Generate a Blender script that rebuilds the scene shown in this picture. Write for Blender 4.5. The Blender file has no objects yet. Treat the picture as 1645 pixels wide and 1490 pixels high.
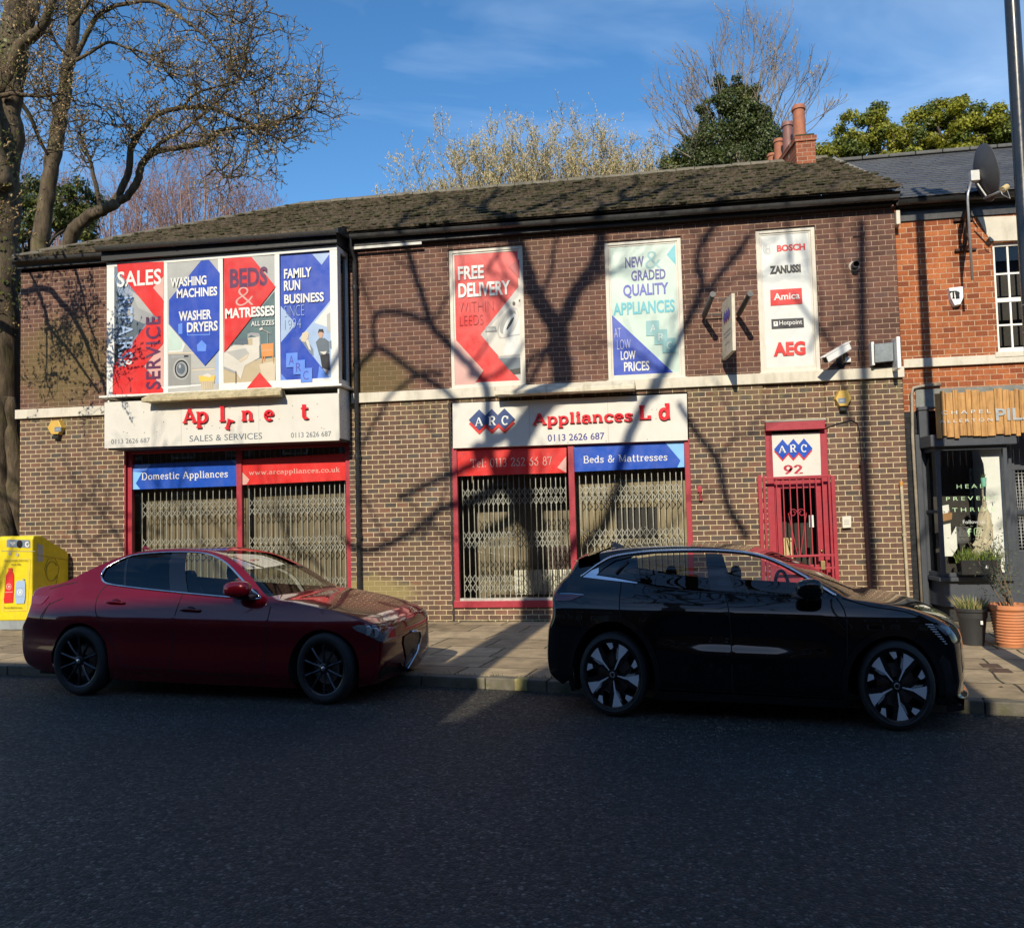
import bpy, bmesh, math, random
from mathutils import Vector, Matrix, Quaternion
from mathutils.geometry import delaunay_2d_cdt, tessellate_polygon
S = bpy.context.scene
COL = S.collection
R_ = math.radians
rnd = random.Random(7)

# ------------------------------------------------------------------ camera
PW, PH, FPX = 1645.0, 1490.0, 1400.0
CAM = Vector((0.0, -12.727, 1.7))
_y, _p, _r = R_(9.538), R_(3.1395), R_(-1.4216)
FWD = Vector((-math.sin(_y) * math.cos(_p), math.cos(_y) * math.cos(_p), math.sin(_p)))
_R0 = Vector((math.cos(_y), math.sin(_y), 0)); _U0 = _R0.cross(FWD)
RGT = _R0 * math.cos(_r) + _U0 * math.sin(_r)
UPV = -_R0 * math.sin(_r) + _U0 * math.cos(_r)
cd = bpy.data.cameras.new('camera'); cam = bpy.data.objects.new('camera', cd); COL.objects.link(cam)
cam.matrix_world = Matrix(((RGT.x, UPV.x, -FWD.x, CAM.x), (RGT.y, UPV.y, -FWD.y, CAM.y), (RGT.z, UPV.z, -FWD.z, CAM.z), (0, 0, 0, 1)))
cd.sensor_width = 36; cd.lens = FPX / PW * 36; cd.clip_start = 0.05; cd.clip_end = 1500
S.camera = cam
# ------------------------------------------------------------------ light
S.view_settings.view_transform = 'Standard'; S.view_settings.look = 'None'
S.view_settings.exposure = 0.28; S.view_settings.gamma = 1.0
SUNV = Vector((0.085, 1.0, -0.58)).normalized()            # the way the light travels
sl = bpy.data.lights.new('sun', 'SUN'); sl.energy = 4.6; sl.angle = R_(0.4); sl.color = (1.0, 0.90, 0.72)
so = bpy.data.objects.new('sun', sl); COL.objects.link(so)
so.rotation_euler = SUNV.to_track_quat('-Z', 'Y').to_euler(); so.location = (-3, -30, 25)
W = bpy.data.worlds.new('World'); S.world = W; W.use_nodes = True
wn, wl = W.node_tree.nodes, W.node_tree.links
wn.clear()
wo = wn.new('ShaderNodeOutputWorld'); bg = wn.new('ShaderNodeBackground'); bg.inputs[1].default_value = 0.14
sk = wn.new('ShaderNodeTexSky'); sk.sky_type = 'NISHITA'; sk.sun_disc = False
sk.sun_elevation = math.asin(-SUNV.z); sk.sun_rotation = math.atan2(-SUNV.x, -SUNV.y)
sk.air_density = 1.0; sk.dust_density = 0.3; sk.ozone_density = 2.6; sk.altitude = 100
# thin high cirrus over the blue
tc = wn.new('ShaderNodeTexCoord'); mp = wn.new('ShaderNodeMapping'); mp.inputs['Scale'].default_value = (1.5, 1.5, 5.5)
mp.inputs['Rotation'].default_value = (0.0, 0.35, 0.2)
nz = wn.new('ShaderNodeTexNoise'); nz.inputs['Scale'].default_value = 1.7; nz.inputs['Detail'].default_value = 5; nz.inputs['Roughness'].default_value = 0.55
nz.inputs['Distortion'].default_value = 0.5
cr = wn.new('ShaderNodeValToRGB'); cr.color_ramp.elements[0].position = 0.46; cr.color_ramp.elements[1].position = 0.86
cr.color_ramp.elements[1].color = (0.34, 0.34, 0.34, 1)
mx = wn.new('ShaderNodeMixRGB'); mx.inputs[2].default_value = (6.6, 7.8, 9.0, 1)
wl.new(tc.outputs['Generated'], mp.inputs[0]); wl.new(mp.outputs[0], nz.inputs[0]); wl.new(nz.outputs[0], cr.inputs[0])
wl.new(cr.outputs[0], mx.inputs[0])
hs = wn.new('ShaderNodeHueSaturation'); hs.inputs['Saturation'].default_value = 1.25
wl.new(sk.outputs[0], hs.inputs['Color']); wl.new(hs.outputs[0], mx.inputs[1])
wl.new(mx.outputs[0], bg.inputs[0]); wl.new(bg.outputs[0], wo.inputs[0])
try:
    S.cycles.max_bounces = 8; S.cycles.transparent_max_bounces = 24; S.cycles.caustics_reflective = False; S.cycles.caustics_refractive = False
    S.cycles.use_denoising = True
except Exception:
    pass

# ------------------------------------------------------------------ measuring: a point of the photograph carried to a known plane
def ray(u, v): return FWD * FPX + RGT * (u - PW / 2) - UPV * (v - PH / 2)
def onY(u, v, Y=0.0):
    d = ray(u, v); return CAM + d * ((Y - CAM.y) / d.y)
def onZ(u, v, Z=0.0):
    d = ray(u, v); return CAM + d * ((Z - CAM.z) / d.z)
def onX(u, v, X=0.0):
    d = ray(u, v); return CAM + d * ((X - CAM.x) / d.x)
def onP(u, v, o, n):
    d = ray(u, v); return CAM + d * ((o - CAM).dot(n) / d.dot(n))
def srgb(r, g, b):
    f = lambda c: (c / 255 / 12.92) if c <= 10 else ((c / 255 + 0.055) / 1.055) ** 2.4
    return (f(r), f(g), f(b))

# ------------------------------------------------------------------ materials
MATS = {}
class NT:
    def __init__(s, m): s.t = m.node_tree; s.n = s.t.nodes; s.l = s.t.links
    def new(s, k, **kw):
        n = s.n.new(k)
        for a, v in kw.items():
            if a.startswith('i_'): n.inputs[a[2:].replace('_', ' ')].default_value = v
            else: setattr(n, a, v)
        return n
    def link(s, a, b): s.l.new(a, b)
    def noise(s, scale, detail=4, rough=0.55, vec=None, dist=0):
        n = s.new('ShaderNodeTexNoise'); n.inputs['Scale'].default_value = scale; n.inputs['Detail'].default_value = detail
        n.inputs['Roughness'].default_value = rough; n.inputs['Distortion'].default_value = dist
        s.link(vec if vec is not None else s.pos(), n.inputs['Vector']); return n
    def pos(s):
        if not hasattr(s, '_p'): s._p = s.new('ShaderNodeNewGeometry').outputs['Position']
        return s._p
    def obj(s):
        if not hasattr(s, '_o'): s._o = s.new('ShaderNodeTexCoord').outputs['Object']
        return s._o
    def xyz(s, vec): n = s.new('ShaderNodeSeparateXYZ'); s.link(vec, n.inputs[0]); return n.outputs
    def comb(s, x, y, z):
        n = s.new('ShaderNodeCombineXYZ')
        for i, q in enumerate((x, y, z)):
            if isinstance(q, (int, float)): n.inputs[i].default_value = q
            else: s.link(q, n.inputs[i])
        return n.outputs[0]
    def ramp(s, fac, stops, interp='LINEAR'):
        n = s.new('ShaderNodeValToRGB'); e = n.color_ramp.elements; n.color_ramp.interpolation = interp
        while len(e) < len(stops): e.new(0.5)
        for k, (p, c) in enumerate(stops):
            e[k].position = p; e[k].color = (c, c, c, 1) if isinstance(c, (int, float)) else (*c, 1)
        s.link(fac, n.inputs[0]); return n.outputs[0]
    def mix(s, fac, a, b, mode='MIX'):
        n = s.new('ShaderNodeMixRGB'); n.blend_type = mode
        for i, q in ((0, fac), (1, a), (2, b)):
            if isinstance(q, (int, float)): n.inputs[i].default_value = q if i == 0 else (q, q, q, 1)
            elif isinstance(q, tuple): n.inputs[i].default_value = (*q, 1)
            else: s.link(q, n.inputs[i])
        return n.outputs[0]
    def math(s, op, a, b=0.0):
        n = s.new('ShaderNodeMath'); n.operation = op
        for i, q in enumerate((a, b)):
            if isinstance(q, (int, float)): n.inputs[i].default_value = q
            else: s.link(q, n.inputs[i])
        return n.outputs[0]
    def bump(s, h, strength=0.3, dist=0.02, bsdf=None):
        n = s.new('ShaderNodeBump'); n.inputs['Strength'].default_value = strength; n.inputs['Distance'].default_value = dist
        s.link(h, n.inputs['Height']); s.link(n.outputs[0], (bsdf or s.b).inputs['Normal']); return n
def newmat(name, rough=0.6, metal=0.0, col=(0.5, 0.5, 0.5), spec=0.5, coat=0.0):
    m = bpy.data.materials.new(name); m.use_nodes = True; t = NT(m); t.n.clear()
    o = t.new('ShaderNodeOutputMaterial'); b = t.new('ShaderNodeBsdfPrincipled'); t.link(b.outputs[0], o.inputs[0]); t.b = b; t.o = o
    b.inputs['Base Color'].default_value = (*col, 1); b.inputs['Roughness'].default_value = rough; b.inputs['Metallic'].default_value = metal
    b.inputs['Specular IOR Level'].default_value = spec; b.inputs['Coat Weight'].default_value = coat; b.inputs['Coat Roughness'].default_value = 0.03
    m['_t'] = 0; MATS[name] = m
    return m, t
def M(name, col=None, rough=0.5, metal=0.0, vary=0.12, scale=9.0, bump=0.0, spec=0.5, coat=0.0, dirt=0.0, dcol=(0.10, 0.085, 0.06)):
    """a plain surface with fine tonal variation, faint dirt and an uneven gloss"""
    if name in MATS: return MATS[name]
    m, t = newmat(name, rough, metal, col, spec, coat)
    n = t.noise(scale, 5, 0.6); f = t.ramp(n.outputs[0], [(0.25, 1 - vary), (0.75, 1 + vary * 0.6)])
    c = t.mix(1.0, tuple(col), f, 'MULTIPLY')
    if dirt > 0:
        xs = t.xyz(t.pos())
        d = t.noise(1.0, 7, 0.7, t.comb(t.math('MULTIPLY', xs[0], 6.0), xs[1], t.math('MULTIPLY', xs[2], 1.6)))
        c = t.mix(t.math('MULTIPLY', t.ramp(d.outputs[0], [(0.5, 0.0), (0.78, 1.0)]), dirt), c, tuple(dcol))
    t.link(c, t.b.inputs['Base Color'])
    r2 = t.noise(scale * 2.3, 3); t.link(t.ramp(r2.outputs[0], [(0.3, max(0.02, rough - 0.08)), (0.7, min(1, rough + 0.08))]), t.b.inputs['Roughness'])
    if bump > 0: t.bump(t.noise(scale * 6, 4).outputs[0], bump, 0.01)
    return m
def glass_mat(name, tint=(0.9, 0.95, 0.93), refl=1.0, rough=0.0):
    m = bpy.data.materials.new(name); m.use_nodes = True; t = NT(m); t.n.clear(); MATS[name] = m
    o = t.new('ShaderNodeOutputMaterial'); tr = t.new('ShaderNodeBsdfTransparent'); gl = t.new('ShaderNodeBsdfGlossy'); mxs = t.new('ShaderNodeMixShader')
    tr.inputs[0].default_value = (*tint, 1); gl.inputs['Roughness'].default_value = rough; gl.inputs[0].default_value = (1, 1, 1, 1)
    lw = t.new('ShaderNodeFresnel'); lw.inputs[0].default_value = 1.5
    t.link(t.math('MULTIPLY', lw.outputs[0], refl), mxs.inputs[0]); t.link(tr.outputs[0], mxs.inputs[1]); t.link(gl.outputs[0], mxs.inputs[2]); t.link(mxs.outputs[0], o.inputs[0])
    return m

# ------------------------------------------------------------------ meshes
def catmull(P, n):
    P = [Vector(p) for p in P]; out = []
    for i in range(len(P) - 1):
        a, b, c, d = P[max(i - 1, 0)], P[i], P[i + 1], P[min(i + 2, len(P) - 1)]
        for k in range(n):
            t = k / n; out.append(.5 * ((2 * b) + (c - a) * t + (2 * a - 5 * b + 4 * c - d) * t * t + (3 * b - a - 3 * c + d) * t ** 3))
    out.append(P[-1]); return out
class MB:
    def __init__(s): s.v = []; s.f = []; s.mi = []; s.m = 0
    def add(s, vs, fs):
        o = len(s.v); s.v += [tuple(p) for p in vs]
        for f in fs: s.f.append(tuple(i + o for i in f)); s.mi.append(s.m)
        return s
    def quad(s, a, b, c, d): return s.add([a, b, c, d], [(0, 1, 2, 3)])
    def box(s, x0, x1, y0, y1, z0, z1, mat=None):
        if x0 > x1: x0, x1 = x1, x0
        if y0 > y1: y0, y1 = y1, y0
        if z0 > z1: z0, z1 = z1, z0
        vs = [(x0, y0, z0), (x1, y0, z0), (x1, y1, z0), (x0, y1, z0), (x0, y0, z1), (x1, y0, z1), (x1, y1, z1), (x0, y1, z1)]
        if mat is not None: vs = [mat @ Vector(p) for p in vs]
        return s.add(vs, [(0, 3, 2, 1), (4, 5, 6, 7), (0, 1, 5, 4), (1, 2, 6, 5), (2, 3, 7, 6), (3, 0, 4, 7)])
    def bar(s, a, b, w, h, up=(0, 0, 1)):
        """a square bar from a to b, w wide and h deep"""
        a, b = Vector(a), Vector(b); d = (b - a).normalized(); u = Vector(up)
        if abs(d.dot(u)) > 0.98: u = Vector((0, 1, 0))
        x = d.cross(u).normalized() * w / 2; y = x.cross(d).normalized() * h / 2
        vs = [a - x - y, a + x - y, a + x + y, a - x + y, b - x - y, b + x - y, b + x + y, b - x + y]
        return s.add(vs, [(3, 2, 1, 0), (4, 5, 6, 7), (0, 1, 5, 4), (1, 2, 6, 5), (2, 3, 7, 6), (3, 0, 4, 7)])
    def tube(s, pts, r, n=8, caps=True, sq=1.0):
        pts = [Vector(p) for p in pts]; rs = r if isinstance(r, (list, tuple)) else [r] * len(pts); o = len(s.v); prev = None
        for i, p in enumerate(pts):
            d = (pts[min(i + 1, len(pts) - 1)] - pts[max(i - 1, 0)])
            d = d.normalized() if d.length > 1e-9 else Vector((0, 0, 1))
            if prev is None:
                u = Vector((0, 0, 1)) if abs(d.z) < 0.9 else Vector((0, 1, 0)); x = d.cross(u).normalized()
            else:
                x = (prev - d * prev.dot(d)); x = x.normalized() if x.length > 1e-6 else d.orthogonal().normalized()
            prev = x; y = d.cross(x)
            for k in range(n):
                a = 2 * math.pi * k / n; q = p + (x * math.cos(a) + y * math.sin(a) * sq) * rs[i]; s.v.append((q.x, q.y, q.z))
        for i in range(len(pts) - 1):
            for k in range(n):
                k2 = (k + 1) % n; s.f.append((o + i * n + k, o + i * n + k2, o + (i + 1) * n + k2, o + (i + 1) * n + k)); s.mi.append(s.m)
        if caps:
            s.f.append(tuple(o + k for k in reversed(range(n)))); s.f.append(tuple(o + (len(pts) - 1) * n + k for k in range(n))); s.mi += [s.m, s.m]
        return s
    def lathe(s, prof, c=(0, 0, 0), axis='Z', n=24, sx=1.0, mat=None, cap=True):
        """prof: (radius, along) pairs"""
        o = len(s.v); c = Vector(c)
        for (r, h) in prof:
            for k in range(n):
                a = 2 * math.pi * k / n; ca, sa = r * math.cos(a), r * math.sin(a)
                if axis == 'Z': q = Vector((ca * sx, sa, h))
                elif axis == 'Y': q = Vector((ca * sx, h, sa))
                else: q = Vector((h, ca, sa))
                if mat is not None: q = mat @ q
                q += c; s.v.append((q.x, q.y, q.z))
        for i in range(len(prof) - 1):
            for k in range(n):
                k2 = (k + 1) % n; s.f.append((o + i * n + k, o + i * n + k2, o + (i + 1) * n + k2, o + (i + 1) * n + k)); s.mi.append(s.m)
        if cap and prof[0][0] > 1e-6: s.f.append(tuple(o + k for k in reversed(range(n)))); s.mi.append(s.m)
        if cap and prof[-1][0] > 1e-6: s.f.append(tuple(o + (len(prof) - 1) * n + k for k in range(n))); s.mi.append(s.m)
        return s
    def prism(s, poly, y0, y1, T=None):
        """polygon of (x, z) points given depth from y0 (front) to y1"""
        n = len(poly); o = [(p[0], y0, p[1]) for p in poly] + [(p[0], y1, p[1]) for p in poly]
        if T is not None: o = [T @ Vector(q) for q in o]
        fs = []
        tri = tessellate_polygon([[Vector((p[0], p[1], 0)) for p in poly]])
        for t in tri: fs.append(tuple(t)); fs.append(tuple(i + n for i in reversed(t)))
        for i in range(n): j = (i + 1) % n; fs.append((i, j, j + n, i + n))
        return s.add(o, fs)
    def grid(s, rows):
        """rows of equally many points"""
        o = len(s.v); nc = len(rows[0])
        for r in rows: s.v += [tuple(p) for p in r]
        for i in range(len(rows) - 1):
            for j in range(nc - 1): s.f.append((o + i * nc + j, o + i * nc + j + 1, o + (i + 1) * nc + j + 1, o + (i + 1) * nc + j)); s.mi.append(s.m)
        return s
    def build(s, name, mats, parent=None, smooth=False, bevel=0.0, fix=True, auto=None, label=None):
        me = bpy.data.meshes.new(name); me.from_pydata(s.v, [], s.f)
        if not isinstance(mats, (list, tuple)): mats = [mats]
        for m in mats: me.materials.append(m)
        if len(mats) > 1: me.polygons.foreach_set('material_index', s.mi)
        if fix:
            bm = bmesh.new(); bm.from_mesh(me); bmesh.ops.recalc_face_normals(bm, faces=bm.faces); bm.to_mesh(me); bm.free()
        if smooth:
            me.polygons.foreach_set('use_smooth', [True] * len(me.polygons))
            if auto is not None:
                try: me.set_sharp_from_angle(angle=R_(auto))
                except Exception: pass
        me.update()
        o = bpy.data.objects.new(name, me); COL.objects.link(o)
        if parent is not None: o.parent = parent
        if label: o['label'] = label
        if bevel > 0:
            b = o.modifiers.new('bevel', 'BEVEL'); b.width = bevel; b.segments = 2; b.limit_method = 'ANGLE'; b.angle_limit = R_(40)
        return o
def tag(o, label=None, cat=None, group=None, kind=None):
    if label: o['label'] = label
    if cat: o['category'] = cat
    if group: o['group'] = group
    if kind: o['kind'] = kind
    return o
def thing(name, label, cat, group=None, loc=(0, 0, 0), rz=0.0):
    o = bpy.data.objects.new(name, None); COL.objects.link(o); o.location = loc; o.rotation_euler = (0, 0, rz); o.empty_display_size = 0.1
    return tag(o, label, cat, group)
def place(o, loc, rz=0.0): o.location = loc; o.rotation_euler = (0, 0, rz)

# ------------------------------------------------------------------ writing
def outline_text(txt, font_scale=1.0, bold=0.0, space=1.0, extrude=0.0, align='LEFT'):
    cu = bpy.data.curves.new('lettering', 'FONT'); cu.body = txt; cu.size = 1.0; cu.offset = bold; cu.space_character = space; cu.extrude = extrude; cu.align_x = align
    cu.resolution_u = 3
    o = bpy.data.objects.new('lettering', cu); COL.objects.link(o)
    dg = bpy.context.evaluated_depsgraph_get(); me = bpy.data.meshes.new_from_object(o.evaluated_get(dg))
    vs = [tuple(v.co) for v in me.vertices]; fs = [tuple(p.vertices) for p in me.polygons]
    bpy.data.objects.remove(o); bpy.data.curves.remove(cu); bpy.data.meshes.remove(me)
    return vs, fs
def text_into(mb, txt, x0, z0, x1, z1, y, bold=0.0, space=1.0, depth=0.0, T=None, shear=0.0):
    """sans lettering stretched to fill the box x0..x1, z0..z1 on the plane Y=y"""
    vs, fs = outline_text(txt, bold=bold, space=space)
    if not vs: return
    ax, bx = min(p[0] for p in vs), max(p[0] for p in vs); az, bz = min(p[1] for p in vs), max(p[1] for p in vs)
    q = []
    for p in vs:
        a = (p[0] - ax) / (bx - ax); b = (p[1] - az) / (bz - az)
        P = Vector((x0 + a * (x1 - x0) + shear * b, y, z0 + b * (z1 - z0)))
        q.append(T @ P if T is not None else P)
    mb.add(q, fs)
# a slab-serif alphabet drawn as strokes: (x, y) on a body of height 1, x-height .66
def _arc(cx, cy, rx, ry, a0, a1, n=12): return [(cx + rx * math.cos(R_(a0 + (a1 - a0) * i / n)), cy + ry * math.sin(R_(a0 + (a1 - a0) * i / n))) for i in range(n + 1)]
def _gl():
    g = {}
    X = 0.66
    def V(x, y0, y1): return ('V', x, y0, y1)
    def H(x0, x1, y): return ('H', x0, x1, y)
    def L(*p): return ('L', list(p))
    def Lt(*p): return ('T', list(p))
    bowl = lambda cx, rx=.2: L(*_arc(cx, .33, rx, .31, 0, 360, 20))
    g['A'] = (.78, [Lt((.08, 0), (.37, 1)), L((.37, 1), (.70, 0)), H(.2, .56, .34), H(0, .22, 0), H(.54, .80, 0)])
    g['B'] = (.66, [V(.12, 0, 1), H(.0, .3, 0), H(0, .3, 1), L((.3, 1), *_arc(.32, .76, .22, .24, 90, -90), (.12, .52)), L((.3, .52), *_arc(.34, .26, .25, .26, 90, -90), (.12, 0))])
    g['C'] = (.72, [L(*_arc(.38, .5, .31, .49, 48, 312, 18)), V(.62, .66, .98)])
    g['D'] = (.78, [V(.14, 0, 1), H(0, .3, 0), H(0, .3, 1), L((.28, 1), *_arc(.34, .5, .33, .5, 90, -90, 14), (.28, 0))])
    g['L'] = (.62, [V(.14, 0, 1), H(0, .3, 1), H(0, .54, 0), V(.53, 0, .26)])
    g['M'] = (.94, [Lt((.14, 0), (.14, 1)), L((.14, 1), (.46, .1)), Lt((.46, .1), (.78, 1)), V(.78, 0, 1), H(0, .26, 0), H(.64, .92, 0), H(.0, .2, 1), H(.74, .92, 1)])
    g['R'] = (.74, [V(.14, 0, 1), H(0, .3, 0), H(0, .3, 1), L((.28, 1), *_arc(.36, .75, .22, .25, 90, -90), (.14, .5)), L((.36, .5), (.62, 0)), H(.54, .74, 0)])
    g['T'] = (.70, [V(.34, 0, 1), H(.02, .66, 1), H(.2, .48, 0), V(.04, .76, 1), V(.64, .76, 1)])
    g['a'] = (.54, [L((.08, .5), *_arc(.24, .48, .16, .17, 150, 0), (.40, .08)), H(.38, .54, 0), L((.4, .36), *_arc(.22, .2, .17, .18, 90, 300))])
    g['b'] = (.58, [V(.12, 0, 1), H(0, .12, 1), L(*_arc(.3, .33, .2, .31, 150, -150))])
    g['c'] = (.50, [L(*_arc(.28, .33, .21, .32, 40, 320, 16)), V(.44, .46, .62)])
    g['d'] = (.58, [V(.44, 0, 1), H(.30, .44, 1), H(.44, .57, 0), L(*_arc(.25, .33, .2, .31, 30, 330))])
    g['e'] = (.52, [L((.08, .36), (.46, .36), *_arc(.27, .34, .2, .31, 5, 310, 18))])
    g['h'] = (.60, [V(.12, 0, 1), H(0, .12, 1), H(0, .24, 0), L((.12, .42), *_arc(.29, .42, .16, .23, 150, 0), (.45, 0)), H(.34, .58, 0)])
    g['i'] = (.30, [V(.15, 0, X), H(.02, .15, X), H(.02, .29, 0), ('O', .14, .88)])
    g['k'] = (.58, [V(.12, 0, 1), H(0, .12, 1), H(0, .24, 0), Lt((.12, .25), (.44, .66)), L((.24, .38), (.48, 0)), H(.38, .58, 0), H(.34, .54, .66)])
    g['l'] = (.30, [V(.15, 0, 1), H(.02, .15, 1), H(.02, .29, 0)])
    g['m'] = (.90, [V(.12, 0, X), H(0, .12, X), H(0, .24, 0), L((.12, .44), *_arc(.28, .42, .15, .23, 150, 0), (.43, 0)), H(.33, .53, 0), L((.43, .44), *_arc(.59, .42, .15, .23, 150, 0), (.74, 0)), H(.64, .88, 0)])
    g['n'] = (.60, [V(.12, 0, X), H(0, .12, X), H(0, .24, 0), L((.12, .44), *_arc(.29, .42, .16, .23, 150, 0), (.45, 0)), H(.34, .58, 0)])
    g['o'] = (.56, [bowl(.28, .22)])
    g['p'] = (.58, [V(.12, -.3, X), H(0, .12, X), H(0, .26, -.3), L(*_arc(.3, .33, .2, .31, 150, -150))])
    g['r'] = (.42, [V(.12, 0, X), H(0, .12, X), H(0, .26, 0), L((.12, .42), *_arc(.3, .42, .17, .22, 160, 60))])
    g['s'] = (.46, [L((.38, .52), *_arc(.23, .48, .14, .15, 30, 200, 8), (.3, .3), *_arc(.22, .17, .16, .16, 30, -160, 8)), V(.39, .5, .62), V(.06, .04, .16)])
    g['t'] = (.40, [V(.16, .1, .92), H(.02, .36, X), L((.16, .14), *_arc(.27, .12, .11, .11, 180, 320, 6))])
    g['u'] = (.60, [V(.12, .2, X), H(0, .12, X), L((.12, .24), *_arc(.28, .22, .16, .21, 180, 350)), V(.45, 0, X), H(.34, .45, X), H(.45, .58, 0)])
    g['w'] = (.82, [L((.08, .66), (.24, 0)), Lt((.24, 0), (.40, .6)), L((.40, .6), (.56, 0)), Lt((.56, 0), (.74, .66)), H(0, .2, .66), H(.62, .82, .66)])
    g['0'] = (.56, [L(*_arc(.28, .5, .22, .48, 0, 360, 22))])
    g['1'] = (.40, [V(.22, 0, 1), L((.22, 1), (.06, .86)), H(.06, .38, 0)])
    g['2'] = (.54, [L((.08, .74), *_arc(.27, .74, .18, .24, 170, -30, 10), (.08, .03)), H(.06, .48, .02), V(.47, 0, .16)])
    g['3'] = (.54, [L((.08, .82), *_arc(.25, .76, .17, .22, 150, -90, 9)), L((.22, .53), *_arc(.25, .27, .2, .26, 90, -150, 10))])
    g['6'] = (.56, [L((.44, .98), (.2, .7), *_arc(.28, .3, .2, .29, 170, 530, 18))])
    g['7'] = (.52, [H(.06, .48, .97), Lt((.46, .95), (.2, 0)), V(.07, .8, 1)])
    g['8'] = (.56, [L(*_arc(.28, .75, .16, .23, 0, 360, 16)), L(*_arc(.28, .27, .21, .27, 0, 360, 18))])
    g['9'] = (.56, [L((.12, .02), (.36, .3), *_arc(.28, .7, .2, .29, -10, 350, 18))])
    g['&'] = (.80, [L((.72, .5), (.56, .2), *_arc(.28, .24, .2, .24, -20, -230, 10), (.42, .66), *_arc(.31, .82, .13, .16, -20, 200, 8), (.24, .6), (.66, 0)), H(.6, .78, .5)])
    g['.'] = (.22, [('O', .1, .07)]); g[':'] = (.24, [('O', .12, .07), ('O', .12, .58)]); g[' '] = (.34, []); g['-'] = (.4, [H(.05, .35, .33)])
    return g
GLY = _gl()
def ribbon(pts, w):
    """a flat ribbon polygon along pts, w wide: quads"""
    n = len(pts); L, Rr = [], []
    for i in range(n):
        a = Vector(pts[max(i - 1, 0)]); b = Vector(pts[min(i + 1, n - 1)]); d = b - a
        d = d.normalized() if d.length > 1e-9 else Vector((1, 0)); nn = Vector((-d.y, d.x)) * w / 2
        p = Vector(pts[i]); L.append(p + nn); Rr.append(p - nn)
    return L, Rr
def serif_into(mb, txt, x0, z0, x1, h, y, weight=.16, thin=.07, depth=0.0, track=0.06, T=None, slab=.20, each=None):
    """slab-serif line from x0 to x1 standing on z0, cap height h; depth > 0 makes solid letters. each(ch, i) -> a new MB per letter"""
    tot = sum(GLY[c][0] + track for c in txt) - track; sx = (x1 - x0) / tot; x = 0.0; k = 0
    for i, c in enumerate(txt):
        wd, st = GLY[c]; tgt = each(c, i) if each else mb
        def put(pts2, lay=0):
            yy = y - 0.0006 * lay
            P = [Vector((x0 + (x + p[0]) * sx, yy, z0 + p[1] * h)) for p in pts2]
            n = len(P)
            if depth > 0: P += [p + Vector((0, depth, 0)) for p in P]
            if T is not None: P = [T @ p for p in P]
            fs = [tuple(range(n))]
            if depth > 0: fs += [tuple(j + n for j in reversed(range(n)))] + [(j, (j + 1) % n, (j + 1) % n + n, j + n) for j in range(n)]
            tgt.add(P, fs)
        for s_i, s in enumerate(st):
            lay = s_i % 4
            if s[0] == 'V': put([(s[1] - weight / 2, s[2]), (s[1] + weight / 2, s[2]), (s[1] + weight / 2, s[3]), (s[1] - weight / 2, s[3])], lay)
            elif s[0] == 'H':
                t2 = thin * (1.15 if depth > 0 else 1.0); yy = min(max(s[3], t2 / 2), 1 - t2 / 2) if s[3] >= 0 else s[3]
                put([(s[1], yy - t2 / 2), (s[2], yy - t2 / 2), (s[2], yy + t2 / 2), (s[1], yy + t2 / 2)], lay)
            elif s[0] in 'LT':
                w = weight * .92 if s[0] == 'L' else thin * 1.2; A, B = ribbon(s[1], w)
                for j in range(len(A) - 1): put([A[j], B[j], B[j + 1], A[j + 1]], lay)
            elif s[0] == 'O': put(_arc(s[1], s[2], weight * .62, weight * .6 * sx / h, 0, 330, 10), lay)
        x += wd + track
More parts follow.
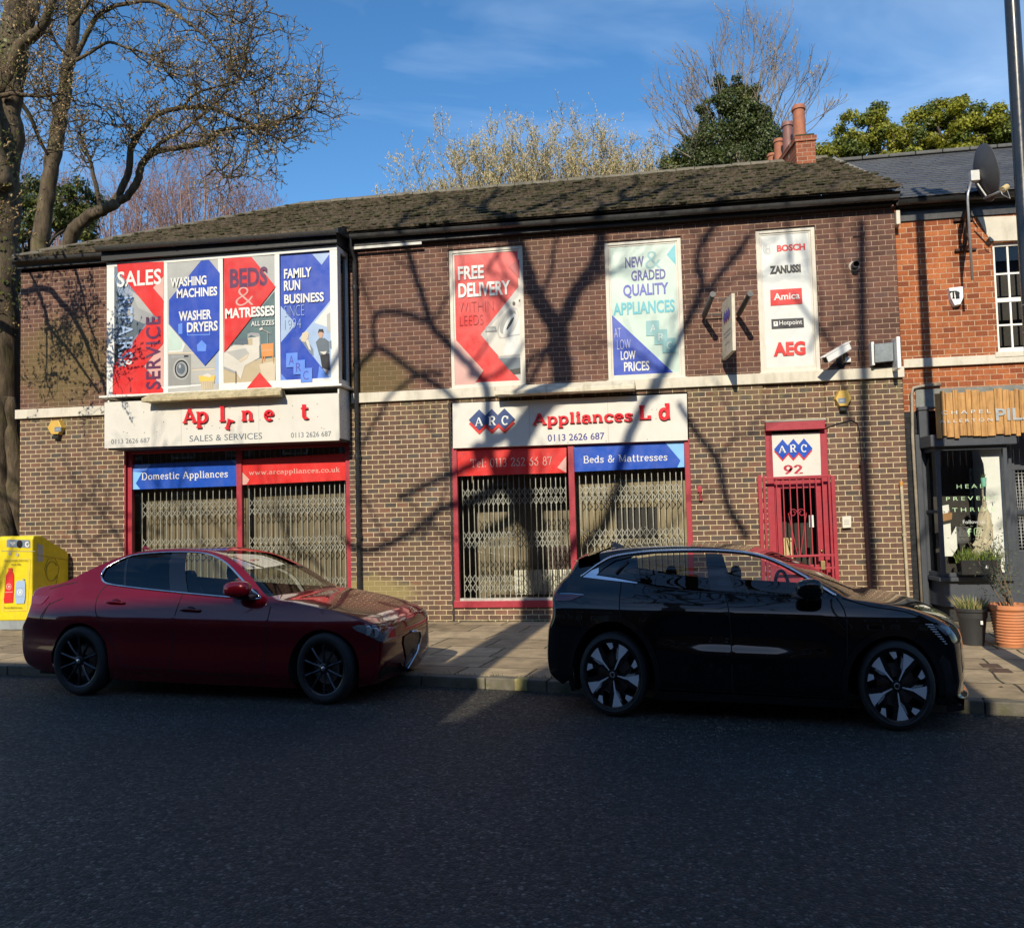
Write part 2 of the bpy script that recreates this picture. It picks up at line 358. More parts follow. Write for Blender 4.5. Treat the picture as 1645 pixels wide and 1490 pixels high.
# ================================================================== setting
def asphalt():
    m, t = newmat('asphalt', 0.75, col=(0.05, 0.05, 0.05))
    p = t.pos(); xs = t.xyz(p); v = t.comb(xs[0], xs[1], 0.0)
    vo = t.new('ShaderNodeTexVoronoi'); vo.inputs['Scale'].default_value = 46; vo.inputs['Randomness'].default_value = 0.95; t.link(v, vo.inputs['Vector'])
    ve = t.new('ShaderNodeTexVoronoi'); ve.feature = 'DISTANCE_TO_EDGE'; ve.inputs['Scale'].default_value = 46; ve.inputs['Randomness'].default_value = 0.95; t.link(v, ve.inputs['Vector'])
    h = t.xyz(vo.outputs['Color'])
    stone = t.ramp(h[0], [(0.0, (0.018, 0.0185, 0.019)), (0.5, (0.040, 0.0405, 0.041)), (0.85, (0.078, 0.077, 0.075)), (1.0, (0.16, 0.155, 0.145))])
    gap = t.ramp(ve.outputs['Distance'], [(0.0, 0.08), (0.22, 1.0)])
    c = t.mix(1.0, stone, gap, 'MULTIPLY')
    big = t.noise(0.55, 6, 0.62, v); c = t.mix(1.0, c, t.ramp(big.outputs[0], [(0.3, 0.72), (0.7, 1.22)]), 'MULTIPLY')
    # worn, polished wheel track and oily band along the parked cars
    tr = t.noise(2.2, 5, 0.7, t.comb(t.math('MULTIPLY', xs[0], 0.35), t.math('MULTIPLY', xs[1], 1.4), 0.0))
    c = t.mix(t.math('MULTIPLY', t.ramp(tr.outputs[0], [(0.5, 0.0), (0.72, 1.0)]), 0.5), c, (0.020, 0.020, 0.022))
    # the strip along the kerb is an older, browner surface, closed by a tarred seam
    ca, sa = math.cos(KA), math.sin(KA); bb = t.math('SUBTRACT', t.math('MULTIPLY', xs[1], ca), t.math('MULTIPLY', xs[0], sa)); wv = t.noise(.8, 4, .6, v); bb = t.math('ADD', bb, t.math('MULTIPLY', t.math('SUBTRACT', wv.outputs[0], .5), .22))
    mr = t.new('ShaderNodeMapRange'); mr.inputs['From Min'].default_value = -5.75; mr.inputs['From Max'].default_value = -5.68; t.link(bb, mr.inputs['Value'])
    c = t.mix(t.math('MULTIPLY', mr.outputs[0], .55), c, t.mix(1.0, c, (1.9, 1.7, 1.35), 'MULTIPLY'))
    for b0, wd in ((-5.72, .022), (-6.5, .012)):
        sm = t.math('ABSOLUTE', t.math('SUBTRACT', bb, b0)); bk = t.noise(3.0, 3, .6, v); f = t.math('MULTIPLY', t.ramp(sm, [(0.0, 1.0), (wd, 0.0)]), t.ramp(bk.outputs[0], [(.38, 0), (.5, 1)])); c = t.mix(t.math('MULTIPLY', f, .85), c, (.010, .010, .011))
    vc = t.new('ShaderNodeTexVoronoi'); vc.feature = 'DISTANCE_TO_EDGE'; vc.inputs['Scale'].default_value = .55; wn2 = t.noise(2.5, 4, .7, v); t.link(t.mix(.12, v, wn2.outputs['Color']), vc.inputs['Vector']); ck = t.noise(.5, 2, .5, v)
    c = t.mix(t.math('MULTIPLY', t.math('MULTIPLY', t.ramp(vc.outputs['Distance'], [(0, 1), (.010, 0)]), t.ramp(ck.outputs[0], [(.5, 0), (.62, 1)])), .7), c, (.012, .012, .013))
    sp = t.noise(320, 1, 0.5, v); c = t.mix(t.ramp(sp.outputs[0], [(0.77, 0.0), (0.8, 0.5)]), c, (0.20, 0.195, 0.18))
    t.link(c, t.b.inputs['Base Color'])
    hh = t.math('ADD', t.ramp(ve.outputs['Distance'], [(0.0, 0.0), (0.22, 0.7), (0.6, 1.0)]), t.math('MULTIPLY', h[1], 0.5))
    t.bump(hh, 0.95, 0.010)
    t.link(t.ramp(h[2], [(0.0, 0.55), (1.0, 0.85)]), t.b.inputs['Roughness'])
    return m
KERB = [(-60, 2.6), (-30, -1.0), (-16, -2.75), (-7.33, -3.86), (-5.0, -4.03), (-2.39, -4.26), (-1.72, -4.37), (-1.1, -4.5), (0.5, -4.78), (2.5, -5.18), (5, -5.65), (12, -7.1), (30, -11.0), (60, -18)]
def kerb_y(x):
    for (a, b), (c, d) in zip(KERB, KERB[1:]):
        if a <= x <= c: return b + (d - b) * (x - a) / (c - a)
    return KERB[-1][1]
KA = math.atan2(-5.18 + 3.86, 2.5 + 7.33)
PZ = 0.09
def flags():
    m, t = newmat('flagstone', 0.8)
    xs = t.xyz(t.pos()); ca, sa = math.cos(KA), math.sin(KA)
    a = t.math('ADD', t.math('MULTIPLY', xs[0], ca), t.math('MULTIPLY', xs[1], sa)); b = t.math('SUBTRACT', t.math('MULTIPLY', xs[1], ca), t.math('MULTIPLY', xs[0], sa))
    w = t.noise(1.3, 3, 0.5); wv = t.comb(t.math('ADD', a, t.math('MULTIPLY', w.outputs[0], 0.10)), t.math('ADD', b, t.math('MULTIPLY', w.outputs[0], 0.10)), 0.0)
    br = t.new('ShaderNodeTexBrick'); br.offset = 0.37; br.squash = 1.35; br.squash_frequency = 3
    for k, q in (('Scale', 1.0), ('Mortar Size', 0.013), ('Mortar Smooth', 0.3), ('Brick Width', 0.72), ('Row Height', 0.66)): br.inputs[k].default_value = q
    br.inputs['Color1'].default_value = (0, 0, 0, 1); br.inputs['Color2'].default_value = (1, 1, 1, 1); br.inputs['Mortar'].default_value = (0.5, 0.5, 0.5, 1)
    t.link(wv, br.inputs['Vector'])
    c = t.ramp(br.outputs['Color'], [(0.0, (0.28, 0.21, 0.125)), (0.5, (0.38, 0.29, 0.175)), (1.0, (0.44, 0.34, 0.21))])
    n = t.noise(5.0, 7, 0.65); c = t.mix(1.0, c, t.ramp(n.outputs[0], [(0.3, 0.62), (0.7, 1.2)]), 'MULTIPLY')
    st = t.noise(0.9, 6, 0.7); c = t.mix(t.ramp(st.outputs[0], [(0.5, 0.0), (0.72, 0.65)]), c, (0.085, 0.075, 0.055))
    mo = t.noise(14, 4, 0.6); jc = t.mix(t.ramp(mo.outputs[0], [(0.45, 0.0), (0.6, 1.0)]), (0.035, 0.03, 0.024), (0.05, 0.06, 0.022))
    c = t.mix(br.outputs['Fac'], c, jc); t.link(c, t.b.inputs['Base Color'])
    h = t.math('ADD', t.math('MULTIPLY', t.math('SUBTRACT', 1.0, br.outputs['Fac']), 1.0), t.math('MULTIPLY', t.noise(22, 5).outputs[0], 0.35))
    t.bump(h, 0.7, 0.012)
    return m
def grassy():
    m, t = newmat('rough_ground', 0.9); n = t.noise(2.0, 6)
    t.link(t.ramp(n.outputs[0], [(0.3, (0.035, 0.045, 0.015)), (0.6, (0.07, 0.08, 0.03)), (0.8, (0.11, 0.085, 0.05))]), t.b.inputs['Base Color']); return m
mb = MB(); mb.quad((-500, -500, 0), (500, -500, 0), (500, 500, 0), (-500, 500, 0))
tag(mb.build('road', asphalt()), kind='structure')
# pavement: a sheet with its own thickness from the kerb to the wall foot
mb = MB(); top = []
for x, y in KERB: top.append((x, y + 0.13))
rows = [[(x, y, 0.105) for x, y in top], [(x, y + (0.25 - y) * 0.5, 0.097) for x, y in top], [(x, 0.35 if x > -40 else 3.5, PZ) for x, y in top]]
mb.grid(rows); mb.grid([[(x, y, 0.0) for x, y in top], rows[0]])
tag(mb.build('pavement', flags(), fix=False), kind='structure')
# the kerb: worn stones end to end
kerb_m, t = newmat('kerb_stone', 0.8)
n = t.noise(4, 7, 0.7); c = t.ramp(n.outputs[0], [(0.3, (0.075, 0.065, 0.05)), (0.7, (0.185, 0.165, 0.125))])
g = t.noise(9, 5); zz = t.xyz(t.pos())[2]
c = t.mix(t.math('MULTIPLY', t.ramp(g.outputs[0], [(0.45, 0.0), (0.65, 0.8)]), t.ramp(zz, [(0.0, 1.0), (0.1, 0.15)])), c, (0.07, 0.075, 0.022)); t.link(c, t.b.inputs['Base Color'])
t.bump(t.noise(26, 5).outputs[0], 0.5, 0.01)
mb = MB()
for (a, b), (c2, d) in zip(KERB, KERB[1:]):
    L = math.hypot(c2 - a, d - b); k = max(1, int(L / 0.85)); an = math.atan2(d - b, c2 - a)
    for i in range(k):
        s0, s1 = i / k, (i + 1) / k; x0, y0 = a + (c2 - a) * s0, b + (d - b) * s0; l = L / k - 0.008
        T = Matrix.Translation((x0, y0, 0)) @ Matrix.Rotation(an + rnd.uniform(-.004, .004), 4, 'Z')
        mb.box(0, l, rnd.uniform(-.004, .004), 0.135, -0.02, 0.108 + rnd.uniform(-.006, .004), T)
tag(mb.build('kerb', kerb_m, bevel=0.012), kind='structure')
mb = MB(); p = onZ(834, 1096, 0.105); T = Matrix.Translation((p.x - .07, kerb_y(p.x) - .004, 0)) @ Matrix.Rotation(KA, 4, 'Z')
mb.box(0, 0.13, 0, .105, 0.0, 0.113, T)
tag(mb.build('kerb_marker', M('old_yellow_paint', (0.36, 0.31, 0.12), 0.8, vary=.4, scale=18), bevel=0.01), 'chipped yellow painted block in the kerb between the two parked cars', 'kerb marker')
# yard and gardens behind the terrace
mb = MB(); mb.quad((-60, 0.6, 0.05), (60, 0.6, 0.05), (60, 90, 0.05), (-60, 90, 0.05))
tag(mb.build('back_garden', grassy()), kind='structure')

# odds and ends on the paving
for u0, v0, u1, v1, lab in ((1580, 1066, 1600, 1072, 'rusty iron cover plate in the paving, the one nearer the pots'), (1596, 1074, 1622, 1080, 'rusty iron cover plate in the paving, the one nearer the kerb')):
    a, b = onZ(u0, v1, .1), onZ(u1, v0, .1); T = Matrix.Translation((a.x, a.y, .093)) @ Matrix.Rotation(KA, 4, 'Z'); mb = MB(); mb.box(0, .17, 0, .22, 0, .012, T)
    tag(mb.build('cover_plate', M('rusty_plate', (.10, .06, .04), .8, vary=.4, scale=25, bump=.5), bevel=.004), lab, 'cover plate')
r4 = random.Random(8); mb = MB()
for k in range(420):
    x = r4.uniform(-10, 6); y = kerb_y(x) - abs(r4.gauss(0, .12)) if r4.random() < .45 else r4.uniform(kerb_y(x) + .2, -.03) if r4.random() < .5 else -abs(r4.gauss(0, .12)); z = .004 if y < kerb_y(x) else .108; s = r4.uniform(.008, .024); a = r4.uniform(0, 6.28); c, d = math.cos(a) * s, math.sin(a) * s; h = r4.uniform(.002, .012); mb.add([(x + c, y + d, z), (x - d * .6, y + c * .6, z + h), (x - c, y - d, z + .001), (x + d * .6, y - c * .6, z + h * .6)], [(0, 1, 2, 3)])
tag(mb.build('leaf_litter', M('dead_leaf', (.13, .085, .04), .9, vary=.5, scale=40), fix=False), kind='stuff')
mb = MB()
for k in range(700):
    x = r4.choice([r4.gauss(-4.3, .5), r4.gauss(-2.2, .8), r4.uniform(-9.5, 3.3), r4.gauss(-1.2, .3)]); y = -abs(r4.gauss(0, .025)) - .003 if r4.random() < .7 else kerb_y(x) + .135 + r4.uniform(0, .02); z = .093; h = r4.uniform(.015, .06); s = .004; d = r4.uniform(-.02, .02); mb.add([(x - s, y, z), (x + s, y, z), (x + d, y - .012, z + h)], [(0, 1, 2)])
tag(mb.build('wall_foot_weeds', M('weed_green', (.10, .12, .035), .8, vary=.4, scale=20), fix=False), kind='stuff')
# ================================================================== the brick shop
def brick_mat(name, ramp, mortar, bw=0.185, rh=0.0735, ms=0.011, stain=None, axis='X', moss=0.35, off=(0.0, 0.0), soot=0.0, pits=0.0):
    m, t = newmat(name, 0.82, spec=0.3)
    xs = t.xyz(t.pos()); a = t.math('ADD', xs[0] if axis == 'X' else xs[1], off[0]); z = t.math('ADD', xs[2], off[1])
    w = t.noise(7.0, 3); wob = t.math('MULTIPLY', t.math('SUBTRACT', w.outputs[0], 0.5), 0.007)
    v = t.comb(t.math('ADD', a, wob), t.math('ADD', z, wob), 0.0)
    br = t.new('ShaderNodeTexBrick'); br.offset = 0.5
    for k, q in (('Scale', 1.0), ('Mortar Size', ms * 0.5), ('Mortar Smooth', 0.12), ('Brick Width', bw), ('Row Height', rh), ('Bias', 0.0)): br.inputs[k].default_value = q
    br.inputs['Color1'].default_value = (0, 0, 0, 1); br.inputs['Color2'].default_value = (1, 1, 1, 1); br.inputs['Mortar'].default_value = (0.5, 0.5, 0.5, 1)
    t.link(v, br.inputs['Vector'])
    c = t.ramp(br.outputs['Color'], ramp)
    n = t.noise(38, 5, 0.65); c = t.mix(1.0, c, t.ramp(n.outputs[0], [(0.3, 0.78), (0.7, 1.16)]), 'MULTIPLY')
    n2 = t.noise(1.1, 5, 0.6); c = t.mix(1.0, c, t.ramp(n2.outputs[0], [(0.3, 0.86), (0.7, 1.1)]), 'MULTIPLY')
    sv = t.noise(1.0, 6, .65, t.comb(t.math('MULTIPLY', xs[0], 5.0), t.math('MULTIPLY', xs[1], 5.0), t.math('MULTIPLY', xs[2], .7))); c = t.mix(1.0, c, t.ramp(sv.outputs[0], [(.32, .80), (.55, 1.0), (.75, 1.08)]), 'MULTIPLY')
    if pits > 0:
        pn = t.noise(60, 3, 0.6); c = t.mix(t.math('MULTIPLY', t.ramp(pn.outputs[0], [(0.6, 0.0), (0.66, 1.0)]), pits), c, (0.05, 0.02, 0.012))
    mn = t.noise(24, 4); mc = t.mix(1.0, tuple(mortar), t.ramp(mn.outputs[0], [(0.3, 0.75), (0.7, 1.12)]), 'MULTIPLY')
    c = t.mix(br.outputs['Fac'], c, mc)
    if moss > 0:        # green-yellow algae in drifts
        g = t.noise(0.75, 6, 0.62); c = t.mix(t.math('MULTIPLY', t.ramp(g.outputs[0], [(0.54, 0.0), (0.72, 1.0)]), moss), c, (0.12, 0.10, 0.032))
    if stain: c = stain(t, xs, c)
    t.link(c, t.b.inputs['Base Color'])
    h = t.math('ADD', t.math('SUBTRACT', 1.0, br.outputs['Fac']), t.math('MULTIPLY', t.noise(55, 4).outputs[0], 0.3)); t.bump(h, 0.75, 0.008)
    return m
def blot(t, xs, cx, cz, rx, rz, rag=0.5):
    dx = t.math('DIVIDE', t.math('SUBTRACT', xs[0], cx), rx); dz = t.math('DIVIDE', t.math('SUBTRACT', xs[2], cz), rz)
    d = t.math('SQRT', t.math('ADD', t.math('MULTIPLY', dx, dx), t.math('MULTIPLY', dz, dz)))
    n = t.noise(4.5, 5, 0.7); d = t.math('ADD', d, t.math('MULTIPLY', t.math('SUBTRACT', n.outputs[0], 0.5), rag * 2))
    return t.ramp(d, [(0.55, 1.0), (1.15, 0.0)])
def upper_stain(t, xs, c):
    c = t.mix(t.math('MULTIPLY', blot(t, xs, -4.25, 3.75, 0.75, 0.5), 0.55), c, (0.13, 0.105, 0.035))
    c = t.mix(t.math('MULTIPLY', blot(t, xs, -9.55, 4.3, 1.0, 0.9), 0.62), c, (0.135, 0.105, 0.035))
    return c
def lower_stain(t, xs, c):
    c = t.mix(t.math('MULTIPLY', blot(t, xs, -4.5, 0.5, 1.0, 0.34), 0.75), c, (0.27, 0.22, 0.09))
    s = t.noise(1.0, 6, 0.7, t.comb(t.math('MULTIPLY', xs[0], 14.0), xs[1], t.math('MULTIPLY', xs[2], 1.0)))
    f = t.math('MULTIPLY', t.ramp(s.outputs[0], [(0.5, 0.0), (0.62, 1.0)]), t.ramp(xs[2], [(3.12 / 6, 0.0), (3.4 / 6, 1.0)])) if False else None
    top = t.new('ShaderNodeMapRange'); top.inputs['From Min'].default_value = 3.0; top.inputs['From Max'].default_value = 3.42; t.link(xs[2], top.inputs['Value'])
    k = t.math('MULTIPLY', t.ramp(s.outputs[0], [(0.48, 0.0), (0.62, 1.0)]), top.outputs[0])
    c = t.mix(t.math('MULTIPLY', k, 0.7), c, (0.19, 0.165, 0.075))
    return c
UP = [(0.0, (0.095, 0.047, 0.037)), (0.45, (0.125, 0.060, 0.046)), (0.8, (0.155, 0.072, 0.052)), (1.0, (0.11, 0.062, 0.056))]
LO = [(0.0, (0.072, 0.06, 0.053)), (0.12, (0.115, 0.074, 0.056)), (0.55, (0.125, 0.072, 0.052)), (0.85, (0.155, 0.09, 0.066)), (0.93, (0.19, 0.095, 0.062)), (1.0, (0.085, 0.076, 0.068))]
BR_UP = brick_mat('brown_brick', UP, (0.40, 0.29, 0.20), ms=0.008, stain=upper_stain, moss=0.15)
BR_LO = brick_mat('brown_brick_wide_joint', LO, (0.56, 0.45, 0.28), ms=0.0115, stain=lower_stain, moss=0.18, off=(0.04, 0.03))
BR_SIDE = brick_mat('brown_brick_return', UP, (0.36, 0.27, 0.19), ms=0.009, axis='Y', moss=0.2)
PLASTER = M('painted_band', (0.58, 0.54, 0.45), 0.7, vary=0.12, scale=5, dirt=0.55, bump=0.15, dcol=(0.22, 0.19, 0.12))
OFFW = M('off_white_frame', (0.58, 0.55, 0.48), 0.5, vary=0.1, dirt=0.35, dcol=(0.3, 0.26, 0.2))
UPVC = M('white_upvc', (0.70, 0.69, 0.65), 0.3, vary=0.04, dirt=0.12, dcol=(0.45, 0.42, 0.36))
REDF = M('red_paint', (0.32, 0.022, 0.038), 0.45, vary=0.14, dirt=0.25, dcol=(0.22, 0.03, 0.035))
REDD = M('dark_red_board', (0.22, 0.012, 0.018), 0.5, vary=0.15)
BLKP = M('black_plastic', (0.022, 0.022, 0.023), 0.3, vary=0.2, dirt=0.3, dcol=(0.05, 0.05, 0.045))
BLKW = M('black_board', (0.014, 0.014, 0.015), 0.55, vary=0.25)
GLASS = glass_mat('window_glass', (0.94, 0.96, 0.95), 1.0)
SHOP = thing('shop_building', 'brown brick two storey corner shop with mossy tiled roof and two shopfronts', 'building')
XL, XR = -10.32, 3.37
RXR_ = 3.3
ZE = 5.86                                               # wall head
def wall(name, mat, x0, x1, z0, z1, holes, y=0.0, depth=0.12, parent=SHOP, rev=None):
    """a wall face with rectangular openings and their reveals"""
    mb = MB(); X = sorted({x0, x1, *[h[0] for h in holes], *[h[1] for h in holes]}); Z = sorted({z0, z1, *[h[2] for h in holes], *[h[3] for h in holes]})
    X = [q for q in X if x0 <= q <= x1]; Z = [q for q in Z if z0 <= q <= z1]
    for a, b in zip(X, X[1:]):
        for c, d in zip(Z, Z[1:]):
            mx_, mz_ = (a + b) / 2, (c + d) / 2
            if any(h[0] < mx_ < h[1] and h[2] < mz_ < h[3] for h in holes): continue
            mb.quad((a, y, c), (b, y, c), (b, y, d), (a, y, d))
    for h in holes:
        dd = h[4] if len(h) > 4 else depth; a, b, c, d = h[:4]
        mb.quad((a, y, c), (a, y + dd, c), (a, y + dd, d), (a, y, d)); mb.quad((b, y, d), (b, y + dd, d), (b, y + dd, c), (b, y, c))
        mb.quad((a, y, d), (a, y + dd, d), (b, y + dd, d), (b, y, d)); mb.quad((a, y, c), (b, y, c), (b, y + dd, c), (a, y + dd, c))
    return mb.build(name, mat, parent, fix=False)
WA = (-3.04, -1.90, 3.575, 5.70); WB = (-0.68, 0.43, 3.575, 5.64); WC = (1.485, 2.30, 3.58, 5.65)
SR = (-3.05, 0.45, 0.30, 2.68); SLF = (-8.40, -4.66, 0.30, 3.0); DR = (1.50, 2.34, 0.10, 2.80)
wall('upper_wall', BR_UP, XL, XR, 3.5, ZE, [WA, WB, WC, (-8.43, -4.62, 2.7, 5.8, 0.02)])
wall('lower_wall', BR_LO, XL, XR, 0.0, 3.5, [SR, SLF, DR, (1.50, 2.34, 2.80, 3.42, 0.03), (-3.05, 0.45, 2.68, 3.36, .05)])
mb = MB(); mb.quad((1.50, 0.03, 2.80), (2.34, 0.03, 2.80), (2.34, 0.03, 3.42), (1.50, 0.03, 3.42)); mb.build('brick_infill', BR_LO, SHOP, fix=False)
mb = MB()
mb.quad((XR, 0, 0), (XR, 8.5, 0), (XR, 8.5, 6), (XR, 0, 6)); mb.quad((XL, 8.5, 0), (XL, 0, 0), (XL, 0, 6), (XL, 8.5, 6)); mb.quad((XR, 8.5, 0), (XL, 8.5, 0), (XL, 8.5, 6), (XR, 8.5, 6))
mb.add([(XR, -.1, 5.8), (XR, 8.5, 5.8), (RXR_, 4.0, 8.08)], [(0, 1, 2)])
mb.build('side_wall', BR_SIDE, SHOP, fix=False)
# painted band between the storeys
for q in ((XL - .06, -8.44), (-4.60, -2.36), (-2.357, -.363), (-.36, XR + .02)): MB().box(q[0], q[1], -.05, .01, 3.42, 3.57).build('painted_band', PLASTER, SHOP, bevel=0.006)
# window frames (poster windows upstairs)
for (a, b, c, d) in (WA, WB, WC):
    mb = MB(); w = .055; y0, y1 = .03, .10
    mb.box(a, a + w, y0, y1, c, d); mb.box(b - w, b, y0, y1, c, d); mb.box(a + w, b - w, y0, y1, d - w, d); mb.box(a + w, b - w, y0, y1, c, c + w)
    w2 = .082; mb.box(a + w, a + w2, y0 + .015, y1, c + w, d - w); mb.box(b - w2, b - w, y0 + .015, y1, c + w, d - w); mb.box(a + w2, b - w2, y0 + .015, y1, d - w2, d - w); mb.box(a + w2, b - w2, y0 + .015, y1, c + w, c + w2)
    f = mb.build('window_frame', OFFW, SHOP, bevel=0.004)
    mb = MB(); mb.box(a - .02, b + .02, -.035, .05, c - .022, c + .004); mb.build('sill', OFFW, f, bevel=0.004)
# shopfront frames, glass and what can be seen behind it
def shopfront(a, b, c, d, mull, y0, y1, sill, gy, hdr, label):
    mb = MB(); w = .075
    mb.box(a, a + w, y0, y1, c, d); mb.box(b - w, b, y0, y1, c, d); mb.box(mull - .045, mull + .045, y0 + .006, y1, c + sill, d - hdr)
    mb.box(a + w, b - w, y0 + .003, y1, d - hdr, d); fr = mb.build('shop_window_frame', REDF, SHOP, bevel=0.005)
    mb = MB(); mb.box(a - .01, b + .01, y0 - .03, y1, c, c + sill); mb.build('sill', REDF, fr, bevel=0.006)
    mb = MB(); mb.box(a + w, b - w, y0 + .01, y1 - .01, c + sill, c + sill + .035); mb.build('bead', M('aluminium_dull', (0.52, 0.5, 0.46), 0.4, 0.5, vary=.2), fr)
    for p, q in ((a + w, mull - .045), (mull + .045, b - w)):
        mb = MB(); mb.quad((p, gy, c + sill), (q, gy, c + sill), (q, gy, d - hdr), (p, gy, d - hdr)); mb.build('pane', GLASS, fr, fix=False)
    return fr
shopfront(SR[0], SR[1], SR[2], 2.68, -1.26, .0, .09, .10, .05, .03, 'right')
shopfront(SLF[0], SLF[1], SLF[2], 2.95, -6.49, .02, .11, .10, .07, .18, 'left')
mb = MB(); mb.box(SLF[0] - .02, SLF[0] + .0, -.03, .11, .2, 2.86); mb.build('window_jamb', REDF, SHOP)
# inside the shop
TAN = M('tan_board', (0.165, 0.13, 0.08), 0.75, vary=0.1, scale=2.5)
TAND = M('tan_plaster', (0.27, 0.215, 0.13), 0.75, vary=0.15, scale=2.5)
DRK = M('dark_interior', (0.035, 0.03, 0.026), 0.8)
mb = MB(); y = 1.1
mb.quad((SLF[0] - .3, .38, .0), (SLF[1] + .05, .38, .0), (SLF[1] + .05, .38, 3.3), (SLF[0] - .3, .38, 3.3))
mb.quad((SLF[0] - .1, .12, .0), (SLF[0] - .1, .38, .0), (SLF[0] - .1, .38, 3.3), (SLF[0] - .1, .12, 3.3)); mb.quad((SLF[1] + .05, .38, .0), (SLF[1] + .05, .12, .0), (SLF[1] + .05, .12, 3.3), (SLF[1] + .05, .38, 3.3))
mb.quad((SLF[0] - .3, .12, .36), (SLF[1] + .1, .12, .36), (SLF[1] + .1, .38, .36), (SLF[0] - .3, .38, .36)); mb.quad((SLF[0] - .3, .12, 3.0), (SLF[1] + .1, .12, 3.0), (SLF[1] + .1, .38, 3.0), (SLF[0] - .3, .38, 3.0))
mb.build('window_backing', TAN, SHOP, fix=False)
mb = MB(); x0, x1 = -3.3, 1.2
mb.quad((x0, 4.4, .1), (x1, 4.4, .1), (x1, 4.4, 3.2), (x0, 4.4, 3.2)); mb.quad((x0, .12, .1), (x0, 4.4, .1), (x0, 4.4, 3.2), (x0, .12, 3.2)); mb.quad((x1, 4.4, .1), (x1, .12, .1), (x1, .12, 3.2), (x1, 4.4, 3.2))
mb.quad((x0, .12, 2.95), (x1, .12, 2.95), (x1, 4.4, 2.95), (x0, 4.4, 2.95))
mb.quad((-1.25, .34, .1), (0.66, .34, .1), (0.66, .34, 2.94), (-1.25, .34, 2.94))                    # partition set just behind the right half
mb.build('shop_interior', TAND, SHOP, fix=False)
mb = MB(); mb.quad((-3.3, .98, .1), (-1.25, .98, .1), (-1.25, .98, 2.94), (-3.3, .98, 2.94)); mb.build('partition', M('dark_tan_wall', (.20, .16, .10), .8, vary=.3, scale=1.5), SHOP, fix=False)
mb = MB(); mb.quad((x0, .12, .12), (x1, .12, .12), (x1, 4.4, .12), (x0, 4.4, .12)); mb.build('shop_floor', M('brown_carpet', (.05, .04, .032), .9), SHOP, fix=False)
mb = MB(); mb.box(-1.75, -1.34, .7, .95, .1, 1.15); mb.build('cupboard', M('dark_wood', (.055, .026, .017), .5), SHOP, bevel=.01)
mb = MB(); mb.box(-.66, -.04, .325, .338, 1.27, 1.72); mb.box(-.40, -.07, .32, .335, 1.31, 1.68)
mb.build('interior_hatch', DRK, SHOP, fix=False)
mb = MB()
for k in range(13): mb.box(-2.25 + k * .075, -2.25 + k * .075 + .06, .62, .70, .42, .80)
mb.build('radiator', M('cream_enamel', (.72, .68, .56), .4), SHOP, bevel=.012)
mb = MB(); mb.box(-2.65, -1.25, .45, .95, .30, .40); mb.build('window_shelf', M('dark_wood', (.055, .026, .017), .5), SHOP)
# bay above the left shopfront
BX0, BX1, BY = -8.44, -4.64, -.45
mb = MB(); mb.box(BX0 + .01, BX1 - .01, BY + .03, .1, 2.815, 2.845); mb.build('bay_soffit', BLKW, SHOP)
mb = MB(); mb.quad((BX0 + .02, .015, 2.84), (BX1 - .02, .015, 2.84), (BX1 - .02, .015, 5.82), (BX0 + .02, .015, 5.82)); mb.build('bay_back', M('blind_white', (.6, .6, .57), .8), SHOP, fix=False)
def bay():
    z0, z1 = 3.66, 5.73; w = .075
    posts = [BX0 + .02, onY(266, 500, BY).x, onY(355, 500, BY).x, onY(446, 500, BY).x, BX1 - .05]
    mb = MB()
    mb.box(BX0, BX1, BY - .012, BY + .07, z0 - .005, z0 + .10); mb.box(BX0, BX1, BY - .012, BY + .07, z1 - .045, z1 + .03)
    mb.box(BX0, BX0 + .13, BY - .010, BY + .07, z0 + .10, z1 - .045); mb.box(BX1 - .12, BX1, BY - .010, BY + .07, z0 + .10, z1 - .045)
    for p in posts[1:4]: mb.box(p - .04, p + .04, BY - .010, BY + .07, z0 + .10, z1 - .045)
    fr = mb.build('bay_frame', UPVC, SHOP, bevel=0.006)
    mb = MB(); mb.box(BX0 - .10, BX1 + .06, BY - .06, .0, z0 - .035, z0 - .004); mb.build('sill', UPVC, fr, bevel=.006)
    # side lights
    for x, s in ((BX1, -1), (BX0, 1)):
        mb = MB(); a, b = (x - .06, x) if s < 0 else (x, x + .06)
        mb.box(a, b, BY + .072, BY + .13, z0, z1 + .03); mb.box(a, b, -.06, .0, z0, z1 + .03); mb.box(a, b, BY + .13, -.06, z0, z0 + .09); mb.box(a, b, BY + .13, -.06, z1 - .05, z1 + .03)
        mb.build('side_frame', UPVC, SHOP, bevel=.005)
        mb = MB(); xx = x - .03 if s < 0 else x + .03; mb.quad((xx, BY + .13, z0 + .09), (xx, -.06, z0 + .09), (xx, -.06, z1 - .05), (xx, BY + .13, z1 - .05)); mb.build('side_pane', M('dark_glass', (.012, .013, .016), .06, vary=.05), SHOP, fix=False)
    for q in ((BX1 - .03, BX1 - .004), (BX0 + .004, BX0 + .03)): MB().box(q[0], q[1], BY + .01, .0, 2.85, 3.61).build('bay_cheek', UPVC, SHOP, bevel=.004)
bay()
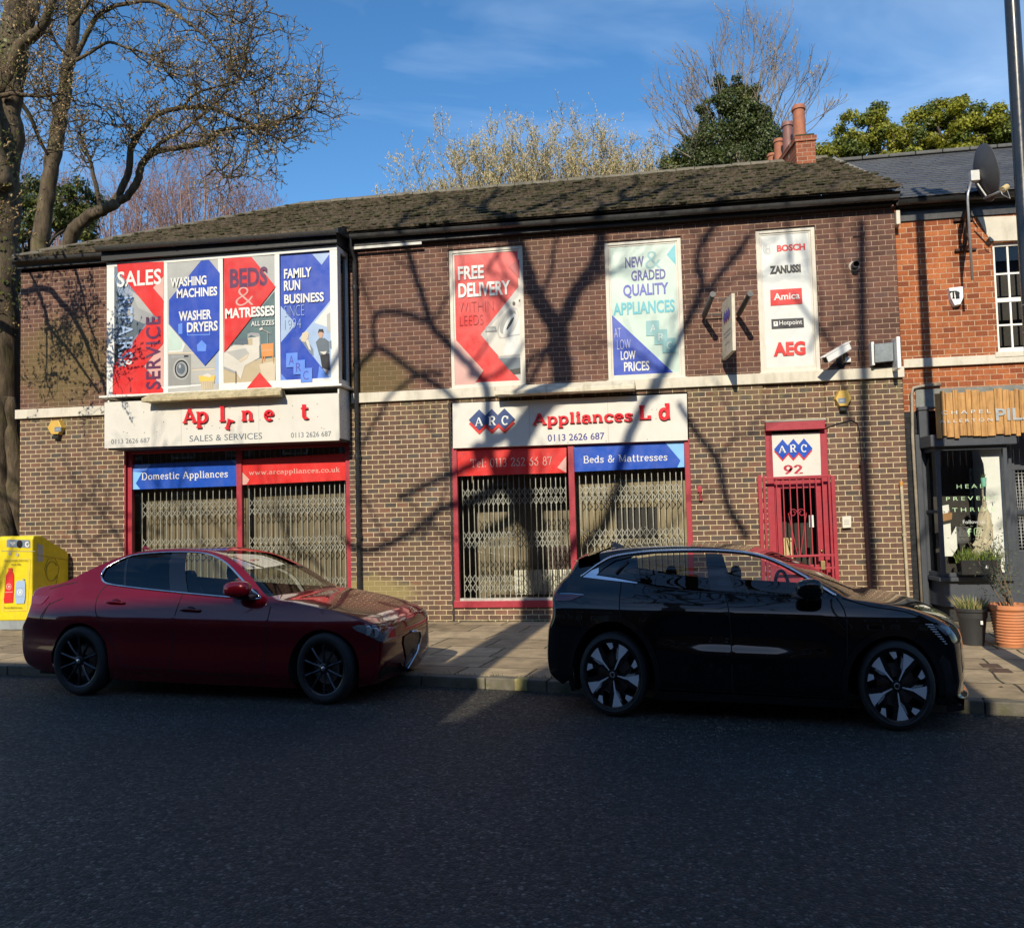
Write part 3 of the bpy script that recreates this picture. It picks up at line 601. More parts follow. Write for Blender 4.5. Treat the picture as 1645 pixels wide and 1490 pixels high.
# eaves: fascia, gutters, pipes
mb = MB(); mb.box(BX1 - .01, XR - .04, -.12, -.002, 5.83, 6.03); mb.box(XL - .0, BX0, -.09, -.002, 5.90, 6.0); mb.box(BX0 - .03, BX1 + .03, BY - .10, -.002, 5.77, 5.93); mb.build('eaves_board', BLKW, SHOP)
mb = MB(); mb.box(BX1 + .05, -3.42, -.135, -.119, 5.775, 5.815); mb.build('eaves_trim', M('pale_trim', (.5, .5, .47), .5, dirt=.4), SHOP)
def gutter(pts, r=.062, drop=0.0, clip=1.9):
    mb = MB(); n = 8
    for a, b in zip(pts, pts[1:]):
        a, b = Vector(a), Vector(b); d = (b - a).normalized(); s = d.cross(Vector((0, 0, 1))).normalized()
        rows = []
        for k in range(n + 1):
            an = math.pi + math.pi * k / n; o = s * (math.cos(an) * r) + Vector((0, 0, math.sin(an) * r)); rows.append([a + o, b + o])
        inn = []
        for k in range(n + 1):
            an = math.pi + math.pi * k / n; o = s * (math.cos(an) * (r - .006)) + Vector((0, 0, math.sin(an) * (r - .006))); inn.append([a + o, b + o])
        mb.grid(rows); mb.grid(inn); mb.grid([rows[0], inn[0]]); mb.grid([rows[-1], inn[-1]])
        L = (b - a).length; k = int(L / clip)
        for i in range(1, k + 1):
            p = a + d * (L * i / (k + 1))
            ring = [p + s * (math.cos(math.pi + math.pi * j / n) * (r + .007)) + Vector((0, 0, math.sin(math.pi + math.pi * j / n) * (r + .007))) for j in range(n + 1)]
            mb.grid([[q - d * .018 for q in ring], [q + d * .018 for q in ring]])
    return mb.build('gutter', M('gutter_grey', (.055, .055, .056), .3, vary=.2, dirt=.3), SHOP, smooth=True, auto=50, fix=False)
GZ = 5.985
gutter([(BX1 - .02, -.20, GZ - .01), (XR + .02, -.20, GZ - .07)]); gutter([(XL - .02, -.16, GZ + .05), (BX0 - .02, -.16, GZ + .03)]); gutter([(BX0 - .06, BY - .17, GZ - .03), (BX1 + .06, BY - .17, GZ - .065)])
mb = MB(); mb.bar((BX1 + .05, BY - .17, GZ - .06), (BX1 + .09, -.2, GZ - .04), .07, .07); mb.tube([(BX1 + .11, -.2, GZ - .06), (BX1 + .11, -.2, GZ - .2), (BX1 + .13, -.10, GZ - .32), (BX1 + .13, -.07, GZ - .45), (BX1 + .13, -.07, .3)], .036, 10)
for z in (5.2, 4.0, 2.6, 1.4): mb.lathe([(.036, -.03), (.046, -.03), (.046, .03), (.036, .03)], (BX1 + .13, -.07, z), n=10)
mb.build('downpipe', BLKP, SHOP, smooth=True, auto=40)
mb = MB(); mb.tube([onY(1386, 740, -.06), onY(1402, 1000, -.06)], .032, 10); mb.lathe([(.032, -.02), (.045, -.02), (.045, .02), (.032, .02)], onY(1386, 745, -.06), n=10)
mb.build('waste_pipe', M('maroon_pipe', (.06, .022, .022), .45), SHOP, smooth=True, auto=40)
mb = MB(); a, b = onY(1448, 780, -.05), onY(1462, 1005, -.05); mb.tube([a, b], .022, 10)
for q in (.35, .8): p = a.lerp(b, q); mb.lathe([(.022, -.02), (.03, -.02), (.03, .02), (.022, .02)], p, n=10)
vent = mb.build('vent_pipe', M('tan_pipe', (.42, .35, .24), .6, vary=.3, dirt=.5), SHOP, smooth=True, auto=40)
mb = MB(); mb.tube([a + Vector((0, 0, .005)), a + Vector((0, 0, .06))], .026, 10); mb.build('cap', M('orange_cap', (.5, .24, .05), .6), vent, smooth=True, auto=40)
mb = MB(); pts = [onY(1325, 688, -.015), onY(1345, 680, -.015), onY(1368, 675, -.015), onY(1377, 679, -.015), onY(1381, 695, -.015), onY(1382, 720, -.015), onY(1385, 745, -.015)]; mb.tube(pts, .007, 6)
pts = [onY(1370, 380, -.015), onY(1385, 378, -.02), onY(1389, 372, -.02), onY(1387, 389, -.02)]; mb.tube(pts, .006, 5); mb.tube([onY(1378, 545, -.02), onY(1381, 553, -.03), onY(1379, 562, -.03), onY(1380, 580, -.02)], .008, 5)
mb.build('cable', BLKP, SHOP)
mb = MB(); mb.box(-3.09, -3.055, -.012, .02, .08, 3.36); mb.build('wall_joint', M('joint_dark', (.03, .02, .02), .8), SHOP)
# the roof: courses of real tiles, hipped at the left end
tile_m, t = newmat('mossy_tile', 0.85, spec=0.2)
n = t.noise(3.0, 6, 0.65); c = t.ramp(n.outputs[0], [(0.3, (0.085, 0.064, 0.046)), (0.6, (0.155, 0.122, 0.086)), (0.8, (0.21, 0.165, 0.115))])
n2 = t.noise(13, 6, 0.7); c = t.mix(t.ramp(n2.outputs[0], [(0.44, 0.0), (0.58, 0.9)]), c, (0.038, 0.034, 0.016))
n3 = t.noise(30, 4, 0.7); c = t.mix(t.ramp(n3.outputs[0], [(0.6, 0.0), (0.7, 0.7)]), c, (0.10, 0.04, 0.024))
t.link(c, t.b.inputs['Base Color']); t.bump(t.noise(45, 6, .7).outputs[0], 0.9, 0.02)
moss_m = M('roof_moss', (0.048, 0.046, 0.018), 0.95, vary=.5, scale=30, bump=.5)
E0 = Vector((XL - .0, -.20, 6.03)); RY, RZ = 4.0, 8.12; RXL, RXR = -7.10, 3.30
def roof():
    r2 = random.Random(3); mb = MB(); ms = MB(); NC = 14; slope = Vector((0, RY - E0.y, RZ - E0.z)); sl_ = slope.length; un = slope / sl_; nn = Vector((0, -un.z, un.y))
    for i in range(NC):
        s0, s1 = i / NC, (i + 1) / NC
        xa = E0.x + (RXL - E0.x) * s0; xb = XR + .05 + (RXR - XR - .05) * s0; k = int((xb - xa) / .24); x = xa; w = (xb - xa) / k
        off = (w / 2 if i % 2 else 0)
        for j in range(-1, k + 1):
            a = xa + j * w + off; b = a + w - .004; a = max(a, xa); b = min(b, xb)
            if b - a < .02: continue
            j1, j2 = r2.uniform(-.006, .006), r2.uniform(-.005, .005)
            p0 = Vector((0, E0.y, E0.z)) + slope * s0 + nn * (.058 + j1) - un * .02; p1 = Vector((0, E0.y, E0.z)) + slope * (s1 + .04) + nn * (.012 + j2); pb = p0 - nn * .045
            sk_ = (RXL - E0.x) / NC if a == xa else 0
            mb.add([(a, p0.y, p0.z), (b, p0.y, p0.z), (b, p1.y, p1.z), (a + sk_, p1.y, p1.z), (a, pb.y, pb.z), (b, pb.y, pb.z)], [(0, 1, 2, 3), (4, 5, 1, 0)])
            if r2.random() < .8:
                for q in range(r2.randint(1, 3)):
                    cx = r2.uniform(a, b); pr = p0 - nn * .012 + un * r2.uniform(-.01, .05); rr = r2.uniform(.014, .046)
                    ms.lathe([(0, -.5 * rr), (rr, -.1 * rr), (rr * .7, .5 * rr), (0, .75 * rr)], (cx, pr.y, pr.z), n=6, sx=r2.uniform(1, 2.2))
    rf = mb.build('roof', tile_m, SHOP, fix=False)
    tag(ms.build('moss', moss_m, rf, smooth=True), kind='stuff')
    # underside, back slope and left hip
    mb = MB(); a, b = E0 - Vector((0, 0, .02)), Vector((XR + .05, E0.y, E0.z - .02)); c, d = Vector((RXR, RY, RZ - .02)), Vector((RXL, RY, RZ - .02)); e, f = Vector((XL - .0, 8.6, 6.0)), Vector((XR, 8.6, 6.0))
    mb.add([a, b, c, d, e, f], [(0, 1, 2, 3), (3, 2, 5, 4), (0, 3, 4)])
    mb.quad(a + Vector((0, 0, -.03)), b + Vector((0, 0, -.03)), (XR + .05, .05, 5.9), (XL - .0, .05, 5.9))
    # the lower lean of tiles over the bay
    mb.build('roof_deck', M('roof_felt', (.06, .05, .04), .9), SHOP, fix=False)
    mb = MB(); y0 = BY - .14
    for i, (ya, yb, za, zb) in enumerate(((y0, y0 + .22, 5.95, 6.03), (y0 + .18, -.05, 6.02, 6.14))):
        xa, xb = BX0 - .06, BX1 + .07; k = 16; w = (xb - xa) / k
        for j in range(k):
            a = xa + j * w; b = a + w - .004; h = .03 + r2.uniform(-.004, .006)
            mb.add([(a, ya, za + h), (b, ya, za + h), (b, yb, zb + .02), (a, yb, zb + .02), (a, ya, za - .01), (b, ya, za - .01)], [(0, 1, 2, 3), (4, 5, 1, 0)])
    mb.quad((BX1 + .07, y0, 5.94), (BX1 + .07, -.05, 5.94), (BX1 + .07, -.05, 6.16), (BX1 + .07, y0, 5.97))
    mb.build('bay_roof', tile_m, SHOP, fix=False)
    mb = MB()
    def ridge(a, b, n, r=.10):
        a, b = Vector(a), Vector(b); d = b - a
        for i in range(n):
            p, q = a + d * (i / n), a + d * ((i + 1) / n) - d.normalized() * .012
            up = Vector((0, 0, r2.uniform(-.008, .008))); s = d.normalized().cross(Vector((0, 0, 1))).normalized(); ring = []
            for k in range(7):
                an = math.pi * k / 6; o = s * (math.cos(an) * r * 1.25) + Vector((0, 0, math.sin(an) * r)); ring.append(o)
            mb.grid([[p + o + up for o in ring], [q + o * .97 + up for o in ring]])
            mb.add([p + o + up for o in ring], [tuple(range(7))])
    ridge((RXL, RY, RZ - .03), (RXR, RY, RZ - .03), 30); ridge(E0 + Vector((0, 0, .0)), (RXL, RY, RZ - .02), 14, .085)
    mb.build('ridge_tiles', M('ridge_tile', (.15, .13, .095), .85, vary=.35, scale=6, dirt=.5, dcol=(.05, .045, .02)), SHOP, smooth=True, auto=45, fix=False)
roof()
# the door and its lining
def door():
    a, b, z0, z1 = DR; jl, jr = a + .02, b - .02
    mb = MB(); mb.box(a, a + .10, .0, .09, z0, 2.78); mb.box(b - .10, b, .0, .09, z0, 2.78); mb.box(a + .10, b - .10, .002, .088, 2.06, 2.14)
    mb.build('door_frame', REDF, SHOP, bevel=.005)
    mb = MB(); p0, p1 = onY(1230, 688, -.10), onY(1325.5, 684, -.10); mb.box(p0.x, p1.x, -.11, .02, 2.745, 2.86); mb.build('door_canopy', REDF, SHOP, bevel=.006)
    mb = MB(); mb.box(p0.x, p1.x + .02, -.10, .0, 2.862, 2.89); mb.build('door_flashing', M('cement_grey', (.32, .3, .25), .9, bump=.4), SHOP, bevel=.01)
    mb = MB(); x0, x1 = a + .105, b - .105; w = .085; y0, y1 = .03, .075
    mb.box(x0, x0 + w, y0, y1, z0, 2.05); mb.box(x1 - w, x1, y0, y1, z0, 2.05); mb.box(x0 + w, x1 - w, y0, y1, 1.93, 2.05); mb.box(x0 + w, x1 - w, y0, y1, .72, .86); mb.box(x0 + w, x1 - w, y0, y1, z0, .3); mb.box(x0 + w, x1 - w, y0 + .015, y1, .3, .72)
    dr = mb.build('door', REDF, SHOP, bevel=.005)
    mb = MB(); mb.quad((x0 + w, .055, .86), (x1 - w, .055, .86), (x1 - w, .055, 1.93), (x0 + w, .055, 1.93)); mb.build('pane', GLASS, dr, fix=False)
    mb = MB(); mb.lathe([(0, -.02), (.018, -.018), (.02, 0), (.012, .01), (.012, .03)], (x1 - .03, .02, 1.05), 'Y', 10); mb.build('handle', M('brass', (.5, .36, .12), .35, 1.0), dr, smooth=True)
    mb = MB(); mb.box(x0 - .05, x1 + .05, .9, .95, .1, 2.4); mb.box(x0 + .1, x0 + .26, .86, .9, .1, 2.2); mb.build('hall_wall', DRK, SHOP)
    mb = MB(); mb.box(x0 + .05, x0 + .28, .5, .62, .6, 1.22); mb.build('hall_box', M('cream_card', (.62, .5, .27), .7), SHOP)
    mb = MB(); mb.quad((x1 - w - .09, .05, 1.38), (x1 - w - .03, .05, 1.38), (x1 - w - .03, .05, 1.55), (x1 - w - .09, .05, 1.55)); mb.build('door_notice', M('paper_white', (.75, .74, .7), .7), SHOP, fix=False)
door()
# folding steel grilles just behind the glass
STEEL = M('pale_steel', (.46, .455, .42), .38, .35, vary=.25, scale=7, dirt=.3, dcol=(.2, .17, .13))
def grille(x0, x1, z0, z1, n, y, label, bands):
    t_ = thing('folding_grille', label, 'security grille', 'folding steel grilles behind the shop windows', (x0, y, z0))
    r2 = random.Random(int(abs(x0) * 100)); xs = [x0 + (x1 - x0) * (i + .35 * math.sin(i * .55) * .45 + .5) / n for i in range(n)]
    mb = MB()
    for i, x in enumerate(xs):
        lean = r2.uniform(-.012, .012); mb.bar((x - x0 + lean, 0, 0), (x - x0, 0, z1 - z0), .0115, .010, (0, 1, 0))
    mb.build('upright_bars', STEEL, t_, bevel=0)
    mb = MB()
    for zb in bands:
        h = .13
        for i in range(n - 1):
            a, b = xs[i] - x0, xs[i + 1] - x0; zc = zb - z0
            for dz in (-h / 2, h / 2):
                mb.bar((a, -.010, zc + dz - h * .5), (b, -.010, zc + dz + h * .5), .010, .004, (0, 1, 0)); mb.bar((a, .010, zc + dz + h * .5), (b, .010, zc + dz - h * .5), .010, .004, (0, 1, 0))
    mb.build('lattice_links', STEEL, t_)
    return t_
ZB = (1.93, 1.29, .64)
grille(-2.97, -1.31, .42, 2.66, 21, .14, 'pale folding grille below the red telephone banner', ZB)
grille(-1.20, .37, .42, 2.66, 18, .14, 'pale folding grille below the blue beds banner, its foot hidden by the black car', ZB)
grille(-8.28, -6.54, .42, 2.8, 17, .16, 'pale folding grille below the blue banner, above the roof of the red car', (1.87, 1.28, .64))
grille(-6.43, -4.75, .42, 2.8, 19, .16, 'pale folding grille below the red web address banner', (1.87, 1.28, .64))
# ================================================================== signs, posters, lettering
def ink(name, c, rough=0.34): return M(name, c, rough, vary=.13, scale=2.6, spec=.5, bump=.03, dirt=.10, dcol=(.35, .32, .27))
INK = dict(
    red=ink('print_red', (.58, .026, .024)), dred=ink('print_dark_red', (.36, .02, .03)), blue=ink('print_blue', (.020, .062, .40)), rblue=ink('print_royal_blue', (.010, .070, .42)), mblue=ink('print_mid_blue', (.11, .24, .70)),
    lblue=ink('print_pale_blue', (.32, .43, .62)), sky=ink('print_sky_blue', (.20, .45, .82)), white=ink('print_white', (.68, .68, .65)), off=ink('print_off_white', (.60, .62, .60)), pink=ink('print_pink', (.58, .34, .30)), pale=ink('print_pale_grey', (.38, .39, .38)),
    grey=ink('print_grey', (.30, .31, .32)), mgrey=ink('print_mid_grey', (.40, .40, .38)), slate=ink('print_slate', (.10, .13, .16)), dark=ink('print_dark', (.025, .024, .03)), plum=ink('print_plum', (.10, .025, .075)), teal=ink('print_teal', (.09, .15, .16)),
    mint=ink('print_mint', (.45, .57, .51)), cyan=ink('print_cyan', (.09, .40, .48)), pteal=ink('print_pale_teal', (.20, .40, .42)), navy=ink('print_navy', (.03, .035, .22)), indigo=ink('print_indigo', (.07, .08, .40)), tan=ink('print_tan', (.45, .37, .24)), beige=ink('print_beige', (.56, .48, .36)),
    orange=ink('print_orange', (.62, .24, .07)), yellow=ink('print_yellow', (.75, .46, .10)), skin=ink('print_skin', (.50, .30, .20)), steel=ink('print_steel', (.26, .26, .25)), black=ink('print_black', (.012, .012, .013)), linen=ink('print_linen', (.58, .55, .49)), crim=ink('print_crimson', (.42, .03, .055)), dblue=ink('print_deep_blue', (.02, .05, .17)), gblue=ink('print_grey_blue', (.17, .21, .27)))
class Art:
    """flat print on a panel at depth Y: pixel polygons measured in a crop with origin (ox, oy) and scale s"""
    def __init__(s, Y, ox=0, oy=0, sc=1.0): s.Y = Y; s.ox, s.oy, s.s = ox, oy, sc; s.mats = []; s.mb = MB(); s.lay = 0; s.tx = {}
    def P(s, x, y, dy=0.0): return onY(s.ox + x / s.s, s.oy + y / s.s, s.Y + dy)
    def mi(s, c):
        m = INK[c]
        if m not in s.mats: s.mats.append(m)
        return s.mats.index(m)
    def poly(s, c, *pts):
        s.lay += 1; s.mb.m = s.mi(c); V = [s.P(x, y, -.0007 * s.lay) for x, y in pts]
        for tri in tessellate_polygon([[Vector((p.x, p.z, 0)) for p in V]]): s.mb.add([V[i] for i in tri], [(0, 1, 2)])
    def ell(s, c, x, y, rx, ry, rot=0, n=24):
        a = R_(rot); s.poly(c, *[(x + rx * math.cos(k * 2 * math.pi / n) * math.cos(a) - ry * math.sin(k * 2 * math.pi / n) * math.sin(a), y + rx * math.cos(k * 2 * math.pi / n) * math.sin(a) + ry * math.sin(k * 2 * math.pi / n) * math.cos(a)) for k in range(n)])
    def text(s, c, txt, bl, tr, bold=0.0, rot=0, space=1.0, serif=False, weight=.15, dy=0.0, shift=None):
        s.lay += 1; mb = s.tx.setdefault(c, MB()); a, b = s.P(*bl), s.P(*tr); y = s.Y - .0007 * s.lay - .0004 + dy
        if rot == 0:
            if serif: serif_into(mb, txt, a.x, a.z, b.x, b.z - a.z, y, weight=weight)
            else: text_into(mb, txt, a.x, a.z, b.x, b.z, y, bold, space)
        else:
            w, h = b.x - a.x, b.z - a.z; tmp = MB(); text_into(tmp, txt, 0, 0, 1, 1, 0, bold, space)
            V = []
            for (p, _, q) in tmp.v: V.append((a.x + (1 - q) * w, y, a.z + p * h) if rot > 0 else (a.x + q * w, y, b.z - p * h))
            mb.add(V, tmp.f)
    def outline(s, c, txt, bl, tr, rot=0): s.text(c, txt, bl, tr, bold=-.024)
    def done(s, root, base='print'):
        if s.mb.v: s.mb.build(base, s.mats, root, fix=False)
        for c, mb in s.tx.items(): mb.build('lettering', INK[c], root, fix=False)
def panel(root, art, c, tl, tr, br, bl, th=.02, name='panel'):
    Q = [art.P(*p) for p in (tl, tr, br, bl)]; B = [q + Vector((0, th, 0)) for q in Q]
    MB().add(Q + B, [(3, 2, 1, 0), (4, 5, 6, 7), (0, 1, 5, 4), (1, 2, 6, 5), (2, 3, 7, 6), (3, 0, 4, 7)]).build(name, INK[c], root)
GP = 'printed posters in the upstairs windows'
PY = BY - .004
# --- sales, repairs and service
t_ = thing('window_poster', 'red SALES REPAIRS SERVICE poster, first pane of the white bay', 'poster', GP); A = Art(PY, 160, 390, 4.514)
panel(t_, A, 'gblue', (95, 150), (465, 135), (462, 1092), (92, 1100))
A.poly('slate', (96, 200), (170, 260), (120, 640), (95, 880)); A.poly('grey', (180, 300), (390, 525), (300, 610), (200, 640))
A.poly('slate', (120, 500), (330, 590), (100, 860)); A.poly('pale', (210, 330), (300, 400), (390, 525), (280, 470)); A.poly('black', (95, 730), (225, 730), (98, 885))
for k in range(9): A.poly('lblue', (100 + k * 14, 215 + k * 6), (103 + k * 14, 214 + k * 6), (150 + k * 11, 380), (146 + k * 11, 382))
A.poly('red', (125, 149), (465, 136), (465, 238), (385, 325), (465, 418), (463, 532), (428, 545), (395, 526), (235, 330), (130, 205)); A.poly('pink', (466, 240), (387, 325), (466, 415))
A.poly('red', (98, 892), (345, 590), (430, 545), (463, 532), (463, 728), (320, 895), (462, 1060), (462, 1091), (93, 1099)); A.poly('pink', (463, 732), (324, 893), (461, 1050))
A.text('white', 'SALES', (132, 325), (450, 188), bold=.018); A.text('lblue', 'REPAIRS', (138, 845), (245, 390), bold=.01, rot=-1, space=1.1); A.text('white', '&', (140, 905), (240, 840), rot=-1, bold=.01); A.text('plum', 'SERVICE', (340, 1065), (446, 532), bold=.02, rot=1, space=1.12)
A.done(t_)
# --- washing machines
t_ = thing('window_poster', 'grey poster with a blue diamond and WASHING MACHINES lettering, second pane of the white bay', 'poster', GP); A = Art(PY, 160, 390, 4.514)
panel(t_, A, 'pale', (495, 135), (868, 112), (865, 1070), (493, 1086))
A.poly('off', (496, 590), (620, 735), (600, 790), (498, 795)); A.poly('pale', (520, 640), (590, 720), (590, 760), (515, 760)); A.poly('mint', (500, 600), (600, 720), (590, 775), (500, 780))
A.poly('beige', (496, 793), (700, 793), (690, 806), (496, 808)); A.poly('mgrey', (660, 805), (845, 790), (845, 1015), (660, 1018)); A.poly('beige', (668, 915), (838, 905), (838, 918), (668, 928)); A.poly('grey', (668, 912), (838, 902), (838, 906), (668, 916)); A.poly('lblue', (845, 560), (866, 540), (865, 1065), (845, 1068))
A.poly('steel', (500, 806), (662, 804), (660, 1050), (500, 1058)); A.poly('grey', (520, 815), (650, 812), (650, 832), (520, 836)); A.poly('dark', (612, 815), (645, 814), (645, 828), (612, 829))
A.ell('pale', 594, 915, 60, 78); A.ell('black', 594, 915, 50, 66); A.ell('grey', 594, 915, 40, 54); A.ell('slate', 590, 912, 30, 40); A.ell('pale', 582, 895, 8, 14); A.poly('mgrey', (494, 1058), (864, 1020), (864, 1069), (494, 1085))
A.poly('tan', (722, 980), (836, 972), (822, 1060), (745, 1066)); A.poly('yellow', (716, 965), (836, 960), (832, 1000), (728, 1004)); A.poly('linen', (740, 962), (785, 945), (812, 962), (800, 975))
for k in range(6): A.poly('beige', (745 + k * 14, 1004), (749 + k * 14, 1004), (752 + k * 12, 1062), (748 + k * 12, 1062))
A.poly('blue', (735, 129), (795, 125), (868, 215), (866, 775), (762, 890), (503, 588), (503, 415)); A.poly('mblue', (630, 590), (800, 580), (800, 668), (635, 672)); A.poly('blue', (636, 596), (794, 586), (794, 660), (640, 666)); A.poly('mblue', (705, 740), (740, 705), (775, 740), (770, 785), (710, 785)); A.poly('mblue', (570, 590), (600, 580), (600, 660), (572, 660))
A.text('white', 'WASHING', (520, 325), (780, 238), bold=.03); A.text('white', 'MACHINES', (565, 405), (858, 318), bold=.03); A.text('white', 'WASHER', (580, 571), (816, 484), bold=.03); A.text('white', 'DRYERS', (640, 652), (862, 566), bold=.03)
A.done(t_)
# --- beds
t_ = thing('window_poster', 'red and grey BEDS & MATRESSES poster showing a made bed, third pane of the white bay', 'poster', GP); A = Art(PY, 350, 390, 4.514)
panel(t_, A, 'pale', (45, 112), (418, 90), (415, 1052), (40, 1070))
A.poly('teal', (417, 345), (100, 720), (90, 830), (416, 840))
for q in ((250, 560, 410, 700), (300, 500, 412, 600), (200, 620, 380, 800)): A.poly('slate', (q[0], q[1]), (q[0] + 6, q[1] - 6), (q[2], q[3]), (q[2] - 5, q[3] + 6))
A.poly('tan', (42, 890), (416, 830), (415, 1050), (41, 1068)); A.poly('beige', (300, 880), (416, 855), (415, 1000), (330, 1000)); A.poly('grey', (215, 660), (240, 650), (298, 655), (308, 680), (308, 740), (296, 740), (296, 690), (240, 668), (215, 690))
A.poly('linen', (212, 690), (300, 680), (302, 745), (212, 745)); A.poly('tan', (190, 700), (250, 690), (252, 740), (190, 742)); A.poly('slate', (118, 700), (215, 690), (222, 735), (125, 742)); A.poly('linen', (43, 800), (112, 740), (300, 742), (302, 832), (196, 890), (165, 988), (130, 932), (42, 895)); A.poly('grey', (42, 895), (130, 932), (136, 950), (42, 912)); A.poly('dark', (128, 930), (134, 930), (134, 1022), (128, 1022))
A.poly('mgrey', (60, 790), (200, 764), (226, 800), (160, 862), (120, 830)); A.poly('beige', (150, 850), (226, 800), (210, 838), (160, 866)); A.poly('orange', (312, 735), (404, 726), (404, 820), (318, 826)); A.poly('tan', (314, 780), (404, 772), (404, 776), (314, 784))
for q in ((322, 826, 316, 870), (336, 824, 336, 855), (396, 820, 402, 872)): A.poly('orange', (q[0], q[1]), (q[0] + 7, q[1]), (q[2] + 4, q[3]), (q[2], q[3]))
A.poly('steel', (356, 640), (361, 640), (364, 728), (359, 728)); A.poly('steel', (310, 618), (384, 656), (382, 662), (308, 624)); A.poly('linen', (300, 622), (322, 612), (326, 626), (304, 636))
A.poly('red', (45, 112), (245, 103), (418, 318), (46, 795)); A.poly('red', (303, 938), (205, 1058), (400, 1050))
A.text('plum', 'BEDS', (92, 332), (362, 172), bold=.035); A.text('pink', '&', (132, 462), (262, 318), bold=-.02); A.text('white', 'MATRESSES', (58, 553), (413, 455), bold=.035); A.text('white', 'ALL SIZES', (245, 606), (412, 560), bold=.01)
A.done(t_)
# --- family run business
t_ = thing('window_poster', 'blue FAMILY RUN BUSINESS SINCE 1994 poster, last pane of the white bay', 'poster', GP); A = Art(PY, 350, 390, 4.514)
panel(t_, A, 'blue', (455, 97), (820, 70), (828, 1030), (453, 1048))
A.poly('lblue', (685, 82), (816, 72), (752, 160)); A.poly('lblue', (456, 458), (565, 590), (456, 722)); A.poly('lblue', (820, 412), (590, 692), (826, 998)); A.poly('off', (820, 430), (700, 580), (824, 620)); A.poly('pale', (790, 520), (822, 500), (824, 640), (792, 650)); A.poly('mblue', (735, 890), (826, 1000), (827, 1028), (715, 1036)); A.poly('mblue', (456, 946), (505, 1000), (456, 1042))
# two shoppers
A.poly('gblue', (592, 700), (640, 690), (690, 770), (695, 820), (668, 800), (612, 720)); A.poly('linen', (632, 705), (656, 700), (676, 780), (660, 770)); A.ell('skin', 640, 676, 16, 26); A.poly('beige', (604, 690), (612, 655), (640, 640), (660, 655), (655, 690), (630, 720), (605, 712))
A.poly('slate', (710, 720), (735, 690), (775, 690), (805, 715), (808, 790), (780, 815), (735, 815)); A.poly('linen', (738, 790), (790, 785), (775, 815)); A.ell('skin', 745, 660, 17, 30); A.poly('dark', (725, 655), (732, 625), (762, 625), (768, 650), (740, 645)); A.poly('dark', (740, 815), (808, 800), (812, 925), (755, 905)); A.poly('skin', (782, 915), (796, 920), (798, 950), (786, 945)); A.poly('gblue', (808, 715), (822, 705), (824, 770), (810, 760))
for (x, y, l, lx, rr) in ((495, 800, 'A', 520, 0), (548, 852, 'R', 570, 0), (600, 910, 'C', 630, 0)): A.poly('mblue', (x, y), (x + 83, y - 5), (x + 84, y + 98), (x, y + 103)); A.text('indigo', l, (x + 22, y + 85), (x + 60, y + 18), serif=False)
A.text('white', 'FAMILY', (483, 263), (681, 178), bold=.03); A.text('white', 'RUN', (483, 352), (600, 270), bold=.03); A.text('white', 'BUSINESS', (485, 446), (771, 358), bold=.03); A.text('lblue', 'SINCE', (485, 537), (628, 450), bold=-.026); A.text('lblue', '1994', (488, 626), (606, 548), bold=-.026)
A.done(t_)
# --- free delivery
FY = .052
t_ = thing('window_poster', 'red FREE DELIVERY poster with a grey washing machine, beside the bay', 'poster', GP); A = Art(FY, 700, 380, 5.517)
panel(t_, A, 'red', (140, 165), (750, 130), (772, 1320), (152, 1345), th=.03)
A.poly('pale', (740, 436), (398, 868), (768, 1300)); A.poly('mgrey', (740, 436), (398, 868), (470, 950), (742, 560)); A.poly('linen', (742, 520), (450, 830), (470, 960), (560, 1060), (752, 1040)); A.poly('off', (742, 700), (640, 900), (600, 1040), (750, 1035)); A.poly('mgrey', (560, 890), (745, 860), (748, 872), (562, 902)); A.poly('grey', (548, 1062), (755, 1045), (756, 1075), (575, 1092)); A.poly('slate', (560, 1078), (756, 1070), (757, 1185), (655, 1185)); A.poly('black', (655, 1180), (757, 1160), (757, 1215), (690, 1220))
A.ell('mgrey', 640, 765, 72, 150, 28); A.ell('linen', 645, 770, 62, 138, 28); A.ell('steel', 640, 755, 52, 118, 28); A.ell('off', 655, 775, 36, 104, 28); A.ell('dark', 660, 770, 12, 66, 30); A.ell('dark', 692, 592, 13, 18); A.poly('dark', (735, 560), (748, 555), (748, 575), (737, 578))
A.poly('steel', (440, 800), (530, 795), (545, 840), (440, 845)); A.poly('pale', (452, 812), (520, 806), (530, 830), (452, 836))
A.poly('pink', (160, 895), (424, 1186), (332, 1322), (162, 1330)); A.poly('dred', (740, 200), (642, 262), (742, 375))
A.text('white', 'FREE', (200, 388), (426, 252), bold=.03); A.text('white', 'DELIVERY', (204, 545), (660, 388), bold=.03); A.text('dred', 'WITHIN', (205, 672), (510, 565), bold=-.022); A.text('dred', 'LEEDS', (215, 790), (420, 690), bold=-.022)
A.done(t_)
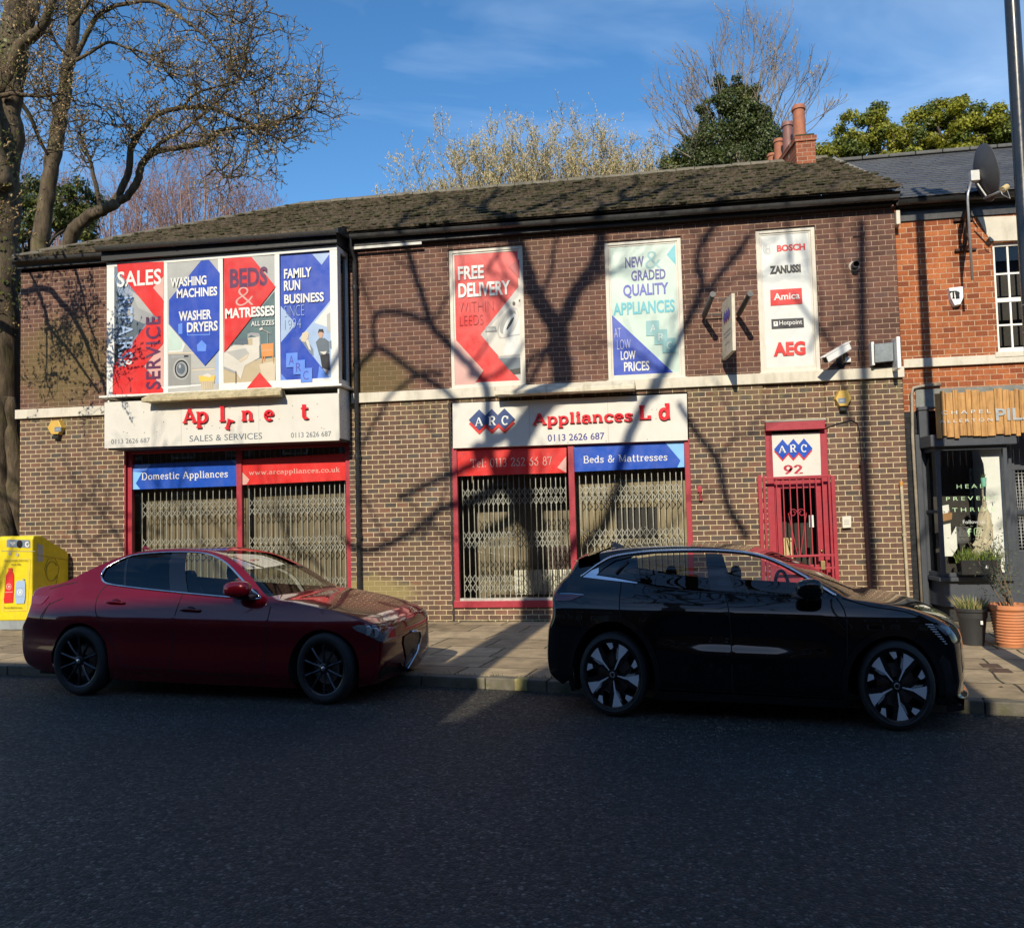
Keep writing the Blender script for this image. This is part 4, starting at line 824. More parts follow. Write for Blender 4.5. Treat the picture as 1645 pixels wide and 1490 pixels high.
# --- new and graded
t_ = thing('window_poster', 'pale mint poster with NEW & GRADED QUALITY APPLIANCES, a blue LOW PRICES corner', 'poster', GP); A = Art(FY, 950, 370, 5.517)
panel(t_, A, 'mint', (150, 145), (752, 105), (790, 1290), (172, 1316), th=.03)
A.poly('cyan', (745, 118), (666, 215), (748, 308)); A.poly('blue', (166, 735), (752, 1285), (176, 1312))
A.text('pteal', '&', (478, 345), (612, 178), serif=False, bold=-.008); A.text('navy', 'NEW', (300, 336), (464, 228), bold=.03); A.text('navy', 'GRADED', (354, 452), (656, 338), bold=.03); A.text('indigo', 'QUALITY', (284, 607), (682, 458), bold=.03); A.text('cyan', 'APPLIANCES', (194, 757), (737, 610), bold=.03)
A.text('off', 'AT', (205, 948), (260, 866), bold=-.026); A.text('off', 'LOW', (230, 1056), (346, 964), bold=-.026); A.text('white', 'LOW', (262, 1150), (391, 1064), bold=.02); A.text('white', 'PRICES', (291, 1252), (513, 1156), bold=.02)
for (x, y, l) in ((485, 802, 'A'), (558, 880, 'R'), (630, 955, 'C')): A.poly('pteal', (x, y), (x + 115, y - 5), (x + 116, y + 128), (x, y + 132)); A.text('off', l, (x + 38, y + 98), (x + 85, y + 32), bold=-.01)
A.done(t_)
# --- makers' names
t_ = thing('window_poster', 'tall white poster listing five appliance makers in red and black', 'poster', GP); A = Art(FY, 1100, 340, 4.329)
panel(t_, A, 'off', (512, 148), (878, 120), (915, 1080), (545, 1098), th=.03)
A.text('red', 'BOSCH', (641, 281), (836, 219), bold=.05); A.ell('grey', 578, 260, 33, 37); A.ell('off', 578, 260, 30.5, 34); A.ell('grey', 578, 260, 22, 26); A.ell('off', 578, 260, 20, 23.5)
for x in (565, 588): A.poly('grey', (x, 240), (x + 3, 240), (x + 3, 280), (x, 280))
A.poly('grey', (565, 258), (591, 258), (591, 262), (565, 262)); A.text('black', 'ZANUSSI', (592, 436), (805, 364), bold=.055); A.poly('red', (594, 544), (813, 530), (819, 640), (597, 654)); A.text('white', 'Amica', (619, 617), (798, 558), bold=.02)
A.poly('dark', (602, 748), (826, 737), (830, 803), (605, 815)); A.poly('white', (617, 764), (647, 762), (649, 795), (619, 797)); A.ell('dark', 633, 775, 5, 6); A.text('white', 'Hotpoint', (658, 800), (815, 750), bold=.008); A.text('red', 'AEG', (618, 1008), (837, 898), bold=.05)
A.done(t_)
# --- banners along the shop windows
GB = 'coloured banners along the tops of the shop windows'
def banner(label, c, Y, ox, oy, s, corners):
    t_ = thing('window_banner', label, 'banner', GB); A = Art(Y, ox, oy, s); panel(t_, A, c, *corners, th=.012); return t_, A
t_, A = banner('blue Domestic Appliances banner with a pale arrow tail under the white bay', 'rblue', .055, 160, 600, 3.917, ((205, 572), (862, 542), (862, 706), (205, 729)))
A.poly('mblue', (206, 575), (325, 568), (290, 610), (206, 616)); A.poly('sky', (206, 616), (268, 620), (228, 690), (255, 726), (206, 728)); A.poly('mblue', (830, 545), (861, 543), (861, 580))
A.text('white', 'Domestic Appliances', (265, 668), (808, 606), serif=True, weight=.12); A.done(t_)
t_, A = banner('red web address banner with a pink notch under the white bay', 'red', .055, 160, 600, 3.917, ((889, 541), (1568, 500), (1568, 669), (889, 701)))
A.poly('pink', (890, 612), (942, 665), (925, 696), (890, 699)); A.text('pink', 'www.arcappliances.co.uk', (940, 637), (1513, 588), serif=True, weight=.12); A.done(t_)
t_, A = banner('red banner reading Tel: 0113 262 66 87 beside the blue beds banner', 'red', .03, 700, 620, 3.917, ((130, 404), (822, 382), (822, 545), (135, 567)))
A.poly('dred', (131, 420), (184, 424), (132, 480)); A.poly('red', (133, 424), (180, 427), (133, 474)); A.poly('pink', (821, 440), (765, 512), (821, 543)); A.text('pink', 'Tel: 0113 262 66 87', (220, 512), (730, 442), serif=True, weight=.11); A.done(t_)
t_, A = banner('blue Beds & Mattresses banner with a pale arrow point on the right', 'rblue', .03, 700, 620, 3.917, ((848, 374), (1562, 345), (1565, 510), (850, 540)))
A.poly('sky', (1440, 350), (1561, 346), (1564, 508), (1520, 511), (1540, 468)); A.poly('mblue', (849, 377), (876, 384), (849, 430)); A.text('white', 'Beds & Mattresses', (930, 484), (1457, 422), serif=True, weight=.12); A.done(t_)
# --- the two fascia boards
BOARD = M('sign_board_white', (.60, .58, .53), .38, vary=.05, scale=3, dirt=.22, dcol=(.42, .38, .3))
LETR = M('red_letter', (.60, .018, .03), .28, vary=.06, coat=.3)
def solid_letters(root, A, txt, bl, tr, depth=.03, weight=.2, track=.07, off=.034, gaps=None, mat=None, name='letter'):
    a, b = A.P(*bl), A.P(*tr); bag = []
    def each(c, i): bag.append(MB()); return bag[-1]
    serif_into(None, txt, a.x, a.z, b.x, b.z - a.z, A.Y - off, weight=weight, thin=.085, depth=depth, track=track, each=each)
    for m_ in bag:
        if m_.v: m_.build(name, mat or LETR, root)
def diamonds(root, A, cs, rx, ry, off, y0, y1, ltrs):
    """three overlapping diamonds with a red under-edge, each with its letter"""
    mr, mbl = MB(), MB()
    for k, (cx, cy) in enumerate(cs):
        for mb, dy, yy in ((mr, off, y0 + .002 * k), (mbl, 0, y1 + .002 * k)):
            V = [A.P(cx, cy - ry + dy), A.P(cx - rx, cy + dy), A.P(cx, cy + ry + dy), A.P(cx + rx, cy + dy)]
            mb.prism([(p.x, p.z) for p in V], A.Y - yy, A.Y - yy + .012)
    mr.build('logo_edge', INK['red'], root); mbl.build('logo_diamonds', INK['dblue' if off > 20 else 'rblue'], root)
    tb = MB()
    for (x, y, x2, y2), l in ltrs: a, b = A.P(x, y), A.P(x2, y2); serif_into(tb, l, a.x, a.z, b.x, b.z - a.z, A.Y - y1 - .008, weight=.17)
    tb.build('logo_letters', INK['white'], root, fix=False)
def board(root, A, tl, tr, br, bl, th=.03, seams=()):
    Q = [A.P(*p) for p in (tl, tr, br, bl)]; B = [q + Vector((0, th, 0)) for q in Q]
    MB().add(Q + B, [(3, 2, 1, 0), (4, 5, 6, 7), (0, 1, 5, 4), (1, 2, 6, 5), (2, 3, 7, 6), (3, 0, 4, 7)]).build('board', BOARD, root, bevel=.004)
    mb = MB()
    for (x, y0, y1) in seams: a, b = A.P(x, y0), A.P(x + 1, y1); mb.box(a.x, a.x + .004, A.Y - .0015, A.Y + .001, b.z, a.z)
    if mb.v: mb.build('board_joints', M('joint_grey', (.35, .34, .31), .7), root)
t_ = thing('fascia_sign', 'white fascia under the bay with only a few red letters left and SALES & SERVICES', 'shop sign', 'white fascia signs of the appliance shop'); A = Art(BY - .004, 160, 600, 3.917)
board(t_, A, (30, 180), (1505, 122), (1507, 420), (30, 470), .04, ((512, 165, 448), (1000, 140, 430)))
def one(ch, bl, tr, rot=0.0, w=.165):
    a, b = A.P(*bl), A.P(*tr); mb = MB(); wd = GLY[ch][0]
    serif_into(mb, ch, a.x, a.z, b.x, (b.z - a.z), A.Y - .036, weight=w, thin=.095, depth=.03)
    if rot:
        c = Vector(((a.x + b.x) / 2, A.Y, (a.z + b.z) / 2)); R3 = Matrix.Translation(c) @ Matrix.Rotation(rot, 4, 'Y') @ Matrix.Translation(-c); mb.v = [tuple(R3 @ Vector(p)) for p in mb.v]
    mb.build('letter', LETR, t_)
one('A', (530, 314), (615, 222)); one('p', (616, 310), (688, 210)); one('l', (758, 305), (798, 205)); one('r', (806, 356), (850, 262), .32); one('n', (900, 301), (974, 204)); one('e', (1040, 297), (1100, 200)); one('t', (1270, 284), (1320, 186))
A.text('slate', '0113 2626 687', (73, 443), (316, 403)); A.text('slate', 'SALES & SERVICES', (566, 429), (1023, 371)); A.text('slate', '0113 2626 687', (1205, 404), (1457, 361))
A.done(t_)
mb = MB(); r2 = random.Random(5)
for x, y in ((198, 246), (278, 243), (361, 240), (402, 305), (150, 365), (174, 372), (283, 371), (361, 366), (550, 347), (708, 328), (815, 216), (823, 216), (1010, 290), (1130, 286), (1214, 202), (1216, 276), (1369, 190), (1373, 270), (1397, 340), (1412, 346), (955, 290), (660, 330), (755, 340)): p = A.P(x, y); mb.lathe([(.006, -.004), (.006, .001)], p, 'Y', 7)
mb.build('fixing_hole', M('rust_black', (.04, .03, .025), .8), t_)
LEDGE = M('mossy_render', (.46, .39, .24), .9, vary=.45, scale=16, bump=.6, dirt=.7, dcol=(.12, .11, .04))
PLASTER_MOSS = M('streaked_band', (.62, .57, .45), .85, vary=.25, scale=8, bump=.4, dirt=.9, dcol=(.2, .17, .08))
def ledge(name, label, c0, c1, yb, out, z0, z1, zin, lm=None):
    mb = MB(); x0, x1 = c0, c1
    prof = [(yb, z0), (yb - out, z0), (yb - out, z0 + (z1 - z0) * .35), (yb - .02, z1), (yb, z1)]
    n = 24; rows = []
    for i in range(n + 1):
        x = x0 + (x1 - x0) * i / n; rows.append([(x + (.05 if (q[0] > yb - .1) else 0) * (1 - 2 * i / n) * zin, q[0], q[1] + (rnd.uniform(-.004, .004) if 0 < i < n else 0)) for q in prof] + [(x, prof[0][0], prof[0][1])])
    mb.grid(rows); mb.add(rows[0][:5], [(0, 1, 2, 3, 4)]); mb.add(rows[-1][:5], [(4, 3, 2, 1, 0)])
    return tag(mb.build(name, lm or LEDGE, bevel=.008), label, 'ledge')
p0, p1 = onY(228, 655, BY - .2), onY(451, 646, BY - .2)
ledge('sign_ledge', 'mossy cream ledge along the top of the fascia with missing letters', p0.x, p1.x, BY - .012, .2, 3.505, 3.66, 1.0)
p0, p1 = onY(797, 630, -.2), onY(1020, 621, -.2)
ledge('sign_ledge', 'pale streaked ledge above the Appliances fascia', p0.x, p1.x, -.058, .25, 3.40, 3.565, .1, PLASTER_MOSS)  # flush part of the band; its projection is added to cast the shadow below
t_ = thing('fascia_sign', 'white fascia with three blue diamonds and raised red Appliances lettering', 'shop sign', 'white fascia signs of the appliance shop'); A = Art(-.045, 700, 620, 3.917)
board(t_, A, (105, 108), (1580, 47), (1587, 340), (107, 392), .045, ((585, 90, 372), (1078, 68, 358)))
diamonds(t_, A, ((275, 213), (354, 210), (434, 207)), 65, 66, 25, .012, .022, (((249, 252, 299, 198), 'A'), ((335, 248, 381, 192), 'R'), ((417, 244, 459, 189), 'C')))
a = A.P(612, 243); b = A.P(1238, 150 - 22)
solid_letters(t_, A, 'Appliances', (612, 245), (1238, 148), weight=.17, track=.05)
solid_letters(t_, A, 'L', (1282, 212), (1352, 120)); solid_letters(t_, A, 'd', (1408, 210), (1474, 108), weight=.22)
A.text('navy', '0113 2626 687', (705, 349), (1061, 291), bold=.012); A.done(t_)
mb = MB()
for x, y in ((1360, 148), (1390, 147), (1386, 205), (832, 356), (1072, 347), (1330, 335)): mb.lathe([(.006, -.004), (.006, .001)], A.P(x, y), 'Y', 7)
mb.build('fixing_hole', MATS['rust_black'], t_)
# --- over the door
t_ = thing('door_sign', 'small white sign with diamonds and 92 over the red barred door', 'shop sign'); A = Art(.0, 1200, 620, 4.382)
board(t_, A, (150, 338), (515, 325), (523, 642), (158, 648), .03)
diamonds(t_, A, ((250, 445), (326, 441), (400, 438)), 60, 70, 15, .003, .007, (((222, 470, 272, 420), 'A'), ((302, 466, 346, 413), 'R'), ((380, 463, 420, 412), 'C')))
A.text('crim', '92', (260, 620), (388, 556), serif=True, weight=.2); A.done(t_)
# ================================================================== the red brick neighbour
NB = thing('neighbour_building', 'orange red brick house next door with slate roof and blue grey shopfront', 'building')
RB = brick_mat('orange_brick', [(0.0, (0.20, 0.055, 0.022)), (0.4, (0.33, 0.095, 0.032)), (0.75, (0.40, 0.13, 0.045)), (1.0, (0.24, 0.06, 0.025))], (0.52, 0.36, 0.24), bw=.165, rh=.076, ms=.009, moss=0.0, pits=.7)
RBS = brick_mat('orange_brick_stack', [(0.0, (0.20, 0.06, 0.03)), (0.5, (0.33, 0.105, 0.05)), (1.0, (0.25, 0.07, 0.035))], (0.38, 0.28, 0.2), bw=.165, rh=.076, ms=.010, moss=0.1)
SLATEB = M('painted_slate_blue', (.045, .052, .066), .5, vary=.14, dirt=.3, dcol=(.09, .09, .085)); BLKBR = brick_mat('black_painted_brick', [(0, (.016, .017, .02)), (1, (.026, .028, .032))], (.014, .015, .018), ms=.009, moss=0)
NX = 3.40; NY = .10
win = onY(1592, 390, NY); wi1 = onY(1606, 566, NY); WX0 = (win.x + wi1.x) / 2; WZ0, WZ1 = wi1.z, win.z
SHX0, SHX1, SHZ0, SHZ1 = 3.62, 6.0, .1, 3.10
wall('upper_wall', RB, NX, 10.0, 2.95, 5.86, [(WX0, WX0 + .86, WZ0, WZ1), (WX0 + 1.9, WX0 + 2.76, WZ0, WZ1)], NY, .12, NB)
wall('lower_wall', BLKBR, NX, 10.0, .0, 2.95, [(SHX0 + .1, SHX1, .1, 2.95)], NY, .3, NB)
mb = MB(); mb.quad((10, NY, 0), (10, 8.4, 0), (10, 8.4, 6), (10, NY, 6)); mb.quad((10, 8.4, 0), (XR + .02, 8.4, 0), (XR + .02, 8.4, 6), (10, 8.4, 6)); mb.build('rear_wall', RB, NB, fix=False)
mb = MB(); a, b = onY(1452, 577, NY - .04), onY(1452, 591, NY - .04); mb.box(NX + .01, 10, NY - .05, NY + .01, b.z, a.z); mb.build('painted_band', PLASTER, NB, bevel=.006)
mb = MB(); p = [onY(u, v, NY - .01) for u, v in ((1570, 349), (1700, 344), (1700, 384), (1591, 387.5))]; mb.prism([(q.x, q.z) for q in p], NY - .015, NY + .02); mb.build('window_lintel', PLASTER, NB, bevel=.004)
def sash(x0):
    x1 = x0 + .86; z0, z1 = WZ0, WZ1; y0, y1 = NY + .06, NY + .11; mb = MB(); w = .045
    mb.box(x0, x0 + w, y0, y1, z0, z1); mb.box(x1 - w, x1, y0, y1, z0, z1); mb.box(x0 + w, x1 - w, y0, y1, z1 - w, z1); mb.box(x0 + w, x1 - w, y0, y1, z0, z0 + .07)
    zm = onY(1618, 480, NY).z; mb.box(x0 + w, x1 - w, y0 + .003, y1, zm - .03, zm + .03)
    for k in (1, 2, 3): x = x0 + (x1 - x0) * k / 4 - (.0 if k else 0); mb.box(x - .013, x + .013, y0 + .012, y1 - .01, z0 + .07, zm - .03); mb.box(x - .013, x + .013, y0 + .012, y1 - .01, zm + .03, z1 - w)
    for z in (z0 + .07 + (zm - z0 - .1) / 2, zm + .03 + (z1 - w - zm - .03) * .47): mb.box(x0 + w, x1 - w, y0 + .014, y1 - .012, z - .013, z + .013)
    f = mb.build('sash_window', M('white_gloss_wood', (.80, .79, .74), .35, vary=.06, dirt=.2), NB, bevel=.004)
    mb = MB(); mb.quad((x0 + w, y1 - .02, z0 + .05), (x1 - w, y1 - .02, z0 + .05), (x1 - w, y1 - .02, z1 - w), (x0 + w, y1 - .02, z1 - w)); mb.build('pane', GLASS, f, fix=False)
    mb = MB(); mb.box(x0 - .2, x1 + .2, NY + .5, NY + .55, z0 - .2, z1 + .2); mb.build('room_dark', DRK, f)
    mb = MB(); mb.box(x0 - .06, x1 + .06, NY - .06, NY + .06, z0 - .075, z0 - .004); mb.build('sill', PLASTER, f, bevel=.006)
    return f
f = sash(WX0); sash(WX0 + 1.9)
mb = MB(); mb.lathe([(.0, 0), (.06, 0), (.075, .05), (.06, .12), (.045, .13)], (WX0 + .50, NY + .24, WZ0 + .05), n=14); mb.build('window_ornament', M('straw', (.42, .25, .10), .7), f, smooth=True)
# eaves
mb = MB(); a, b = onY(1500, 333, NY - .02), onY(1500, 351, NY - .02); mb.box(NX + .04, 10, NY - .03, NY + .01, b.z - .01, a.z); mb.build('eaves_board', M('grey_black_board', (.03, .031, .034), .4, vary=.2, dirt=.4), NB)
mb = MB(); mb.box(NX + .02, 10, NY - .14, NY - .0, a.z + .002, a.z + .1); mb.build('eaves_soffit', BLKW, NB)
mb = MB(); g = onY(1500, 322, NY - .16); rows = []
for k in range(9): an = math.pi + math.pi * k / 8; rows.append([(NX + .0, NY - .18 + .062 * math.cos(an), g.z + .02 + .062 * math.sin(an)), (10, NY - .18 + .062 * math.cos(an), g.z - .02 + .062 * math.sin(an))])
mb.grid(rows); mb.build('gutter', BLKP, NB, smooth=True, fix=False); EZ = g.z + .05
# slate roof in courses
slate_m, t = newmat('roof_slate', .5, spec=.4); n = t.noise(2.0, 5); t.link(t.ramp(n.outputs[0], [(.3, (.030, .031, .034)), (.7, (.065, .066, .07))]), t.b.inputs['Base Color']); t.bump(t.noise(20, 5).outputs[0], .4, .01)
mb = MB(); r2 = random.Random(9); y0_, z0_ = NY - .22, EZ; y1_, z1_ = 3.9, 8.0; NC = 22; sv = Vector((0, y1_ - y0_, z1_ - z0_)); un = sv.normalized(); nn = Vector((0, -un.z, un.y))
for i in range(NC):
    k = 34; w = (10 - XR - .06) / k; off = (i % 2) * w / 2
    for j in range(-1, k):
        a, b = max(XR + .06, XR + .06 + j * w + off), XR + .06 + (j + 1) * w + off - .004
        if b - a < .02: continue
        s0 = Vector((0, y0_, z0_)) + sv * (i / NC) + nn * (.014 + r2.uniform(0, .006)); s1 = Vector((0, y0_, z0_)) + sv * ((i + 1.3) / NC) + nn * .004
        mb.add([(a, s0.y, s0.z), (b, s0.y, s0.z), (b, s1.y, s1.z), (a, s1.y, s1.z), (a, s0.y, s0.z - .012), (b, s0.y, s0.z - .012)], [(0, 1, 2, 3), (4, 5, 1, 0)])
mb.quad((XR + .06, y0_, z0_ - .02), (10, y0_, z0_ - .02), (10, y1_, z1_ - .02), (XR + .06, y1_, z1_ - .02)); mb.quad((XR + .06, y1_, z1_), (10, y1_, z1_), (10, 8.4, 6), (XR + .06, 8.4, 6))
rf = mb.build('roof', slate_m, NB, fix=False)
mb = MB(); 
for k in range(14): a = XR + .06 + k * .46; mb.bar((a, y1_, z1_ + .03), (a + .45, y1_, z1_ + .03), .16, .07)
mb.build('ridge_tiles', M('grey_ridge', (.10, .10, .095), .8, vary=.3), rf, bevel=.02)
mb = MB(); mb.grid([[(XR - .02, -.22, 5.99), (XR - .02, 4.0, 8.13)], [(XR + .06, -.22, 6.03), (XR + .06, 4.0, 8.16)], [(XR + .13, -.1, 6.03), (XR + .13, 4.0, 8.1)]]); mb.build('verge_mortar', M('mortar_grey', (.20, .19, .165), .9, vary=.3), rf, fix=False)
mb = MB(); mb.box(XR + .005, NX + .03, -.08, NY, 5.55, 5.75); mb.build('corbel', PLASTER, NB, bevel=.01)
# chimney with its row of pots
cx0, cx1 = 2.62, 2.95; cy0, cy1 = 3.2, 5.3
SK = Matrix(((1, -.15, 0, .15 * cy0), (0, 1, 0, 0), (0, 0, 1, 0), (0, 0, 0, 1)))     # the party wall runs back at a slight angle
mb = MB(); mb.box(cx0, cx1, cy0, cy1, 7.2, 8.18, SK); mb.box(cx0 - .025, cx1 + .025, cy0 - .025, cy1 + .025, 8.18, 8.27, SK); st_ = mb.build('chimney', RBS, NB)
mb = MB(); mb.box(cx0 - .0, cx1 + .0, cy0, cy1, 8.272, 8.32, SK); mb.build('flaunching', moss_m, st_, bevel=.02)
potm = [M('terracotta', (.36, .13, .07), .75, vary=.25, dirt=.3), M('purple_clay', (.22, .10, .085), .6, vary=.2)]
for k, (y, h, r) in enumerate(((3.42, .62, .135), (4.05, .60, .12), (4.6, .52, .115), (5.05, .42, .11))):
    mb = MB(); mb.lathe([(r * 1.15, 0), (r * 1.05, .05), (r * 1.0, .1), (r * .95, h * .85), (r * 1.12, h * .87), (r * 1.12, h * .95), (r * .98, h), (r * .8, h), (r * .78, h - .2)], ((cx0 + cx1) / 2 - .02 - .17 * (y - cy0), y, 8.30), n=20, sx=.82); mb.build('chimney_pot', potm[1 if k in (1,) else 0], st_, smooth=True, auto=35)
# shopfront: bay window, cornice, shade-black base, recessed door
BZ = -.30
fx0, fx1 = onY(1507, 800, BZ).x, onY(1622, 800, BZ).x; sx0 = onY(1484, 800, NY).x; zt, zb = onY(1560, 716, BZ).z, onY(1560, 926, BZ).z
mb = MB(); w = .05
for x in (fx0, fx1 - w): mb.box(x, x + w, BZ, BZ + .06, zb, zt)
mb.box(fx0 + w, fx1 - w, BZ, BZ + .06, zt - .05, zt); mb.box(fx0 + w, fx1 - w, BZ, BZ + .06, zb, zb + .05)

mb.bar((fx0 + .02, BZ + .06, (zt + zb) / 2), (sx0 + .02, NY, (zt + zb) / 2), .04, .04); mb.bar((sx0 + .02, NY - .02, zb), (sx0 + .02, NY - .02, zt), .05, .05); mb.bar((fx0 + .02, BZ + .05, zt - .03), (sx0 + .02, NY, zt - .03), .05, .06); mb.bar((fx0 + .02, BZ + .05, zb + .03), (sx0 + .02, NY, zb + .03), .05, .06)
sf = mb.build('shop_window', SLATEB, NB, bevel=.005)
mb = MB(); mb.quad((fx0 + w, BZ + .03, zb + .05), (fx1 - w, BZ + .03, zb + .05), (fx1 - w, BZ + .03, zt - .05), (fx0 + w, BZ + .03, zt - .05)); mb.quad((sx0 + .03, NY - .03, zb + .05), (fx0 + .02, BZ + .06, zb + .05), (fx0 + .02, BZ + .06, zt - .05), (sx0 + .03, NY - .03, zt - .05)); mb.build('pane', GLASS, sf, fix=False)
mb = MB(); mb.prism([(sx0 - .06, NY), (fx0 - .08, BZ - .08), (fx1 + .1, BZ - .08), (fx1 + .16, NY)], zt + .002, zt + .16, Matrix(((1, 0, 0, 0), (0, 0, 1, 0), (0, 1, 0, 0), (0, 0, 0, 1)))); mb.build('cornice', SLATEB, sf, bevel=.01)
mb = MB(); T = Matrix(((1, 0, 0, 0), (0, 0, 1, 0), (0, 1, 0, 0), (0, 0, 0, 1))); mb.prism([(sx0 - .03, NY), (fx0 - .05, BZ - .05), (fx1 + .05, BZ - .05), (fx1 + .1, NY)], zb - .055, zb - .002, T); mb.prism([(sx0 + .02, NY), (fx0 + .02, BZ + .02), (fx1, BZ + .02), (fx1 + .02, NY)], .3, zb - .056, T); mb.build('stall_riser', SLATEB, sf, bevel=.006)
mb = MB(); mb.prism([(sx0 + .06, NY), (fx0 + .06, BZ + .1), (fx1 - .02, BZ + .1), (fx1, NY)], .1, .3, T); mb.build('plinth_shade', BLKW, sf)  # black block; the deep shade under the riser is put into its colour
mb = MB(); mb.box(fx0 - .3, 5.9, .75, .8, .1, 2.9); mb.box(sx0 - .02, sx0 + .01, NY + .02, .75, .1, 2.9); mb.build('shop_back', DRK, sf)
wc = M('white_lining', (.74, .74, .70), .6, vary=.06)
mb = MB(); xr = onY(1600, 800, -.1).x; mb.box(xr, xr + .12, -.12, .7, zb + .02, zt - .02); q = [onY(u, v, -.13) for u, v in ((1558, 718), (1572, 724), (1580, 745), (1584, 780), (1583, 860), (1587, 920), (1616, 920), (1616, 716))]; mb.prism([(p.x, p.z) for p in q], -.13, -.12); mb.build('white_arch', wc, sf)
mb = MB(); q = [onY(u, v, .0) for u, v in ((1514, 843), (1527, 840), (1528, 860), (1536, 845), (1538, 880), (1530, 893), (1514, 893))]; mb.prism([(p.x, p.z) for p in q], .0, .012); q = [onY(u, v, .05) for u, v in ((1514, 812), (1524, 810), (1526, 830), (1513, 832))]; mb.prism([(p.x, p.z) for p in q], .05, .06); mb.build('paper_poster', MATS['paper_white'], sf)
mb = MB(); q = [onY(u, v, .03) for u, v in ((1509, 826), (1530, 822), (1529, 834), (1510, 838))]; mb.prism([(p.x, p.z) for p in q], .03, .05); mb.build('brown_box', M('cardboard', (.32, .17, .07), .8), sf)
mb = MB(); q = [onY(u, v, .2) for u, v in ((1536, 846), (1556, 844), (1556, 868), (1536, 872))]; mb.box(q[0].x, q[1].x, .2, .3, q[3].z, q[0].z); q = [onY(u, v, .19) for u, v in ((1540, 850), (1552, 849), (1552, 862), (1540, 864))]; mb.box(q[0].x, q[1].x, .19, .2, q[2].z, q[0].z); mb.build('till', M('grey_plastic', (.12, .12, .125), .5), sf)
# writing on the glass
def wtxt(c, txt, bl, tr, y, root, bold=0.0, serif=False):
    mb = MB(); a, b = onY(*bl, y), onY(*tr, y); text_into(mb, txt, a.x, a.z, b.x, b.z, y, bold); return mb.build('lettering', INK[c], root, fix=False)
INK['pgreen'] = M('vinyl_pale_green', (.42, .62, .36), .5); INK['sgrey'] = M('steel_letter', (.40, .43, .44), .4, .3)
gy = BZ + .026
wtxt('pgreen', 'H E A L', (1537, 784.5), (1580, 777), gy, sf); wtxt('pgreen', 'P R E V E N T', (1520, 804), (1603, 796), gy, sf); wtxt('pgreen', 'T H R I V E', (1530, 822), (1598, 814), gy, sf); wtxt('off', 'Follow us', (1547, 841), (1582, 834.5), gy, sf)
wtxt('pgreen', 'f', (1554, 861), (1560, 848), gy, sf, .02)
mb = MB(); c = onY(1571, 854, gy); r = .045; mb.tube([c + Vector((a * r, 0, b * r * 1.1)) for a, b in ((-1, -.7), (-.7, -1), (.7, -1), (1, -.7), (1, .7), (.7, 1), (-.7, 1), (-1, .7), (-1, -.7))], .004, 5); mb.tube([c + Vector((.45 * r * math.cos(k * .5236), 0, .5 * r * math.sin(k * .5236))) for k in range(13)], .004, 5); mb.build('lettering', INK['pgreen'], sf)
# hanging tote bag
t_ = thing('tote_bag', 'cream cloth tote bag hanging inside the blue grey shop window', 'bag'); bm_ = M('cream_cloth', (.50, .44, .33), .9, vary=.2, scale=14, bump=.4)
mb = MB(); top = onY(1579, 797, -.18); rows = []
L = [(797, 1577.5, 1581), (812, 1577, 1583), (826, 1573, 1592), (845, 1570, 1596), (868, 1565, 1594), (875, 1560, 1590), (878, 1566, 1592), (893, 1552, 1596)]
for v, ul, ur in L:
    a, b = onY(ul, v, -.16), onY(ur, v, -.16); rows.append([Vector((a.x + (b.x - a.x) * k / 10, -.16 + .035 * math.sin(k * 1.9 + v * .07) - .03 * math.sin(math.pi * k / 10), a.z + (b.z - a.z) * k / 10)) for k in range(11)])
mb.grid(rows); mb.build('cloth', bm_, t_, smooth=True, fix=False)
mb = MB(); a = onY(1578, 770, -.16); b = onY(1579, 798, -.16); mb.tube([a, b], .012, 6); mb.build('strap', bm_, t_)
t_ = thing('hanging_planter', 'small turquoise pot hanging in the blue grey shop window', 'planter'); mb = MB(); p = onY(1580, 773, -.2); mb.lathe([(.03, -.07), (.038, .05), (.034, .05), (.03, -.03)], p, n=14); mb.build('pot', M('turquoise', (.20, .50, .40), .4), t_, smooth=True, auto=40)
mb = MB(); r2 = random.Random(2)
for k in range(26): d = Vector((r2.uniform(-1, 1), r2.uniform(-1, 1), r2.uniform(.4, 1.4))).normalized() * r2.uniform(.03, .07); s = d.orthogonal().normalized() * .008; q = p + Vector((0, 0, .05)); mb.add([q - s, q + s, q + d], [(0, 1, 2)])
mb.build('plant', M('plant_green', (.08, .12, .03), .7), t_, fix=False)
# recessed shop door at the frame's edge
mb = MB(); dx = fx1 + .1; mb.box(dx, dx + .08, NY - .05, NY + .1, .1, 2.6); mb.box(dx + .08, dx + 1.0, NY + .12, NY + .17, .1, 1.0); mb.box(dx + .08, dx + 1.0, NY + .12, NY + .17, 2.1, 2.6); mb.box(dx + .08, dx + .18, NY + .12, NY + .17, 1.0, 2.1); mb.box(dx + .9, dx + 1.0, NY + .12, NY + .17, 1.0, 2.1); mb.box(dx + .18, dx + .9, NY + .12, NY + .17, 1.48, 1.56)
d_ = mb.build('shop_door', SLATEB, NB, bevel=.006); mb = MB()
for k in range(16):
    for s in (1, -1): a = dx + .18 + k * .045; mb.bar((a if s > 0 else a + .045 * 1, NY + .15, 1.0), (a + .0, NY + .15, 2.1), .005, .004)
for k in range(24): mb.bar((dx + .18, NY + .152, 1.0 + k * .046), (dx + .9, NY + .152, 1.0 + k * .046), .005, .004)
mb.build('lead_lattice', M('lead_white', (.4, .41, .41), .5), d_); mb = MB(); mb.quad((dx + .1, NY + .2, .1), (dx + 1, NY + .2, .1), (dx + 1, NY + .2, 2.6), (dx + .1, NY + .2, 2.6)); mb.build('pane', MATS['dark_glass'], d_, fix=False)
